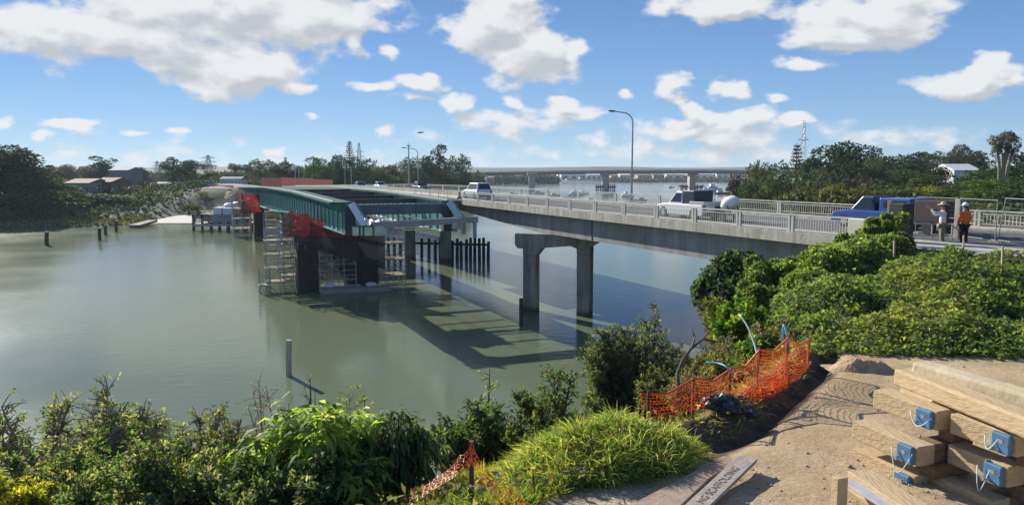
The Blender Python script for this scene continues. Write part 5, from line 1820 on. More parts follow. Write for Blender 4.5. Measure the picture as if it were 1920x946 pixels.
def person(label, x, ybase, ytop, arms, clothes, D, face=0.0, zfoot=None):
    """arms: list of (shoulder side, elbow, wrist) in body frame; body faces +y of the local frame"""
    p = at_D(x, ytop, D)
    zf = zfoot if zfoot is not None else float(near_h(np.array([p.x]), np.array([p.y]))[0])
    H = 1.74
    t = thing('person', label, 'person', (0, 0, 0))
    V = [(0, 0, .95), (0, .01, 1.12), (0, .0, 1.30), (0, 0, 1.43), (0, .02, 1.51), (0, .03, 1.60), (0, .03, 1.70)]
    E = [(0, 1), (1, 2), (2, 3), (3, 4), (4, 5), (5, 6)]
    R = [(.15, .11), (.135, .10), (.165, .11), (.12, .08), .052, (.078, .09), (.065, .075)]
    for sd, elb, wr in arms:
        s_ = (sd * .18, 0, 1.40)
        i = len(V); V += [s_, elb, wr]; E += [(3, i), (i, i + 1), (i + 1, i + 2)]; R += [.058, .042, .028]
        d = (Vector(wr) - Vector(elb)).normalized(); sdv = d.cross(Vector((0, 0, 1)) if abs(d.z) < .9 else Vector((0, 1, 0))).normalized()
        j = len(V); pm = Vector(wr) + d * .07; V.append(tuple(pm)); E.append((i + 2, j)); R.append(.030)
        up_ = sdv.cross(d)
        for k, (o_, ln) in enumerate(((-.03, .07), (-.01, .085), (.01, .08), (.03, .062))):
            q = len(V); V += [tuple(pm + sdv * o_ + d * .03), tuple(pm + sdv * o_ * 1.1 + d * (.03 + ln * .5) - up_ * .012), tuple(pm + sdv * o_ * 1.1 + d * (.02 + ln) - up_ * .035)]
            E += [(j, q), (q, q + 1), (q + 1, q + 2)]; R += [.0095, .009, .008]
        q = len(V); V += [tuple(Vector(wr) + d * .03 + sdv * .035), tuple(Vector(wr) + d * .07 + sdv * .06)]; E += [(i + 2, q), (q, q + 1)]; R += [.012, .010]
    for sd in (-1, 1):
        i = len(V); V += [(sd * .09, 0, .90), (sd * .10, .02, .50), (sd * .11, -.02, .10), (sd * .12, .09, .03)]
        E += [(0, i), (i, i + 1), (i + 1, i + 2), (i + 2, i + 3)]; R += [.095, .06, .042, (.04, .03)]
    skin_fig('body', V, E, R, SKIN, t)
    # clothes as thin shells over the same limbs
    def shell(nm, V2, E2, R2, m): skin_fig(nm, V2, E2, R2, m, t)
    tv = [(0, 0, .93)]; te = []; tr2 = [(.17, .13)]
    for sd in (-1, 1):
        i = len(tv); tv += [(sd * .095, 0, .86), (sd * .10, .02, .50), (sd * .11, -.02, .09)]; te += [(0, i), (i, i + 1), (i + 1, i + 2)]; tr2 += [.115, .085, .07]
    shell('trousers', tv, te, tr2, clothes['trousers'])
    sv = [(0, 0, .90), (0, .01, 1.12), (0, 0, 1.30), (0, 0, 1.42)]; se = [(0, 1), (1, 2), (2, 3)]; sr = [(.18, .145), (.165, .13), (.19, .135), (.12, .09)]
    for sd, elb, wr in arms:
        i = len(sv); e = Vector(elb); s0 = Vector((sd * .18, 0, 1.40))
        end = e.lerp(Vector(wr), .85)
        sv += [tuple(s0), tuple(e), tuple(end)]; se += [(3, i), (i, i + 1), (i + 1, i + 2)]; sr += [.078, .06, .045]
    shell('shirt', sv, se, sr, clothes['shirt'])
    for sd in (-1, 1):
        mb = MB(); mb.box((sd * .115, .04, .05), (.10, .28, .10)); mb.build('boot', M['dark_steel'], t, world=False, bevel=.03)
    # face
    mb = MB()
    for sd in (-1, 1): mb.ball((sd * .03, .112, 1.655), .011, 6, 5)
    mb.build('eye', M['black'], t, world=False)
    mb = MB(); mb.loft([[(-.008, .105, 1.66), (.008, .105, 1.66), (0, .125, 1.655)], [(-.016, .11, 1.615), (.016, .11, 1.615), (0, .145, 1.612)]]); mb.build('nose', SKIN, t, world=False)
    mb = MB(); mb.box((0, .115, 1.585), (.05, .012, .012)); mb.build('mouth', TAIL, t, world=False)
    for sd in (-1, 1):
        mb = MB(); mb.ball((sd * .088, .02, 1.64), (.012, .022, .035), 8, 6); mb.build('ear', SKIN, t, world=False)
    mb = MB(); mb.ball((0, .0, 1.685), (.092, .105, .09), 12, 8); mb.build('hair', mat('brown_hair', (.05, .03, .02), .9), t, world=False, smooth=True)
    if clothes.get('vest'):
        vv = [(0, 0, .95), (0, .01, 1.12), (0, 0, 1.30), (0, 0, 1.405)]
        skin_fig('vest', vv, [(0, 1), (1, 2), (2, 3)], [(.20, .165), (.19, .15), (.215, .155), (.16, .11)], clothes['vest'], t)
    if clothes['hat'] == 'wide':
        mb = MB(); R_ = []
        for (rad, z) in ((.21, 1.715), (.20, 1.735), (.10, 1.745), (.095, 1.81), (.06, 1.835)):
            R_.append([(rad * math.cos(2 * math.pi * k / 18), .01 + rad * 1.08 * math.sin(2 * math.pi * k / 18), z) for k in range(18)])
        mb.loft(R_); mb.build('sun_hat', mat('straw_hat', (.55, .50, .38), .85), t, world=False, smooth=True)
    else:
        mb = MB(); R_ = []
        for (rad, z) in ((.128, 1.70), (.125, 1.75), (.10, 1.80), (.05, 1.835), (.015, 1.842)):
            R_.append([(rad * .92 * math.cos(2 * math.pi * k / 18), rad * 1.1 * math.sin(2 * math.pi * k / 18), z) for k in range(18)])
        mb.loft(R_); mb.build('hard_hat', M['white_paint'], t, world=False, smooth=True)
        mb = MB(); mb.box((0, .145, 1.70), (.17, .09, .015)); mb.build('hat_peak', M['white_paint'], t, world=False, bevel=.005)
    t.location = (p.x, p.y, zf)
    k = (p.z - zf) / 1.84
    t.scale = (k, k, k)
    t.rotation_euler = (0, 0, face)
    return t


person('person in a white shirt, wide hat and khaki trousers raising a camera towards the bridge', 1770, 450, 378,
       [(-1, (-.20, .30, 1.38), (-.06, .48, 1.56)), (1, (.24, .26, 1.28), (.05, .46, 1.52))],
       {'shirt': mat('white_shirt', (.72, .72, .74), .9), 'trousers': mat('khaki_trousers', (.24, .21, .13), .9), 'hat': 'wide'}, 34.0, face=1.25)
cm = MB(); 
person('person in an orange vest, white hard hat and black trousers seen from behind', 1811, 450, 379,
       [(-1, (-.27, -.02, 1.14), (-.24, .10, .92)), (1, (.27, -.02, 1.14), (.24, .10, .92))],
       {'shirt': mat('orange_shirt', (.75, .13, .02), .85), 'vest': mat('orange_vest', (.85, .16, .02), .8), 'trousers': mat('black_trousers', (.02, .02, .022), .9), 'hat': 'hard'}, 33.6, face=.2)
P0 = at_D(1751, 392, 33.95)
cam_obj = thing('camera', 'small dark camera held up by the person in the wide hat', 'camera', tuple(P0))
mb = MB(); mb.box(P0 + Vector((.06, 0, -.02)), (.07, .13, .09)); mb.build('case', M['black'], cam_obj, bevel=.01)
mb = MB(); mb.tube([P0 + Vector((.02, 0, -.02)), P0 + Vector((-.03, 0, -.02))], .03, 10); mb.build('lens', M['glass'], cam_obj)

# ================================================================== fences and pillars near the abutment
# mesh panel fence behind the people
def fence_panel(label, a, b, h, lean=(0, 0)):
    r = thing('mesh_fence_panel', label, 'fence panel', tuple(a), group='temporary mesh fence panels by the footpath')
    a = Vector(a); b = Vector(b); up = Vector((lean[0], lean[1], h))
    mb = MB()
    mb.tube([a, a + up], .024, 6); mb.tube([b, b + up], .024, 6)
    mb.tube([a + up * .98, b + up * .98], .02, 6); mb.tube([a + up * .08, b + up * .08], .02, 6); mb.tube([a + up * .5, b + up * .5], .02, 6)
    mb.build('frame', M['fence_grey'], r)
    mb = MB()
    n = 22
    for k in range(1, n):
        mb.tube([a.lerp(b, k / n) + up * .08, a.lerp(b, k / n) + up * .98], .0032, 4, cap=False)
    for k in range(1, 9):
        mb.tube([a + up * (.08 + .1 * k), b + up * (.08 + .1 * k)], .0032, 4, cap=False)
    mb.build('wire_mesh', M['fence_grey'], r)
    for q in (a, b):
        mb = MB(); mb.box(q + Vector((0, 0, .06)), (.25, .55, .13), .4); mb.build('foot_block', M['concrete'], r, bevel=.02)
    return r


def gp(x, y, D):
    q = at_D(x, y, D); return Vector((q.x, q.y, q.z))


f0 = gp(1716, 440, 38.5); f1 = gp(1792, 446, 36); f2 = gp(1866, 450, 33.5); f3 = gp(1945, 452, 30.5); f4 = gp(2010, 470, 28)
for q in (f0, f1, f2, f3, f4): q.z = 8.86
hp = 1.98
fence_panel('mesh fence panel between the vine covered pillar and the square post', f0, f1, hp)
fence_panel('mesh fence panel behind the person in orange', f1 + Vector((.12, -.02, 0)), f2, hp)
fence_panel('mesh fence panel with a leaning post at the right edge of the picture', f2 + Vector((.05, -.05, 0)), f3, hp + .1, lean=(.28, 0))
# low pipe rail and square post in front of them
q = gp(1795, 447, 35.0); q.z = 8.8
mb = MB(); mb.box((q.x, q.y, q.z + .98), (.26, .26, 2.05), AB); o = mb.build('square_post', M['concrete_pale'], bevel=.02); recentre(o); tag(o, 'square grey post standing between the two people', 'post')
rl = thing('pipe_rail', 'low grey pipe barrier in front of the brown trailer and the pale shirted person', 'barrier', (q.x - 2, q.y, 8.85))
a = gp(1705, 419, 35.5); b = gp(1792, 421, 35.2); a.z = b.z = 9.62
mb = MB(); mb.tube([a, b], .035, 6); mb.tube([a - Vector((0, 0, .55)), b - Vector((0, 0, .55))], .03, 6)
for t_ in (.05, .5, .93): mb.tube([a.lerp(b, t_), a.lerp(b, t_) - Vector((0, 0, .8))], .035, 6)
mb.build('rail', M['galv'], rl)
# the bridge end pillar, overgrown
pb = gp(1688, 442, 32.5)
pil = thing('end_pillar', 'dark square end pillar of the old bridge overgrown with creeper', 'pillar', (pb.x, pb.y, 8.5))
mb = MB(); mb.box((pb.x, pb.y, 9.5), (.72, .72, 2.4), AB); mb.build('pillar_shaft', mat('mossy_pillar', (.035, .040, .030), .9, var=.4, scale=3), pil, bevel=.04)
pb2 = gp(1668, 440, 33.2)
mb = MB(); mb.box((pb2.x, pb2.y, 9.6), (.22, .22, 2.4), AB); mb.build('corner_post', M['concrete'], pil, bevel=.02)
# pale block ending the near railing
bb = ob(d_to_s(34.5), -.15, zdeck(0)); 
mb = MB(); mb.box(bb + Vector((.25, -.4, .42)), (1.15, .6, .92), AB + math.pi / 2 + math.pi / 2); o = mb.build('end_block', mat('cream_concrete', (.62, .60, .46), .85, var=.1, scale=2), bevel=.03); recentre(o)
tag(o, 'cream block closing the near end of the white railing beside the creeper', 'block')
for i, (x, y0, y1, D, lab) in enumerate([(1677, 452, 476, 25, 'small pale marker stake in the creeper, left of three'), (1807, 441, 462, 29, 'small pale marker stake in the grass below the person in orange'), (1880, 462, 486, 24, 'small pale marker stake at the right by the dark soil')]):
    a = gp(x, y1, D); b = gp(x, y0, D); mb = MB(); mb.bar(a - Vector((0, 0, .4)), b, .05, .05); o = mb.build('marker_stake', M['timber']); recentre(o); tag(o, lab, 'stake', 'marker stakes in the creeper')

# ================================================================== site on the pad
def gz(x, y, z=None):
    """point of the pad surface seen at this pixel"""
    z = PAD if z is None else z
    for _ in range(4):
        p = at_z(x, y, z); z = float(near_h(np.array([p.x]), np.array([p.y]))[0])
    return at_z(x, y, z)


# --- timber stack with blue boxes
def timber(name, a, b, w, h, parent=None, m=None, bevel=.012):
    mb = MB(); mb.bar(a, b, w, h); o = mb.build(name, m or M['timber'], parent, bevel=bevel)
    return o


A_ = Vector((.33, -.944, 0)); B_ = Vector((.944, .33, 0))
def put_label(o, lab, cat, group=None): recentre(o); tag(o, lab, cat, group)


ZT = [9.25, 8.87, 8.49]
names = ['topmost', 'middle', 'lowest']
starts = [[(1758, 771), (1722, 838), (1716, 893)], [(1908, 817), (1892, 875), (1840, 935)]]
TG = 'timber baulks of the stack'
for ci, col in enumerate(starts):
    for li, (x, y) in enumerate(col):
        if ci == 1 and li == 2: x, y = 1862, 940
        zt_ = ZT[li] if ci == 0 else ZT[li] - .0
        c = at_z(x, y, zt_)      # near left top corner
        hgt = .235
        Ln = (.95, 1.0, .95)[li] if ci == 0 else (.8, .75, .8)[li]
        near_c = c + B_ * .13 - Vector((0, 0, hgt / 2)); far_c = near_c - A_ * Ln
        o = timber('timber_baulk', far_c, near_c, .26, hgt)
        put_label(o, 'squared timber baulk with a lit left side, %s of the %s pile, running back' % (names[li], 'left' if ci == 0 else 'right'), 'timber', TG)
        # cross baulk at its near end, running right
        s0 = c + B_ * .262 - A_ * .02 - Vector((0, 0, hgt / 2 + .004)) - A_ * .12
        o = timber('timber_baulk', s0, s0 + B_ * (.62 if ci == 0 else 1.6), .24, hgt - .004, m=M['timber'] if li == 0 else M['timber_shade'])
        put_label(o, 'cross baulk running right from the %s blue box of the %s pile' % (names[li], 'left' if ci == 0 else 'right'), 'timber', TG)
        # recessed packer below, the shade of the gap put into its colour
        s1 = c + B_ * .2 - A_ * .2 - Vector((0, 0, hgt + .075))
        o = timber('timber_packer', s1 - B_ * .02 + A_ * .17, s1 + B_ * (.62 if ci == 0 else 1.5) + A_ * .17, .2, .148, m=M['timber_shade'])
        put_label(o, 'dark packer under the %s cross baulk of the %s pile' % (names[li], 'left' if ci == 0 else 'right'), 'timber', 'dark packers in the timber stack')
        if ci == 1 and li == 2: continue
        # blue fitting with clamps and hose on the left face near the end
        bxt = thing('blue_fitting', 'blue metal box with clamps on the end of the %s baulk of the %s pile' % (names[li], 'left' if ci == 0 else 'right'), 'box', tuple(c), group='blue boxes on the timber stack')
        ctr = c - A_ * .14 - Vector((0, 0, .12)) - B_ * .035
        ang = math.atan2(B_.y, B_.x)
        mb = MB(); mb.box(ctr, (.06, .21, .215), ang); mb.build('box', M['blue_box'], bxt, bevel=.012)
        for q, zq in ((-.06, .05), (.05, -.06)):
            mb = MB(); cc_ = ctr - B_ * .05 - A_ * q + Vector((0, 0, zq)); mb.tube([cc_, cc_ - B_ * .05], .022, 8); mb.bar(cc_ - B_ * .03 - A_ * .04, cc_ - B_ * .03 + A_ * .04, .02, .02)
            mb.build('clamp', M['galv'], bxt)
        mb = MB()
        rr = random.Random(li * 3 + ci)
        pts = []
        for k in range(9):
            t_ = k / 8
            pts.append(ctr - B_ * (.06 + .05 * math.sin(t_ * 3.1)) - A_ * (.10 - .30 * t_ * (1 if ci == 0 else .5) + .05) + Vector((0, 0, .05 - .26 * math.sin(t_ * math.pi) * (1 if li else .5))))
        mb.tube(pts, .006, 6); mb.build('hose', M['hose_white'], bxt, smooth=True)

l1a = at_z(1676, 690, 9.5); l1b = at_z(1924, 784, 9.5); d1 = (l1b - l1a).normalized()
side = Vector((-d1.y, d1.x, 0)); side = side if side.x > 0 else -side
o = timber('timber_baulk', l1a + side * .14 - Vector((0, 0, .11)), l1b + d1 * 1.6 + side * .14 - Vector((0, 0, .11)), .28, .22, bevel=.03)
put_label(o, 'longest front timber beam lying along the top of the stack', 'timber', TG)
l2a = at_z(1708, 676, 9.62); l2b = at_z(1924, 738, 9.62); d2 = (l2b - l2a).normalized()
o = timber('timber_baulk', l2a + side * .12 - Vector((0, 0, .13)), l2b + d2 * 2.2 + side * .12 - Vector((0, 0, .13)), .26, .26, bevel=.04, m=mat('bleached_timber', (.50, .41, .26), .85, var=.2, scale=2, bump=.2, bscale=12))
put_label(o, 'bleached round edged beam lying behind the longest front beam', 'timber', TG)
l4a = at_z(1692, 722, 9.14); l4b = at_z(1752, 752, 9.14)
o = timber('timber_baulk', l4a + B_ * .1 - Vector((0, 0, .1)), l4b + B_ * .1 - Vector((0, 0, .1)), .22, .2); put_label(o, 'narrow baulk just left of the longest front beam', 'timber', TG)
# bottom beam of the left pile and a pale sheet in the corner
l5a = at_z(1612, 880, 8.62); l5b = at_z(1760, 975, 8.62)
o = timber('timber_baulk', l5a - Vector((0, 0, .12)), l5b - Vector((0, 0, .12)), .3, .24); put_label(o, 'old grooved beam on the ground at the foot of the left pile', 'timber', TG)
pa = gz(1598, 925) + Vector((0, 0, .16)); pb_ = gz(1690, 985) + Vector((0, 0, .16))
mb = MB(); mb.bar(pa, pb_, .30, .025); o = mb.build('fibre_board', mat('grey_sheet', (.40, .40, .42), .8, var=.15, scale=6), bevel=.004); recentre(o); tag(o, 'pale grey sheet board lying at the bottom edge beside the stack', 'board')
pa = gz(1572, 960); mb = MB(); t_ = at_D(1572, 893, pa.y); mb.box((pa.x, pa.y, (t_.z + pa.z) / 2 - .2), (.13, .10, t_.z - pa.z + .4), .3); o = mb.build('timber_stake', M['timber'], bevel=.008); recentre(o); tag(o, 'short square timber stake upright at the bottom edge of the pad', 'stake')

# --- scaffold planks with stencilled lettering
def plank(label, pxs, lift0, lift1, m, text=None):
    (x0, y0), (x1, y1), wpx0 = pxs
    a = gz(x0, y0); b = gz(x1, y1); a.z += lift0; b.z += lift1
    d = (b - a); L_ = d.length; d.normalize()
    t = thing('scaffold_board', label, 'plank', tuple(a), group='scaffold boards on the pad')
    mb = MB(); mb.bar(a, b, wpx0, .04); mb.build('board', m, t, bevel=.006)
    if text:
        cu = bpy.data.curves.new('lettering', 'FONT'); cu.body = text; cu.size = .13; cu.align_x = 'CENTER'; cu.align_y = 'CENTER'; cu.extrude = .0006
        o = bpy.data.objects.new('lettering', cu); COL.objects.link(o); o.parent = t
        up = Vector((0, 0, 1)); sd = up.cross(d).normalized(); u = d.cross(sd).normalized()
        R_ = Matrix((-d, -sd, u)).transposed().to_4x4()
        mid = a + d * L_ * .47 + u * .0235
        R_.translation = mid - Vector(t.location)
        o.matrix_local = R_
        lm = mat('faded_black_paint', (.10, .085, .08), .8, var=.6, scale=30, col2=(.20, .17, .15))
        bpy.context.view_layer.update()
        me = bpy.data.meshes.new_from_object(o); me.materials.clear(); me.materials.append(lm)
        ml = o.matrix_local.copy(); bpy.data.objects.remove(o); o = bpy.data.objects.new('lettering', me); COL.objects.link(o); o.parent = t; o.matrix_local = ml
    return t


plank('reddish weathered scaffold board lying nearer the grass', [(1372, 868), (1165, 980), .23], .05, .04, mat('red_brown_board', (.34, .235, .165), .85, var=.25, scale=5, bump=.2))
plank('grey scaffold board with faded stencilled lettering', [(1402, 878), (1275, 990), .225], .13, .06, mat('grey_board', (.33, .28, .24), .85, var=.22, scale=6, bump=.2), 'NG SCAFFOLDING')
plank('third scaffold board between the other two', [(1330, 885), (1205, 1000), .225], .045, .045, mat('pink_board', (.35, .25, .19), .85, var=.2, scale=5, bump=.2))

# --- orange safety fence on the slope edge: posts, net
FG = 'steel stakes of the orange safety fence'
fpts = [(1216, 735, 790), (1300, 708, 818), (1369, 690, 762), (1422, 655, 765), (1476, 632, 728), (1517, 635, 690)]
base = []
Ds = [10.4, 10.7, 11.4, 11.7, 12.5, 13.4]
labs = ['leftmost', 'second from left', 'third from left', 'fourth from left', 'at the peak', 'rightmost']
tops_ = []
for (x, yt, yb), D, lb in zip(fpts, Ds, labs):
    tp = at_D(x, yt, D); bt = at_D(x, yb, D)
    zg = float(near_h(np.array([tp.x]), np.array([tp.y]))[0])
    mb = MB(); b0 = Vector((tp.x, tp.y, min(bt.z, zg) - .3)); mb.bar(b0, tp + Vector((0, 0, .03)), .035, .035)
    o = mb.build('fence_stake', M['timber_dark']); recentre(o); tag(o, 'thin dark stake of the orange net by the trench, %s' % lb, 'stake', FG)
    tops_.append((tp, bt))
hb = [at_D(1216, 786, 10.35), at_D(1300, 770, 10.45), at_D(1369, 745, 11.2), at_D(1422, 765, 11.5), at_D(1476, 728, 12.4), at_D(1517, 690, 13.3)]
rows = [(t[0] + Vector((0, -.04, 0)), b_) for t, b_ in zip(tops_, hb)]
rows[0] = (at_D(1200, 738, 10.5), at_D(1222, 786, 10.3))
o = net_sheet('safety_net', 'orange plastic safety netting strung along the slope edge beside the trench', rows, M['net'], 'net', ns=50, nh=12, sag=.10, seed=11)
rows2 = [(at_D(1369, 728, 11.15), at_D(1369, 760, 11.1)), (at_D(1420, 700, 11.4), at_D(1420, 768, 11.3)), (at_D(1478, 662, 12.3), at_D(1478, 730, 12.3))]
net_sheet('safety_net', 'second layer of orange netting sagging in front of the peak of the fence', rows2, M['net'], 'net', ns=24, nh=8, sag=.12, seed=12)
# dense rolled top edge of the net
mb = MB()
for (a, b) in zip(rows[:-1], rows[1:]):
    mb.tube([a[0] + Vector((0, -.02, .01)), a[0].lerp(b[0], .5) + Vector((0, -.03, -.1)), b[0] + Vector((0, -.02, .01))], .016, 5)
o = mb.build('net_cord', mat('orange_cord', (.75, .10, .03), .6)); recentre(o); tag(o, 'rolled orange top edge of the safety netting by the trench', 'cord')
# bottom net and stake
q0 = at_D(884, 900, 7.9); tpk = at_D(884, 826, 7.9)
mb = MB(); mb.bar((q0.x, q0.y, q0.z - .3), tpk, .05, .05); o = mb.build('fence_stake', M['timber_dark']); recentre(o); tag(o, 'dark stake at the peak of the low orange net at the bottom', 'stake', FG)
dq = 7.85
net_sheet('safety_net', 'orange netting falling from its stake to the bottom edge, right side',
          [(at_D(884, 828, dq), at_D(880, 862, dq)), (at_D(915, 880, dq - .4), at_D(905, 905, dq - .4)), (at_D(960, 918, dq - .8), at_D(945, 960, dq - .8)), (at_D(1030, 952, dq - .9), at_D(985, 1000, dq - .9))], M['net'], 'net', ns=40, nh=8, sag=.05, seed=13)
net_sheet('safety_net', 'orange netting sagging left from the low stake over the grass',
          [(at_D(884, 828, dq), at_D(886, 870, dq)), (at_D(862, 852, dq + .1), at_D(858, 890, dq - .2)), (at_D(820, 890, dq + .1), at_D(815, 915, dq - .2)), (at_D(770, 915, dq), at_D(765, 950, dq - .3))], M['net'], 'net', ns=40, nh=8, sag=.05, seed=14)
for (x, y0, y1, lab) in ((1000, 884, 925, 'thin dark stake with a yellow cap in the grass at the bottom'), (1216, 778, 800, 'short stake with a pale yellow cap under the orange net')):
    a = gz(x, y1) ; a = at_D(x, y1, min(a.y, 10.2)); b = at_D(x, y0, a.y)
    t = thing('capped_stake', lab, 'stake', tuple(a)); mb = MB(); mb.tube([a - Vector((0, 0, .4)), b], .012, 6); mb.build('rod', M['dark_steel'], t)
    mb = MB(); mb.tube([b - Vector((0, 0, .03)), b + Vector((0, 0, .05))], [.03, .026], 8); mb.build('cap', M['yellow'], t)

# --- bent pipes sticking out over the fence
def hose(label, pts, r, m, name='bent_pipe', cat='pipe'):
    P = [at_D(x, y, D) for (x, y, D) in pts]
    # smooth
    Q = []
    for i in range(len(P) - 1):
        p0 = P[max(i - 1, 0)]; p1 = P[i]; p2 = P[i + 1]; p3 = P[min(i + 2, len(P) - 1)]
        for k in range(5):
            t = k / 5
            Q.append(.5 * ((2 * p1) + (p2 - p0) * t + (2 * p0 - 5 * p1 + 4 * p2 - p3) * t * t + (3 * p1 - p0 - 3 * p2 + p3) * t ** 3))
    Q.append(P[-1])
    mb = MB(); mb.tube(Q, r, 7); o = mb.build(name, m, smooth=True); recentre(o); tag(o, lab_ := label, cat); return o


hose('pale pipe arching out of the scrub above the orange fence, middle', [(1388, 590, 13.2), (1402, 612, 13.0), (1413, 640, 12.8), (1420, 665, 12.6)], .016, M['hose_white'])
hose('light blue pipe bent over the peak stake of the orange fence', [(1468, 645, 12.6), (1468, 618, 12.6), (1470, 609, 12.6), (1476, 628, 12.5), (1480, 655, 12.5)], .018, M['hose_blue'])
hose('pale blue pipe bowing down over the net at the left of the fence', [(1325, 679, 11.6), (1345, 680, 11.5), (1362, 687, 11.3), (1376, 702, 11.2)], .014, M['hose_blue'])
# --- dead branch
br = thing('dead_branch', 'bare dead branch curving up behind the orange net', 'branch', tuple(gz(1271, 740)))
mb = MB()
def px3(l): return [at_D(*q) for q in l]
mb.tube(px3([(1274, 745, 11.4), (1270, 700, 11.6), (1280, 675, 11.8), (1298, 650, 12.0), (1303, 630, 12.2)]), [.032, .03, .026, .02, .012], 8)
mb.tube(px3([(1298, 652, 12.0), (1318, 635, 12.2), (1332, 618, 12.4), (1337, 606, 12.4)]), [.022, .018, .013, .006], 6)
mb.tube(px3([(1318, 635, 12.2), (1345, 640, 12.3), (1362, 632, 12.4)]), [.02, .015, .006], 5)
mb.tube(px3([(1303, 632, 12.2), (1296, 612, 12.3)]), [.02, .008], 5)
mb.tube(px3([(1332, 618, 12.4), (1318, 606, 12.5), (1308, 600, 12.6)]), [.014, .01, .004], 5)
mb.build('limb', M['bark'], br, smooth=True)

# --- black polythene heap
tp_ = thing('polythene_heap', 'heap of crumpled black polythene on the bund beside the trench', 'sheet heap', tuple(gz(1352, 775)))
r = rng(4)
for (x, y, sx, sz, nm) in ((1350, 755, .20, .11, 'fold'), (1390, 766, .18, .06, 'fold'), (1370, 760, .13, .10, 'fold')):
    c = at_D(x, y, 10.75 if x < 1380 else 11.0)
    bm = bmesh.new(); bmesh.ops.create_icosphere(bm, subdivisions=4, radius=1)
    for v in bm.verts:
        n_ = float(fbm(np.array([v.co.x * 2.0]), np.array([v.co.y * 2.0]), np.array([v.co.z * 2.0]), seed=3, oct=4)[0])
        v.co = Vector((v.co.x * sx, v.co.y * sx * .9, v.co.z * sz)) * (1 + .9 * n_ + .25 * abs(math.sin(v.co.x * 9 + v.co.y * 7 + 3 * n_)))
    me = bpy.data.meshes.new(nm); bm.to_mesh(me); bm.free(); me.materials.append(M['tar'])
    o = bpy.data.objects.new(nm, me); COL.objects.link(o); o.parent = tp_; o.location = c - Vector(tp_.location)
# --- loose stones and clods on the pad: a few hundred, one scatter of rubble
r = rng(9)
mb_co = []; mb_f = []; b_ = 0
for i in range(1500):
    x = r.uniform(-.5, 9); y = r.uniform(7.4, 14.8)
    if pad_mask(np.array([x]), np.array([y]))[0] < .7: continue
    if r.rand() > np.clip(.25 + (10.5 - y) * .2, .08, 1): continue
    s = abs(r.normal()) * .012 + .008
    z = float(near_h(np.array([x]), np.array([y]))[0])
    V = r.normal(size=(6, 3)); 
    V = np.array([[1, 0, 0], [-1, 0, 0], [0, 1, 0], [0, -1, 0], [0, 0, .7], [0, 0, -.7]]) * s * r.uniform(.6, 1.3, (6, 1)) + [x, y, z + s * .3]
    mb_co.append(V); mb_f.append(np.array([[0, 2, 4], [2, 1, 4], [1, 3, 4], [3, 0, 4], [2, 0, 5], [1, 2, 5], [3, 1, 5], [0, 3, 5]]) + b_); b_ += 6
me = np_mesh('gravel', np.concatenate(mb_co), np.concatenate(mb_f)); me.materials.append(mat('stone', (.40, .31, .21), .9, var=.35, scale=6))
o = bpy.data.objects.new('gravel', me); COL.objects.link(o); tag(o, 'loose gravel and clods scattered over the sandy pad', 'gravel', kind='stuff')
# dirt mound at the pad's far end
bm = bmesh.new(); bmesh.ops.create_grid(bm, x_segments=40, y_segments=30, size=1)
c = gz(1615, 690)
for v in bm.verts:
    x, y = v.co.x, v.co.y; n_ = float(fbm(np.array([x * 2.2]), np.array([y * 2.2]), seed=6, oct=5)[0])
    hh = max(0, 1 - x * x - y * y) ** 1.1 * .42 * (1 + .6 * n_)
    v.co = Vector((x * .62, y * .45, hh * .62 - .04))
me = bpy.data.meshes.new('dirt_mound'); bm.to_mesh(me); bm.free()
me.materials.append(mat('loose_dirt', (.40, .27, .16), .95, var=.25, scale=5, bump=.6, bscale=12)); o = bpy.data.objects.new('dirt_mound', me); COL.objects.link(o); o.location = c
tag(o, 'small mound of loose orange dirt at the far end of the pad', 'dirt mound')

# ================================================================== NEAR VEGETATION
TINT_GAIN[0] = 1.38
def gh(x, y): return float(near_h(np.array([x]), np.array([y]))[0])


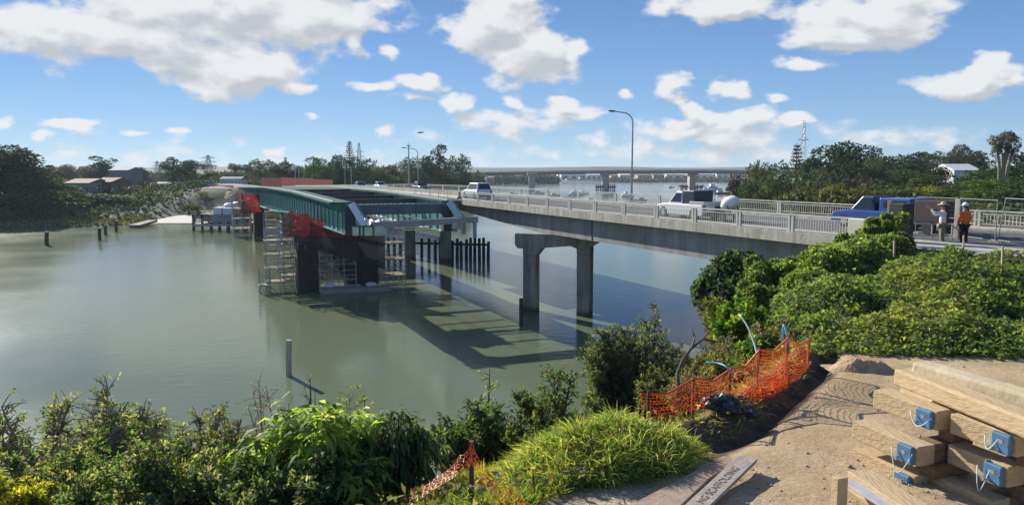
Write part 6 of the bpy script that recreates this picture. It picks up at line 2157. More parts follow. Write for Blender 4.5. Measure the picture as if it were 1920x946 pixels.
def shrub(name, label, base, H, W, seed, pal, leaf=(.07, .03), twigs=260, per=9, stems=8, bare=.15, drop=.0, clusters=None, strip=False, spread=.10, group=None, cat='shrub', barkm=None, weights=None, bend=.4, lean=(0, 0), depth=None):
    """branching shrub: stems fork three times, twig ends carry leaf whorls; some twigs stay bare"""
    rr = random.Random(seed); r = rng(seed)
    dp = depth or W
    base = Vector(base)
    t = thing(name, label, cat, tuple(base), group=group)
    mb = MB(); ends = []
    for i in range(stems):
        a = rr.uniform(0, 6.283); q = math.sqrt(rr.random())
        tip = Vector((math.cos(a) * q * W * .5 + lean[0], math.sin(a) * q * dp * .5 + lean[1], H * (1 - .45 * q ** 2) * rr.uniform(.72, 1.0)))
        b0 = Vector((math.cos(a) * q * W * .08, math.sin(a) * q * dp * .08, -.1))
        mid = b0.lerp(tip, .5) + Vector((rr.uniform(-.1, .1) * W, rr.uniform(-.1, .1) * dp, H * .08))
        r0 = (.012 if 'weed' not in name else .005) * (H ** .8) * rr.uniform(.7, 1.3)
        mb.tube([b0, mid, tip], [r0 * 1.6, r0, r0 * .35], 5, cap=False)
        nt_ = twigs // stems
        for k in range(nt_):
            f = rr.uniform(.25, 1) ** .75
            p = (b0.lerp(mid, f * 2) if f < .5 else mid.lerp(tip, f * 2 - 1))
            L_ = (W + H) * .5 * spread * rr.uniform(.5, 1.7) * (1.6 - f * .7)
            d = Vector((rr.gauss(0, 1), rr.gauss(0, 1), rr.gauss(.55, .6))).normalized()
            e = p + d * L_; m = p.lerp(e, .5) + Vector((0, 0, L_ * .08))
            mb.tube([p, m, e], [r0 * .4, r0 * .28, r0 * .12], 3, cap=False)
            if rr.random() > bare: ends.append((p, m, e, d))
    mb.build('branches', barkm or M['bark'], t, world=False)
    n = len(ends)
    E_ = np.array([list(x[2]) for x in ends]); Mm = np.array([list(x[1]) for x in ends]); Dd = np.array([list(x[3]) for x in ends])
    k = np.repeat(np.arange(n), per)
    f = r.rand(len(k)) ** .6
    P = Mm[k] * (1 - f[:, None]) + E_[k] * f[:, None] + r.normal(size=(len(k), 3)) * leaf[0] * .25
    D = Dd[k] * .5 + r.normal(size=(len(k), 3)) * .8; D[:, 2] += .15 - drop
    if strip: D[:, :2] *= 1.7; D[:, 2] = np.abs(D[:, 2]) * .7
    N_ = r.normal(size=(len(k), 3)) * .5 + np.array([0, 0, 1.0])
    Ls = leaf[0] * r.uniform(.6, 1.35, len(k)); Ws = leaf[1] * r.uniform(.7, 1.3, len(k))
    tw = palette(n, pal, r, weights=weights)[k] * (1 + r.uniform(-.18, .18, (len(k), 1)))
    if strip:
        co, q = blade_strips(P, D, N_, Ls, Ws, bend); leaf_object('foliage', [(co, q, tw)], M['leaf'], t, per=6)
    else:
        co, q = leaf_quads(P, D, N_, Ls, Ws, .08); leaf_object('foliage', [(co, q, tw)], M['leaf'], t)
    return t


def shrub_at(label, x, ytop, D, wpx, seed, pal, name='shrub', zoff=0, **kw):
    p = at_D(x, ytop, D); zg = gh(p.x, p.y) + zoff
    return shrub(name, label, (p.x, p.y, zg), max(.4, p.z - zg), wpx * D / F, seed, pal, **kw)


SG = 'shrubs on the near bank'
TW = [(.095, .13, .055), (.14, .165, .075), (.06, .085, .038), (.21, .205, .12)]
shrub_at('twiggy green shrub with tufted tips at the far left of the near bank', 60, 722, 12.0, 230, 101, TW, leaf=(.085, .035), twigs=1300, per=7, stems=16, bare=.42, group=SG, barkm=M['bark_pale'])
shrub_at('twiggy shrub full of bare grey branches, second from the left', 190, 716, 11.4, 250, 102, TW, leaf=(.085, .035), twigs=1500, per=6, stems=17, bare=.5, group=SG, barkm=M['bark_pale'])
shrub_at('tall twiggy shrub with two dark leafy tips, third from the left', 272, 712, 11.0, 220, 103, TW + GREEN_DARK[:1], leaf=(.085, .035), twigs=1400, per=7, stems=17, bare=.42, group=SG, barkm=M['bark_pale'])
shrub_at('grey brown twiggy shrub beside the gap to the water', 390, 736, 10.8, 200, 104, TW + GREEN_OLIVE, leaf=(.075, .03), twigs=1400, per=6, stems=16, bare=.5, group=SG, barkm=M['bark_pale'])
shrub_at('dense low green shrub along the bottom left edge', 120, 826, 9.0, 330, 105, TW + GREEN_FRESH[1:2], leaf=(.07, .032), twigs=1200, per=10, stems=18, bare=.1, group=SG)
shrub_at('dense low green shrub at the bottom between the twiggy ones', 300, 820, 8.8, 330, 106, TW + GREEN_FRESH[1:2], leaf=(.07, .032), twigs=1300, per=10, stems=18, bare=.1, group=SG)
shrub_at('dark leafy shrub at the bottom left of the long leaved bush', 430, 850, 8.6, 240, 107, TW + GREEN_DARK, leaf=(.07, .034), twigs=900, per=10, stems=16, bare=.1, group=SG)
shrub_at('yellow green shrub cut by the left edge at the bottom', -8, 842, 8.2, 150, 108, YELLOWG, leaf=(.06, .02), twigs=700, per=12, stems=12, bare=.0, group=SG)
# long leaved bush
LL = [(.20, .27, .05), (.14, .21, .04), (.26, .32, .09), (.08, .13, .03)]
shrub_at('bright green bush of long arching leaves in the bottom centre', 600, 742, 9.6, 290, 111, LL, name='long_leaved_bush', leaf=(.26, .062), twigs=420, per=10, stems=16, bare=.05, strip=True, bend=.75, group=SG)
shrub_at('left half of the long leaved growth, hanging towards the gap', 530, 772, 9.4, 190, 112, LL, name='long_leaved_bush', leaf=(.24, .058), twigs=280, per=10, stems=12, bare=.05, strip=True, bend=.75, group=SG)
shrub_at('darker long leaved bush with drooping grey leaves on the right side', 740, 728, 9.8, 160, 113, [(.07, .10, .05), (.10, .12, .06), (.05, .08, .03)], name='long_leaved_bush', leaf=(.20, .045), twigs=300, per=9, stems=11, bare=.08, strip=True, bend=1.2, group=SG)
shrub_at('low leafy shrub under the long leaved bush', 600, 862, 8.7, 280, 114, TW + GREEN_DARK, leaf=(.08, .04), twigs=1000, per=10, stems=16, bare=.1, group=SG)
shrub_at('bare stalked weeds with brown seed heads behind the long leaved bush', 500, 650, 11.6, 190, 115, [(.16, .11, .07), (.10, .10, .05), (.20, .15, .10)], name='seeding_weed', leaf=(.035, .022), twigs=260, per=5, stems=16, bare=.3, group=SG, barkm=M['bark_pale'])
shrub_at('thin weed with a few dark leaves standing over the pale post', 572, 622, 11.2, 60, 116, [(.07, .08, .04), (.05, .06, .03)], name='seeding_weed', leaf=(.05, .03), twigs=40, per=6, stems=4, bare=.2, group=SG)
shrub_at('feathery top growth behind the long leaved bush', 640, 708, 10.6, 180, 117, [(.11, .14, .06), (.15, .17, .07)], name='seeding_weed', leaf=(.06, .022), twigs=380, per=8, stems=14, bare=.2, group=SG)
# mid group
shrub_at('grey green leafy shrub right of the gap to the water', 905, 742, 12.5, 175, 121, GREEN_GREY + GREEN_MID, leaf=(.11, .042), twigs=560, per=10, stems=12, bare=.06, drop=.5, group=SG)
shrub_at('small leafy shrub left of the grey green one, over the water', 850, 752, 12.8, 90, 122, GREEN_GREY[:2] + GREEN_MID, leaf=(.10, .04), twigs=260, per=10, stems=8, bare=.06, drop=.4, group=SG)
shrub_at('slender arching shrub reaching over the water before the small leaved tree', 1030, 668, 13.0, 150, 123, GREEN_MID + GREEN_OLIVE, leaf=(.085, .035), twigs=420, per=9, stems=10, bare=.15, group=SG, depth=1.0)
shrub_at('low shrub at the water side behind the grass mound', 1000, 772, 11.6, 150, 124, GREEN_MID + GREEN_OLIVE, leaf=(.08, .035), twigs=420, per=9, stems=10, bare=.1, group=SG)
shrub_at('single bright sprig leaning out over the water', 912, 652, 13.4, 34, 125, YELLOWG[:2] + GREEN_FRESH[:1], leaf=(.08, .03), twigs=26, per=7, stems=2, bare=.0, group=SG, clusters=1)
shrub_at('lone leafy tip rising over the left shrubs', 415, 654, 11.8, 40, 126, GREEN_MID, leaf=(.08, .035), twigs=26, per=8, stems=2, bare=.0, group=SG)
OL = [(.095, .12, .07), (.065, .09, .045), (.13, .15, .10), (.045, .065, .035)]
shrub_at('dense small leaved grey green tree beside the orange fence, main crown', 1185, 592, 15.0, 225, 131, OL, name='small_leaved_tree', cat='tree', leaf=(.060, .026), twigs=1800, per=13, stems=20, bare=.04, group=SG, depth=1.7)
shrub_at('slim leafy top behind the small leaved grey green tree', 1246, 556, 15.6, 90, 132, OL, name='small_leaved_tree', cat='tree', leaf=(.060, .026), twigs=420, per=12, stems=9, bare=.04, lean=(-.1, 0), group=SG)
shrub_at('lower left lobe of grey green growth over the water', 1150, 650, 14.6, 110, 133, OL, name='small_leaved_tree', cat='tree', leaf=(.06, .026), twigs=700, per=12, stems=12, bare=.05, group=SG)
shrub_at('grey green shrub between the small leaved tree and the dead branch', 1245, 680, 13.4, 130, 134, OL + GREEN_OLIVE, leaf=(.055, .024), twigs=800, per=12, stems=12, bare=.05, group=SG)
# behind the fence
shrub_at('brownish weeds behind the left part of the orange net', 1300, 690, 12.6, 160, 141, [(.13, .11, .06), (.09, .10, .04), (.16, .13, .08)], leaf=(.06, .024), twigs=700, per=8, stems=16, bare=.25, group=SG, barkm=M['bark_pale'])
shrub_at('green weeds behind the middle of the orange net', 1370, 650, 14.2, 170, 142, GREEN_OLIVE + GREEN_FRESH[:1] + DRY[:1], leaf=(.07, .03), twigs=800, per=9, stems=16, bare=.15, group=SG)
shrub_at('tangle of dry stems above the middle of the orange net', 1345, 610, 15.6, 130, 143, DRY[:2] + GREEN_OLIVE[:2], leaf=(.06, .02), twigs=600, per=7, stems=16, bare=.4, group=SG, barkm=M['bark_pale'])
shrub_at('yellow green creeper clump at the foot of the vine curtain', 1395, 556, 19.0, 110, 144, YELLOWG[1:2] + GREEN_FRESH, leaf=(.12, .08), twigs=520, per=8, stems=12, bare=.03, group=SG)
shrub_at('olive shrub at the water edge below the dark tree', 1338, 555, 24.0, 90, 145, GREEN_OLIVE + YELLOWG[1:2], leaf=(.12, .05), twigs=620, per=9, stems=12, bare=.05, group=SG)
shrub_at('greyish shrub over the right end of the orange fence', 1450, 590, 17.0, 120, 146, GREEN_GREY + DRY[:1], leaf=(.08, .04), twigs=520, per=8, stems=12, bare=.15, group=SG)
shrub_at('green leafy clump above the peak of the orange fence', 1430, 630, 15.0, 110, 147, GREEN_FRESH[1:] + GREEN_MID, leaf=(.10, .06), twigs=420, per=8, stems=12, bare=.08, group=SG)
# dark tree below the bridge end
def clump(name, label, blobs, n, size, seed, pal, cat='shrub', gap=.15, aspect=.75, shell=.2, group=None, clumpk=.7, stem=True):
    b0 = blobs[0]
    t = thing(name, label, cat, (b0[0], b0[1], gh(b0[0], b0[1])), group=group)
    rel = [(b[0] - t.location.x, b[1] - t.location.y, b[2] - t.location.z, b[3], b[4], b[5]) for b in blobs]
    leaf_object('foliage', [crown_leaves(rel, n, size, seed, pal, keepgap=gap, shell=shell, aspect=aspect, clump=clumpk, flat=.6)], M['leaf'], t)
    if stem:
        mb = MB(); limb_mesh(mb, (0, 0, 0), (rel[0][0], rel[0][1], rel[0][2]), .10, seed, rel, 6)
        mb.build('stems', M['bark'], t, world=False)
    return t


def bl(x, y, D, rx, ry=None, rz=None):
    p = at_D(x, y, D); return (p.x, p.y, p.z, rx, ry or rx, rz or rx)


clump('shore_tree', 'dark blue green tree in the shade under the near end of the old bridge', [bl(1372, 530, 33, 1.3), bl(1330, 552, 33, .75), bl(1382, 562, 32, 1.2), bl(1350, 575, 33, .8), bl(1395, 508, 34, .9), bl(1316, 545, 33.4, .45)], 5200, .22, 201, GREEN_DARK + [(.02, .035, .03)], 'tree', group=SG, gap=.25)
VN = [(.090, .135, .038), (.066, .105, .030), (.125, .165, .055), (.040, .070, .022), (.16, .19, .08)]
VW = [.3, .28, .17, .17, .08]
# creeper hanging from the bridge end and climbing the railing
RJ = random.Random(12)
vc = [(1425, 512, 26, .7, .7, .7), (1455, 512, 26, .7), (1418, 540, 25, .6, .6, .8), (1490, 506, 26, .65), (1525, 494, 26.5, .65), (1560, 478, 27, .65), (1595, 462, 28, .65), (1630, 446, 29, .65), (1655, 428, 30, .6), (1672, 414, 31, .5), (1440, 560, 24, .6), (1480, 530, 25, .5)]
clump('creeper_mass', 'thick green creeper hanging from the bridge end and climbing towards the pillar', [bl(q[0] + jx, q[1] + jy, q[2] + jd, q[3] * jr, (q[4] if len(q) > 4 else q[3]) * jr, (q[5] if len(q) > 5 else q[3]) * jr) for q in vc for (jx, jy, jd, jr) in ((0, 6, 0, .78), (RJ.uniform(-22, 22), RJ.uniform(-14, 14), -.5, RJ.uniform(.35, .6)), (RJ.uniform(-24, 24), RJ.uniform(-20, 6), .2, RJ.uniform(.25, .5)), (RJ.uniform(-26, 26), RJ.uniform(0, 26), -.7, RJ.uniform(.35, .6)))], 36000, .115, 202, VN, 'creeper', gap=.16, aspect=.85, shell=.22, group=SG, clumpk=.55)
clump('creeper_mass', 'creeper thicket below the pillar joining the ground cover', [bl(1600, 500, 25, 1.1, 1.4, .9), bl(1560, 520, 24, 1.0, 1.2, .8), bl(1650, 480, 27, 1.2, 1.2, .8), bl(1640, 468, 29, .6), bl(1520, 545, 22, .8, 1, .6), bl(1690, 462, 29, .5)], 24000, .11, 203, VN, 'creeper', gap=.1, aspect=.85, shell=.14, group=SG, clumpk=.8)


# ---- ground covering creeper on the right: one mass nobody could count
def veg_h(X, Y):
    c = poly_dist(X, Y, CREST)
    b = near_h(X, Y)
    m = .34 + .50 * fbm(X * .5, Y * .5, seed=31, oct=2) + .34 * fbm(X * 1.3, Y * 1.3, seed=32, oct=3) + .15 * fbm(X * 3.5, Y * 3.5, seed=36, oct=2)
    edge = np.clip((Y - 14.6 + .10 * (X - 6)) / 1.8, 0, 1)
    lift = .25 * np.exp(-((X - 8) / 4.0) ** 2 - ((Y - 20) / 4.5) ** 2) + .3 * np.exp(-((X - 14) / 5.0) ** 2 - ((Y - 24) / 4) ** 2)
    return b + (np.clip(m, .05, 3) + lift) * edge


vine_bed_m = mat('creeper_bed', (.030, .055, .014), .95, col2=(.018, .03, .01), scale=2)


def vine_keep(x, y, z=None):
    c = poly_dist(x, y, CREST)
    d = poly_dist(x, y, [(38, -4), (18.2, 37.5)])       # road
    return (c > -1.2) & (Y_front(x, y)) & (d > 1.6 - 3.6 + 0.2) & (y < 37)


def Y_front(x, y): return (y - 14.6 + .10 * (x - 6)) > 0.05 * fbm(x * 3, y * 3, seed=40)


def road_side(x, y):
    """distance from the near edge of the footpath (positive = our side)"""
    q = (x - S0.x) * N2.x + (y - S0.y) * N2.y
    return -2.4 - q


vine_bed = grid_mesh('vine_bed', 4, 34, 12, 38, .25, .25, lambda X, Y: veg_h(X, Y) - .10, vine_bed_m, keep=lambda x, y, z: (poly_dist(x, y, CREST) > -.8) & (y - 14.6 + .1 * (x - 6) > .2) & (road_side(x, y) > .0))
r = rng(300)
NV = 190000
u = r.rand(NV * 3); 
xx = r.uniform(4, 34, NV * 3); yy = 13.5 + 24.5 * r.rand(NV * 3) ** 1.45
ok = (poly_dist(xx, yy, CREST) > -1.3) & (yy - 14.6 + .1 * (xx - 6) > .05 + .25 * fbm(xx * 3, yy * 3, seed=40)) & (road_side(xx, yy) > -.1) & (np.abs(xx) < yy * .78 + 1.5)
xx, yy = xx[ok][:NV], yy[ok][:NV]
n = len(xx)
e = .12
zz = veg_h(xx, yy); nx_ = (zz - veg_h(xx + e, yy)) / e; ny_ = (zz - veg_h(xx, yy + e)) / e
Nn = np.stack([nx_, ny_, np.ones(n)], 1) + r.normal(size=(n, 3)) * .62
P = np.stack([xx, yy, zz + r.uniform(-.14, .12, n)], 1)
D = r.normal(size=(n, 3)) * np.array([1, 1, .25])
Ls = r.uniform(.045, .12, n) * (1 + (yy - 14) * .012)
co, q = leaf_quads(P, D, Nn, Ls, Ls * .85, .1)
cl_ = palette(n, VN, r, weights=VW)
g = fbm(xx * .5, yy * .5, seed=50, oct=3)
cl_ = cl_ * (1 + .25 * g[:, None])
yel = np.clip(fbm(xx * .35, yy * .35, seed=52, oct=2) * 2 - .4, 0, .7)[:, None]
cl_ = cl_ * (1 - yel) + np.array([.19, .20, .06]) * yel
stem = r.rand(n) < .05
cl_[stem] = np.array([.20, .15, .09]) * r.uniform(.6, 1.3, (int(stem.sum()), 1))
o = leaf_object('creeper_cover', [(co, q, np.clip(cl_, 0, 1))], M['leaf'])
tag(o, 'bright green creeper covering the ground between the pad and the road', 'ground cover', kind='stuff'); tag(vine_bed, 'matted stems and shade under the creeper', 'ground cover', kind='stuff')

# ---- scrub litter and low growth on the slopes
r = rng(301)
NU = 90000
xx = r.uniform(-26, 22, NU * 3); yy = 3 + 52 * r.rand(NU * 3) ** 1.7
cd = poly_dist(xx, yy, CREST); sd = poly_dist(xx, yy, SHORE)
dens = fbm(xx * .7, yy * .7, seed=61)
ok = (cd < .1) & (sd > .2) & (dens > -.45) & (np.abs(xx) < yy * .80 + 2)
ok &= ~((cd > -.75) & (yy > 8.8) & (yy < 15.2) & (r.rand(len(xx)) < .8))
xx, yy = xx[ok][:NU], yy[ok][:NU]; n = len(xx)
zz = near_h(xx, yy); hum = .25 + .35 * fbm(xx * .9, yy * .9, seed=62)
P = np.stack([xx, yy, zz + r.rand(n) * np.clip(hum, .04, 1)], 1)
Ls = r.uniform(.05, .13, n) * (1 + yy / 50)
co, q = leaf_quads(P, r.normal(size=(n, 3)) + np.array([0, 0, .4]), r.normal(size=(n, 3)) * .6 + np.array([0, 0, 1.]), Ls, Ls * .5, .1)
pick = np.clip(fbm(xx * .5, yy * .5, seed=63) + .45 + r.normal(size=n) * .2, 0, 1)[:, None]
cl_ = palette(n, DRY, r) * .75 * (1 - pick) + palette(n, GREEN_MID + GREEN_OLIVE + GREEN_FRESH[:1], r) * pick
o = leaf_object('slope_scrub', [(co, q, np.clip(cl_, 0, 1))], M['leaf'])
tag(o, 'low mixed weeds and leaf litter covering the slope down to the water', 'undergrowth', kind='stuff')


def grass(name, label, n, fx, zf, length, width, pal, seed, bend=.7, tilt=.5, kind='stuff', weights=None):
    r = rng(seed)
    xx, yy = fx(r, n); n = len(xx)
    P = np.stack([xx, yy, zf(xx, yy) - .03], 1)
    D = r.normal(size=(n, 3)) * tilt; D[:, 2] = 1
    # tufts lean together
    D[:, 0] += fbm(xx * 2.2, yy * 2.2, seed=seed + 1) * .9; D[:, 1] += fbm(xx * 2.2, yy * 2.2, seed=seed + 2) * .9
    N_ = r.normal(size=(n, 3)) * np.array([1, 1, .2])
    Ls = length * r.uniform(.45, 1.25, n) * (1 + .45 * fbm(xx * 5, yy * 5, seed=seed + 7, oct=2))
    co, q = blade_strips(P, D, N_, Ls, np.full(n, width) * r.uniform(.7, 1.3, n), r.uniform(.2, 1, n) * bend)
    c = palette(n, pal, r, weights=weights)
    g = fbm(xx * 1.6, yy * 1.6, seed=seed + 3, oct=2)[:, None]
    c = np.clip(c * (1 + .35 * g), 0, 1)
    dryp = np.clip(fbm(xx * 2.1, yy * 2.1, seed=seed + 8, oct=3) * 2.2 - .55, 0, .8)[:, None]
    c = c * (1 - dryp) + palette(n, DRY, r) * dryp
    o = leaf_object(name, [(co, q, c)], M['grass'], per=6)
    tag(o, label, 'grass', kind=kind)
    return o


# the bright grass mound
mc = at_D(1120, 830, 9.35); mg = gh(mc.x, mc.y)


LOBES = []
for (lx, ly, lD, sx_, sy_, hh_) in ((1095, 800, 9.6, .62, .5, .62), (1170, 830, 9.3, .6, .45, .42), (1040, 860, 9.1, .6, .5, .34), (1240, 850, 9.2, .5, .35, .20), (1130, 890, 8.7, .7, .35, .22), (980, 850, 9.3, .5, .5, .22)):
    q_ = at_D(lx, ly, lD); LOBES.append((q_.x, q_.y, sx_, sy_, hh_))


def mound_h(x, y):
    m = 0
    for (a, b, sx_, sy_, hh_) in LOBES: m = m + hh_ * .72 * np.exp(-((x - a) / sx_) ** 2 - ((y - b) / sy_) ** 2)
    return near_h(x, y) + m * (1 + .35 * fbm(x * 2.6, y * 2.6, seed=91, oct=3)) + .05 * fbm(x * 6, y * 6, seed=92, oct=2)


def f_mound(r, n):
    x = mc.x + r.uniform(-1.7, 1.9, n * 3); y = mc.y + r.uniform(-1.2, 1.2, n * 3)
    m = 0
    for (a, b, sx_, sy_, hh_) in LOBES: m = m + np.exp(-((x - a) / sx_) ** 2 - ((y - b) / sy_) ** 2)
    tc_ = r.randint(0, len(x) // 220, len(x) // 2)          # half of the blades stand in tufts
    x[:len(tc_)] = x[-len(x) // 220:][tc_ % max(1, len(x[-len(x) // 220:]))] + r.normal(size=len(tc_)) * .035; y[:len(tc_)] = y[-len(y) // 220:][tc_ % max(1, len(y[-len(y) // 220:]))] + r.normal(size=len(tc_)) * .035
    m = 0
    for (a, b, sx_, sy_, hh_) in LOBES: m = m + np.exp(-((x - a) / sx_) ** 2 - ((y - b) / sy_) ** 2)
    ok = (m + .45 * fbm(x * 3, y * 3, seed=93)) > .42
    p_ = r.permutation(len(x)); x, y, ok = x[p_], y[p_], ok[p_]
    return x[ok][:n], y[ok][:n]


grass('long_grass', 'mound of long bright green grass beside the scaffold boards', 30000, f_mound, mound_h, .34, .010, [(.13, .20, .05), (.10, .15, .035), (.20, .25, .06), (.06, .10, .03), (.27, .25, .09), (.34, .30, .16)], 401, weights=[.22, .2, .18, .14, .16, .10], bend=1.0, tilt=.85)
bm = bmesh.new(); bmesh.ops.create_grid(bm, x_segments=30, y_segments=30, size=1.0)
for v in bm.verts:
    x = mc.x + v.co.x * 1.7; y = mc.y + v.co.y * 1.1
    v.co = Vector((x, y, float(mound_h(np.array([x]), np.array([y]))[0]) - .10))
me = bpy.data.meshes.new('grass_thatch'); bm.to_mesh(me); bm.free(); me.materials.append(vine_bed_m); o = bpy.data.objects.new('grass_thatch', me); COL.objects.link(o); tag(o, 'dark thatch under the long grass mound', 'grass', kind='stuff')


def f_box(x0, x1, y0, y1, cond=None):
    def f(r, n):
        x = r.uniform(x0, x1, n * 2); y = r.uniform(y0, y1, n * 2)
        ok = np.ones(len(x), bool) if cond is None else cond(x, y)
        return x[ok][:n], y[ok][:n]
    return f


g0 = at_D(940, 900, 8.6)
grass('rank_grass', 'rank green and orange tinged grass below the mound at the bottom', 14000, f_box(-1.5, 1.25, 7.2, 9.4, lambda x, y: poly_dist(x, y, CREST) < .15 + .25 * fbm(x * 3, y * 3, seed=71)), near_h, .26, .010, [(.10, .18, .03), (.13, .20, .04), (.20, .16, .05), (.06, .10, .02)], 402)
grass('yellow_grass', 'tall yellowing grass on the water side of the grass mound', 5000, f_box(mc.x - 1.9, mc.x - .5, mc.y - .3, mc.y + 1.5), lambda x, y: near_h(x, y) + .1, .42, .011, [(.26, .25, .05), (.20, .20, .04), (.14, .19, .04)], 403, bend=.5)
grass('dry_grass', 'dry straw coloured grass along the bund beside the trench', 9000, f_box(.6, 5.4, 9.0, 14.6, lambda x, y: (poly_dist(x, y, CREST) < .08) & (poly_dist(x, y, CREST) > -1.1)), near_h, .22, .008, [(.28, .23, .13), (.20, .17, .09), (.16, .18, .07), (.33, .28, .18)], 404, bend=1.1, tilt=.9)
grass('green_grass', 'green weeds at the foot of the orange net', 7000, f_box(.9, 5.6, 9.2, 15, lambda x, y: (poly_dist(x, y, CREST) < -.5) & (poly_dist(x, y, CREST) > -2.2)), near_h, .30, .010, [(.10, .17, .03), (.15, .17, .05), (.20, .16, .08)], 405, bend=.8)
grass('cut_straw', 'pale cut straw lying between the grass mound and the scaffold boards', 5000, f_box(.7, 2.6, 7.7, 9.6, lambda x, y: np.abs(poly_dist(x, y, CREST) + .0) < .28 + .2 * fbm(x * 4, y * 4, seed=72)), near_h, .16, .007, [(.36, .30, .18), (.26, .21, .12)], 406, bend=1.4, tilt=2.2)
grass('leaf_litter', 'reddish brown leaf litter on the ridge under the low orange net', 6000, f_box(-2.6, .4, 6.4, 9.0, lambda x, y: poly_dist(x, y, CREST) < .1), near_h, .10, .020, [(.20, .10, .06), (.14, .08, .05), (.24, .15, .09)], 407, bend=1.6, tilt=2.5)

# far-bank marsh grass, reeds and scrub
TINT_GAIN[0] = 1.1
r = rng(303); n = 26000
xx = r.uniform(-150, -45, n * 3); yy = r.uniform(140, 300, n * 3)
s_ = -poly_dist(xx, yy, FSH)
ok = (s_ > .3) & (s_ < 9 + 5 * r.rand(len(xx))) & ~((xx > -90) & (xx < -66) & (s_ < 40))
xx, yy = xx[ok][:n], yy[ok][:n]; n = len(xx); zz = far_h(xx, yy)
Ls = r.uniform(.5, 1.1, n)
co, q = leaf_quads(np.stack([xx, yy, zz], 1), r.normal(size=(n, 3)) * .5 + np.array([0, 0, 1.]), r.normal(size=(n, 3)), Ls, Ls * .5)
o = leaf_object('marsh_grass', [(co, q, palette(n, [(.14, .145, .06), (.10, .11, .04), (.19, .18, .09)], r))], M['leaf_far']); tag(o, 'low marsh grass and mangroves along the far left shore', 'marsh grass', kind='stuff')
r = rng(304); n = 26000
xx = r.uniform(-240, -14, n * 3); yy = 168 + 250 * r.rand(n * 3) ** 1.5
s_ = -poly_dist(xx, yy, FSH); 
ok = (s_ > 8) & (fbm(xx * .05, yy * .05, seed=80) > -.15) & ~((xx > -92) & (xx < -62) & (yy < 275)) & ~((xx < -92) & (yy > 232) & (yy < 266))
xx, yy = xx[ok][:n], yy[ok][:n]; n = len(xx); zz = far_h(xx, yy) + r.rand(n) * 2.2
Ls = r.uniform(.7, 1.5, n)
co, q = leaf_quads(np.stack([xx, yy, zz], 1), r.normal(size=(n, 3)), r.normal(size=(n, 3)), Ls, Ls * .6)
o = leaf_object('scrub_belt', [(co, q, palette(n, GREEN_DARK + GREEN_OLIVE + GREEN_MID, r))], M['leaf_far']); tag(o, 'belt of low scrub under the trees of the far left bank', 'undergrowth', kind='stuff')
# right hillside scrub
r = rng(305); n = 40000
xx = r.uniform(14, 210, n * 4); yy = r.uniform(55, 330, n * 4)
s_ = poly_dist(xx, yy, SHORE)
ok = (s_ > 1) & (np.abs(xx) < yy * .78 + 4) & (fbm(xx * .06, yy * .06, seed=81) > -.4)
xx, yy = xx[ok], yy[ok]; k_ = r.rand(len(xx)) < np.clip(70 / yy, 0, 1); xx, yy = xx[k_][:n], yy[k_][:n]; n = len(xx)
hm = 1.2 + 1.6 * np.clip(fbm(xx * .12, yy * .12, seed=82), -.5, 1)
zz = near_h(xx, yy) + r.rand(n) * hm
Ls = r.uniform(.35, .8, n) * (.6 + yy / 180)
co, q = leaf_quads(np.stack([xx, yy, zz], 1), r.normal(size=(n, 3)), r.normal(size=(n, 3)) + np.array([0, 0, .5]), Ls, Ls * .6)
o = leaf_object('hillside_scrub', [(co, q, palette(n, GREEN_MID + GREEN_OLIVE + GREEN_DARK[:1], r))], M['leaf_far']); tag(o, 'scrub and undergrowth covering the right hillside between the trees', 'undergrowth', kind='stuff')

# ================================================================== FAR STRUCTURES
# second bridge across the estuary
fbz = thing('motorway_bridge', 'long distant concrete bridge on tall piers crossing the whole estuary', 'bridge', (20, 525, 0))
def fp(x, y, D): q = at_D(x, y, D); return q
a = fp(870, 325, 560); b = fp(1130, 321, 530); c = fp(1330, 320.5, 520); d = fp(1500, 322.5, 515)
pts = [a, b, c, d]
mb = MB(); mw = MB(); mp_ = MB()
for p, q in zip(pts[:-1], pts[1:]):
    n = 12
    for k in range(n):
        s0 = p.lerp(q, k / n); s1 = p.lerp(q, (k + 1) / n)
        mb.bar(s0 - Vector((0, 0, .3)), s1 - Vector((0, 0, .3)), 14, .5)
        mw.bar(s0 - Vector((0, 0, 1.15)), s1 - Vector((0, 0, 1.15)), 8, 1.2)
        for sd in (-7.9, 7.9):
            mp_.bar(s0 + Vector((0, sd * .88, .35)), s1 + Vector((0, sd * .88, .35)), .25, .8)
mb.build('deck', M['concrete_new'], fbz); mw.build('box_girder', M['concrete'], fbz); mp_.build('parapet', M['concrete_pale'], fbz)
for x in (900, 997, 1135, 1296, 1440):
    D = 528 if x > 950 else 545
    base = at_D(x, 355, D)
    top = at_D(x, 324, D)
    mb = MB(); mb.box((base.x, D, (top.z - 2) / 2), (4.2, 7, top.z + 2)); mb.box((base.x, D, top.z - .8), (6.5, 12, 1.6)); mb.build('pier', M['concrete_new'], fbz, bevel=.15)
FG2 = 'timber fender clusters at the distant bridge piers'
for x, lab in ((1124, 'fender piles left of the middle distant pier'), (1147, 'fender piles right of the middle distant pier'), (1283, 'fender piles left of the right distant pier'), (1311, 'fender piles right of the right distant pier')):
    p = at_D(x, 356, 520); t = thing('fender_cluster', lab, 'fender', (p.x, p.y, 0), group=FG2)
    mb = MB()
    for k in range(4): mb.tube([(p.x - 2.2 + k * 1.4, p.y + (k % 2), -2), (p.x - 2.2 + k * 1.4, p.y + (k % 2), 4.2)], .45, 6)
    mb.bar((p.x - 2.8, p.y - .6, 2.6), (p.x + 2.8, p.y - .6, 2.6), .4, 1.0); mb.build('piles', M['pile'], t)

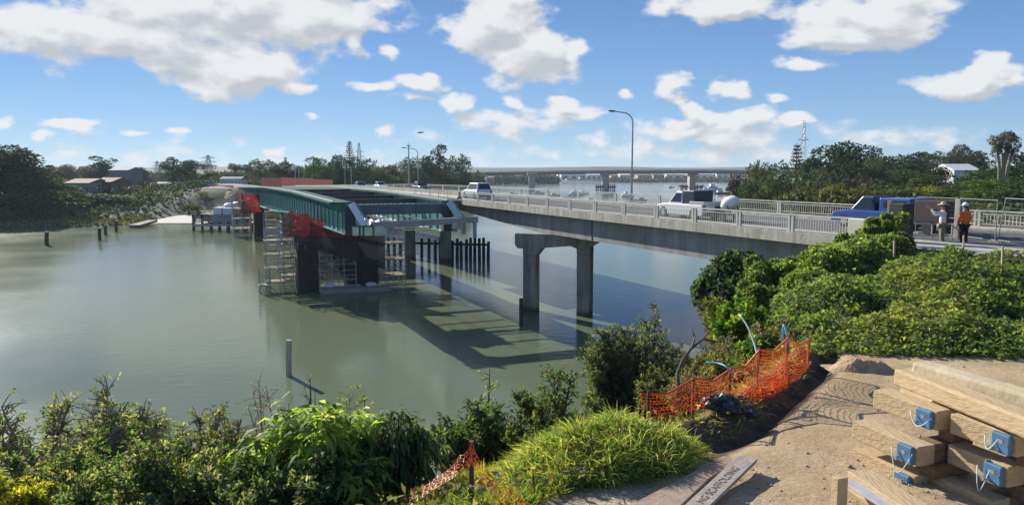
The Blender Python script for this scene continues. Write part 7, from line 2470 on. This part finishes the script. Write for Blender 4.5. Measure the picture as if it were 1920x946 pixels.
# boats on their moorings
BG = 'boats moored on the estuary'
def boat(label, x, y, L_, kind='motor', ang=0, col='white'):
    p = at_z(x, y, 0)
    t = thing('moored_boat', label, 'boat', (p.x, p.y, 0), ang, group=BG)
    W_ = L_ * .32; H_ = L_ * .13
    mb = MB(); R_ = []
    for f, w, dz in ((-.5, .42, 0), (-.3, .5, 0), (.1, .5, .05), (.35, .33, .2), (.5, .04, .4)):
        xq = f * L_
        R_.append([(xq, -w * W_, H_ * (1 + dz)), (xq, -w * W_ * .7, -.3), (xq, w * W_ * .7, -.3), (xq, w * W_, H_ * (1 + dz))])
    mb.loft(R_); mb.build('hull', M['white_paint'] if col == 'white' else PAINT['navy'], t, world=False)
    mb = MB()
    if kind == 'motor': mb.prism([(-.32 * L_, H_), (-.30 * L_, H_ * 2.1), (.02 * L_, H_ * 2.1), (.16 * L_, H_)], (0, W_ * .7, 0), org=(0, -W_ * .35, 0))
    elif kind == 'cruiser':
        mb.prism([(-.40 * L_, H_), (-.38 * L_, H_ * 2.0), (.12 * L_, H_ * 2.0), (.26 * L_, H_)], (0, W_ * .8, 0), org=(0, -W_ * .4, 0)); mb.prism([(-.25 * L_, H_ * 2), (-.22 * L_, H_ * 3.0), (-.02 * L_, H_ * 3.0), (.05 * L_, H_ * 2)], (0, W_ * .6, 0), org=(0, -W_ * .3, 0))
    else: mb.prism([(-.2 * L_, H_), (-.18 * L_, H_ * 1.5), (.15 * L_, H_ * 1.5), (.2 * L_, H_)], (0, W_ * .5, 0), org=(0, -W_ * .25, 0))
    mb.build('cabin', M['white_paint'], t, world=False, bevel=.04)
    if kind != 'sail':
        mb = MB(); mb.box((-.08 * L_, 0, H_ * 1.65), (.32 * L_, W_ * (.72 if kind == 'motor' else .82), H_ * .4)); mb.build('window_band', GLASS, t, world=False)
    else:
        mb = MB(); mb.tube([(0, 0, H_), (0, 0, L_ * 1.2)], .06, 6); mb.tube([(0, 0, H_ * 2.6), (-.4 * L_, 0, H_ * 2.6)], .05, 6); mb.build('mast', M['galv'], t, world=False)
    return t


for (x, y, L_, k, a_, lab, c_) in [(1338, 359, 13, 'cruiser', .3, 'large white cruiser moored beside the dark purple tree', 'white'), (1258, 352, 6, 'motor', .1, 'small white launch on the water left of the right distant pier', 'white'),
        (1281, 350, 9, 'sail', 2.9, 'low pale sailing boat just left of the right distant pier', 'white'), (1318, 349, 6, 'motor', .4, 'small white launch right of the right distant pier', 'white'),
        (1352, 364, 8, 'motor', .2, 'dark hulled launch under the dark purple tree', 'navy'), (1326, 352, 6, 'motor', 0, 'small launch left of the large white cruiser', 'white'),
        (1288, 366, 6, 'motor', .5, 'white launch seen over the far railing in front of the right pier', 'white'), (1176, 369, 7, 'cruiser', .2, 'white cabin boat behind the railing left of the street lamp', 'white'),
        (1200, 377, 6, 'motor', 3.0, 'white open boat behind the railing right of the street lamp', 'white'), (1080, 366, 8, 'cruiser', .1, 'white cabin boat in the moored group behind the railing', 'white'),
        (1094, 363, 7, 'motor', .3, 'pale launch at the right of the moored group', 'white'), (1066, 371, 6, 'motor', 2.8, 'small launch low in the moored group', 'white'),
        (1040, 368, 6, 'motor', .2, 'small dark launch left of the moored group', 'navy'), (1010, 364, 7, 'motor', .1, 'pale boat seen through the railing below the left distant pier', 'white'),
        (962, 365, 6, 'motor', .1, 'small pale boat seen through the railing near the white wagon', 'white'), (1110, 378, 6, 'motor', .1, 'low white boat right of the moored group', 'white'), (1145, 366, 7, 'cruiser', 3.0, 'grey boat by the fender piles of the middle pier', 'navy')]:
    boat(lab, x, y, L_, k, a_, c_)

# distant buildings: white boat yard sheds, sheds and houses on the far shore
BGp = 'pale buildings on the far shore'
WHM = mat('white_cladding', (.72, .73, .72), .6, var=.05, scale=.1); GREYM = mat('grey_cladding', (.17, .185, .20), .8); TERR = mat('terracotta_tiles', (.17, .075, .055), .85, var=.2, scale=2)
GREYROOF = mat('grey_roof', (.12, .13, .145), .8); CREAM = mat('cream_wall', (.36, .33, .27), .85); YEL = mat('yellow_verge', (.36, .38, .06), .9)


def shed(name, label, x0, x1, ytop, D, zb, wallm, roofm, dep=20, cat='building', group=None, pitch=.18, nwin=4, D2=None):
    a = at_D(x0, ytop, D); b = at_D(x1, ytop, D)
    w = b.x - a.x; cx = (a.x + b.x) / 2
    H = a.z - zb
    t = thing(name, label, cat, (cx, D + dep / 2, zb), group=group)
    eh = H * (1 - pitch) if H * pitch < w * .3 else H * .8
    mb = MB(); mb.box((0, 0, eh / 2 - .5), (w, dep, eh + 1)); mb.build('wall', wallm, t, world=False)
    mb = MB(); ov = .03 * w
    mb.prism([(-dep / 2 - .4, eh), (0, H), (dep / 2 + .4, eh)], (w + 2 * ov, 0, 0), org=(-w / 2 - ov, 0, .02), ax=(0, 1, 0), ay=(0, 0, 1)); mb.build('roof', roofm, t, world=False)
    for k in range(nwin):
        xq = -w / 2 + w * (k + .5) / nwin
        mb = MB(); mb.box((xq, -dep / 2 - .03, eh * .5), (w / nwin * .5, .1, eh * .42)); mb.build('window', GLASS, t, world=False)
    return t


i = 0
for (x0, x1, yt, D, wm, rm, lab) in [(1052, 1100, 323, 1060, WHM, GREYROOF, 'long white boatyard shed left of the middle distant pier'), (1046, 1062, 321, 1100, WHM, WHM, 'tall white shed at the left end of the boatyard'), (1100, 1128, 325, 1050, WHM, WHM, 'white shed against the middle distant pier'),
        (1146, 1160, 327, 1080, CREAM, GREYROOF, 'small pale house right of the middle distant pier'), (1163, 1182, 325, 1090, WHM, WHM, 'white shed left of the street lamp pole'), (1196, 1222, 326, 1100, CREAM, GREYROOF, 'pale low building right of the street lamp pole'),
        (1226, 1246, 325, 1120, GREYM, GREYROOF, 'grey low building on the far shore between lamp and right pier'), (1250, 1292, 324, 1130, WHM, WHM, 'long white warehouse left of the right distant pier'), (1302, 1340, 323.5, 1130, WHM, WHM, 'long white warehouse right of the right distant pier'),
        (1344, 1378, 322, 1120, WHM, WHM, 'white warehouse nearest the right bank trees'), (884, 898, 330, 800, CREAM, TERR, 'house with a red roof at the left end of the far shore'), (900, 912, 332, 790, WHM, GREYROOF, 'white house beside the red roofed one on the far shore'),
        (914, 926, 330, 810, CREAM, TERR, 'cream house with a red roof nearest the distant bridge end'), (1008, 1020, 330, 900, WHM, GREYROOF, 'white house by the left distant pier'), (1026, 1040, 331, 920, CREAM, GREYROOF, 'cream house between the left pier and the boatyard')]:
    shed('far_building', lab, x0, x1, yt, D, 1.5 if D > 1000 else 1.0, wm, rm, dep=30, group=BGp, nwin=3)
# marina boats as hulls along the boatyard
k = 0
rr = random.Random(4)
mp = ['first', 'second', 'third', 'fourth', 'fifth', 'sixth', 'seventh', 'eighth', 'ninth', 'tenth']
for i in range(10):
    x = 1052 + i * 7.8
    boat('white boat berthed before the white boatyard, %s from the left' % mp[i], x, 340.6 + rr.random() * .6, 14 + rr.random() * 4, 'cruiser' if i % 2 else 'motor', rr.uniform(-.5, .5))

# far shore tree belts: distant woods read as one mass
def belt(name, label, x0, x1, ytop, D, zb, n, seed, pal, dep=40, size=3.0):
    r = rng(seed)
    a = at_D(x0, ytop, D); b = at_D(x1, ytop, D); H = a.z - zb
    xx = r.uniform(a.x, b.x, n); yy = D + r.uniform(0, dep, n)
    top = H * (.62 + .38 * fbm(xx * .05, yy * .02, seed=seed, oct=4))
    zz = zb + np.maximum(top, H * .2) * r.rand(n) ** .6
    Ls = size * r.uniform(.6, 1.4, n)
    co, q = leaf_quads(np.stack([xx, yy, zz], 1), r.normal(size=(n, 3)), r.normal(size=(n, 3)), Ls, Ls * .7)
    o = leaf_object(name, [(co, q, palette(n, pal, r))], M['leaf_far']); tag(o, label, 'distant wood', kind='stuff')


belt('distant_wood', 'dark tree belt behind the houses at the left end of the far shore', 876, 990, 325, 830, 1, 5200, 501, GREEN_DARK + GREEN_MID)
belt('distant_wood', 'tree belt between the left distant pier and the boatyard', 985, 1050, 325, 870, 1, 3800, 502, GREEN_DARK + GREEN_MID)
belt('distant_wood', 'tree belt behind the boatyard and warehouses', 1040, 1420, 322.5, 1240, 3, 9000, 503, GREEN_DARK + GREEN_OLIVE, size=4)
belt('distant_wood', 'low shoreline trees right of the middle distant pier', 1140, 1400, 333, 1020, 1, 5000, 504, GREEN_DARK + GREEN_OLIVE, size=2.6)
belt('distant_wood', 'distant trees behind the far left yard', -200, 470, 318, 520, 5, 14000, 505, GREEN_DARK + GREEN_MID, dep=60, size=2.4)
belt('distant_wood', 'distant trees behind the middle of the left bank', 440, 900, 314, 480, 5, 14000, 506, GREEN_DARK + GREEN_MID, dep=60, size=2.4)

# pylons and tower
def pylon(label, x, ytop, D, hf=None, zb=3, arms=3, w=6.0, name='pylon', cat='pylon'):
    p = at_D(x, ytop, D); H = p.z - zb
    t = thing(name, label, cat, (p.x, p.y, zb))
    mb = MB(); n = 9
    for k in range(n):
        z0 = H * k / n; z1 = H * (k + 1) / n
        w0 = w * (1 - k / n) * .5 + .4; w1 = w * (1 - (k + 1) / n) * .5 + .4
        c0 = [(-w0, -w0, z0), (w0, -w0, z0), (w0, w0, z0), (-w0, w0, z0)]; c1 = [(-w1, -w1, z1), (w1, -w1, z1), (w1, w1, z1), (-w1, w1, z1)]
        for i in range(4):
            mb.bar(c0[i], c1[i], .28 if w > 3.5 else .14, .28 if w > 3.5 else .14); mb.bar(c0[i], c1[(i + 1) % 4], .16, .16); mb.bar(c1[i], c1[(i + 1) % 4], .16, .16)
    mb.build('lattice', M['galv'], t, world=False)
    for k in range(arms):
        z = H * (.68 + .12 * k); ww = w * (.9 - .15 * k)
        mb = MB(); mb.bar((-ww, 0, z), (ww, 0, z), .3, .3); mb.bar((-ww, 0, z), (0, 0, z + 1.4), .18, .18); mb.bar((ww, 0, z), (0, 0, z + 1.4), .18, .18); mb.build('cross_arm', M['galv'], t, world=False)
    return t


pylon('lattice power pylon beyond the yard on the left', 390, 291, 420)
pylon('faint pylon further off, left of the other one', 294, 302, 620)
pylon('faint slim tower right of the tall norfolk pine', 673, 268, 520, w=4, arms=2)
pylon('tall lattice mast behind the norfolk pine on the right bank', 1508, 226, 420, w=3.2, arms=1, zb=8, name='lattice_mast', cat='mast')

# left bank buildings
HG = 'houses on the far left bank'
shed('house', 'low house with a long terracotta roof behind the left shore shrubs', 120, 166, 335, 215, 4.4, CREAM, TERR, dep=12, group=HG, pitch=.45, nwin=4)
shed('house', 'terracotta roofed house right of the long roofed one', 174, 208, 333, 222, 4.4, mat('brown_wall', (.14, .09, .06), .8), TERR, dep=12, group=HG, pitch=.45, nwin=4)
shed('house', 'big pale grey building with a dark window band on the left bank', 204, 240, 313, 262, 5, GREYM, GREYROOF, dep=10, group=HG, pitch=.12, nwin=1)
shed('site_shed', 'long low grey site shed with a white roof edge by the yard', 172, 236, 351, 222, 4.8, GREYM, GREYROOF, dep=6, group=HG, pitch=.12, nwin=5)
shed('site_shed', 'row of pale site cabins behind the left end of the green deck', 412, 452, 331, 275, 5.4, WHM, GREYROOF, dep=6, pitch=.15, nwin=6)
shed('site_shed', 'pale low cabin right of the yard vehicles', 292, 336, 341, 262, 5.2, WHM, GREYROOF, dep=5, pitch=.15, nwin=4)
shed('house', 'white house with an open porch among trees on the right ridge', 1790, 1838, 307, 150, float(near_h(np.array([88.]), np.array([150.]))[0]) - 1, WHM, WHM, dep=8, pitch=.2, nwin=3)
# yard surface, boat ramp
yard = sheet('yard', [(-150, 222), (-78, 222), (-70, 262), (-190, 268)], far_h, .12, mat('yard_gravel', (.20, .19, .165), .95, var=.2, scale=.5)); tag(yard, kind='structure')
r0_ = at_z(287, 419, 0); r1_ = at_z(360, 419, 0); r2_ = at_z(364, 398, 1.2); r3_ = at_z(318, 396, 1.3)
P4 = [(r0_.x, r0_.y), (r1_.x, r1_.y), (r2_.x + 1, r2_.y), (r3_.x - 1, r3_.y)]
ramp_o = MB(); ramp_o.hexa([(P4[0][0], P4[0][1], -1), (P4[1][0], P4[1][1], -1), (P4[2][0], P4[2][1], .2), (P4[3][0], P4[3][1], .2), (P4[0][0], P4[0][1], .12), (P4[1][0], P4[1][1], .12), (P4[2][0], P4[2][1], 1.9), (P4[3][0], P4[3][1], 1.9)])
o = ramp_o.build('boat_ramp', mat('white_concrete', (.50, .47, .40), .9, var=.08, scale=.3)); recentre(o); tag(o, 'pale sunlit concrete boat ramp sloping into the water on the left bank', 'boat ramp')
mb = MB(); a = at_z(252, 424, .4); b = at_z(286, 414, .8); mb.bar(a, b, 2.2, .5); o = mb.build('jetty', M['timber_dark']); recentre(o); tag(o, 'short dark timber jetty at the left foot of the pale ramp', 'jetty')

# yard vehicles and plant
YG = 'vehicles parked in the construction yard'
for (x, D, kd, pt_, a_, lab) in [(300, 243, 'suv', 'dark', 0.1, 'dark wagon parked at the left of the yard'), (318, 240, 'van', 'silver', .2, 'silver van parked in the yard, second from the left'), (338, 236, 'ute', 'green', .1, 'green ute parked in the middle of the yard'),
        (356, 238, 'van', 'green', 3.0, 'green van parked next to the green ute'), (372, 232, 'suv', 'dark', .3, 'dark wagon parked at the right of the yard'), (386, 236, 'hatch', 'silver', 2.9, 'silver car parked at the right edge of the yard')]:
    v = vehicle('parked_car', lab, 'car', PAINT[pt_], kd, 4.8, 1.9, 1.9 if kd != 'hatch' else 1.5, group=YG)
    p = at_D(x, 350, D); v.location = (p.x, p.y, float(far_h(np.array([p.x]), np.array([p.y]))[0]) + .12); v.rotation_euler = (0, 0, a_); v.scale = (1.25,) * 3


def excavator(label, x, D, m, ang, s=1.0):
    p = at_D(x, 350, D); z = float(far_h(np.array([p.x]), np.array([p.y]))[0]) + .05
    t = thing('excavator', label, 'excavator', (p.x, p.y, z), ang)
    for sd in (-1, 1):
        mb = MB(); mb.prism([(-1.6, .1), (1.6, .1), (1.8, .45), (1.6, .8), (-1.6, .8), (-1.8, .45)], (0, .5, 0), org=(0, sd * 1.0 - .25, 0)); mb.build('track', M['black'], t, world=False)
    mb = MB(); mb.box((-.3, 0, 1.4), (2.6, 2.2, 1.0)); mb.build('body', m, t, world=False, bevel=.08)
    mb = MB(); mb.box((.5, .6, 2.3), (1.1, .9, 1.2)); mb.build('cab', GLASS, t, world=False, bevel=.06)
    mb = MB(); mb.bar((.9, -.2, 1.6), (2.8, -.2, 3.9), .3, .4); mb.build('boom', m, t, world=False)
    mb = MB(); mb.bar((2.8, -.2, 3.9), (4.2, -.2, 2.0), .25, .3); mb.build('dipper', m, t, world=False)
    mb = MB(); mb.prism([(3.9, 2.1), (4.5, 1.9), (4.4, 1.1), (3.8, 1.2)], (0, .8, 0), org=(0, -.6, 0)); mb.build('bucket', M['dark_steel'], t, world=False)
    t.scale = (s, s, s)


excavator('red excavator at the left side of the yard beside the netting', 262, 226, PAINT['red'], .4, 1.2)
net_sheet('debris_net', 'heap of faded orange netting at the left end of the yard', [(at_D(244, 352, 222), at_D(240, 366, 220)), (at_D(262, 350, 221), at_D(262, 366, 219)), (at_D(278, 356, 222), at_D(278, 367, 219))], M['net_pink'], sag=.4, seed=41)

# staging barge at the ramp
BZ = 1.0
bp = at_z(412, 434, 0)
bg_ = thing('staging_barge', 'timber decked staging platform on piles by the pale ramp', 'staging', (bp.x, bp.y, 0))
L0 = at_z(362, 433, 0); L1 = at_z(456, 434, 0)
mb = MB(); mb.box(((L0.x + L1.x) / 2, L0.y + 5, BZ + .25), (L1.x - L0.x, 10, .5)); mb.build('deck', M['concrete_new'], bg_)
for k in range(7):
    for j in (0, 1):
        x = L0.x + (L1.x - L0.x) * k / 6
        mb = MB(); mb.tube([(x, L0.y + .4 + j * 9, -2), (x, L0.y + .4 + j * 9, BZ + .9 + (1.6 if k < 2 else 0))], .3, 8); mb.build('pile', M['pile'], bg_)
mb = MB()
for k in range(17):
    x = L0.x + (L1.x - L0.x) * k / 16
    mb.bar((x, L0.y + .1, BZ + .5), (x, L0.y + .1, BZ + 1.6), .07, .07)
mb.bar((L0.x, L0.y + .1, BZ + 1.6), (L1.x, L0.y + .1, BZ + 1.6), .07, .07); mb.bar((L0.x, L0.y + .1, BZ + 1.05), (L1.x, L0.y + .1, BZ + 1.05), .06, .06)
mb.build('handrail', M['galv'], bg_)
def crate(name, label, cat, x0, x1, y0, y1, D, m, top=None, dep=3, ribs=0):
    a = at_D(x0, y1, D); b = at_D(x1, y0, D)
    z0 = BZ + .5; 
    t = thing(name, label, cat, ((a.x + b.x) / 2, D + dep / 2, z0)); w = b.x - a.x; h = b.z - a.z
    mb = MB(); mb.box((0, 0, a.z - z0 + h / 2), (w, dep, h)); mb.build('box', m, t, world=False, bevel=.04)
    if ribs:
        mb = MB()
        for k in range(ribs): mb.box((-w / 2 + w * (k + .5) / ribs, -dep / 2 - .03, a.z - z0 + h / 2), (.12, .08, h * .94))
        mb.build('rib', m, t, world=False)
    if top: mb = MB(); mb.box((0, 0, a.z - z0 + h + .1), (w * 1.05, dep * 1.05, .2)); mb.build('lid', top, t, world=False)
    if a.z - z0 > .3:
        mb = MB()
        for sx in (-1, 1):
            for sy in (-1, 1): mb.box((sx * w * .42, sy * dep * .4, (a.z - z0) / 2), (.3, .3, a.z - z0))
        mb.build('leg', M['pile'], t, world=False)
    return t


BD = L0.y + 2
crate('container', 'grey steel container low on the staging platform', 'container', 397, 441, 402, 424, BD, mat('grey_blue_steel', (.26, .29, .34), .6, var=.15, scale=.5), dep=4, ribs=12)
crate('container', 'dark open ended container at the right of the grey one', 'container', 441, 455, 402, 424, BD, M['dark_steel'], dep=4, ribs=3)
crate('site_box', 'small white generator box on the staging platform, left of the white tarpaulin', 'generator', 400, 415, 389, 402, BD, WHM, dep=3)
crate('site_box', 'white box with a pale lid above the grey container', 'box', 418, 437, 392, 402, BD, WHM, top=mat('pale_tarp', (.66, .70, .74), .7), dep=3)
crate('timber_pack', 'ochre timber pack on the right of the staging platform', 'timber pack', 440, 454, 392, 401, BD, mat('ochre_ply', (.45, .34, .16), .8, var=.2, scale=.6), dep=3)
crate('timber_pack', 'dull brown timber pack at the left of the staging platform', 'timber pack', 376, 392, 401, 414, BD, M['timber_old'], dep=4, ribs=4)
tar_ = thing('tarpaulin', 'crumpled white tarpaulin on top of the scaffold beside the far pier', 'tarpaulin', tuple(at_D(446, 385, BD + 4)))
mb = MB()
for k, (dx, dz, s) in enumerate(((-1.8, 0, 1.3), (0, .25, 1.5), (1.6, .7, 1.3), (2.8, 1.1, .8))): mb.ball((dx, 0, dz), (s, 1.4, .55), 10, 6)
mb.build('sheet', M['white_paint'], tar_, world=False, smooth=True)
# bird
bp = at_D(788, 249, 60)
bd = thing('bird', 'dark bird flying above the distant lamp posts', 'bird', tuple(bp))
V = [(-.28, 0, .0), (-.12, 0, .01), (.08, 0, .02), (.20, 0, .05), (.29, 0, .06), (.02, .18, .06), (0, .42, .02), (.02, -.18, .06), (0, -.42, .02)]
skin_fig('body', V, [(0, 1), (1, 2), (2, 3), (3, 4), (2, 5), (5, 6), (2, 7), (7, 8)], [(.06, .01), .05, .075, .045, .015, (.05, .012), (.03, .008), (.05, .012), (.03, .008)], mat('bird_feather', (.03, .03, .035), .8), bd)
bd.rotation_euler = (.1, 0, .5)
# ================================================================== HAZE
hz = bpy.data.materials.new('haze'); hz.use_nodes = True
nt = hz.node_tree
for n in list(nt.nodes):
    if n.type != 'OUTPUT_MATERIAL': nt.nodes.remove(n)
pv = nt.nodes.new('ShaderNodeVolumePrincipled'); pv.inputs['Color'].default_value = (.80, .90, 1.0, 1); pv.inputs['Density'].default_value = .00014
pv.inputs['Anisotropy'].default_value = .1
nt.links.new(pv.outputs[0], nt.nodes['Material Output'].inputs['Volume'])
mb = MB(); mb.box((0, 1950, 28), (6200, 4200, 64))
hzo = mb.build('haze', hz); tag(hzo, kind='stuff')
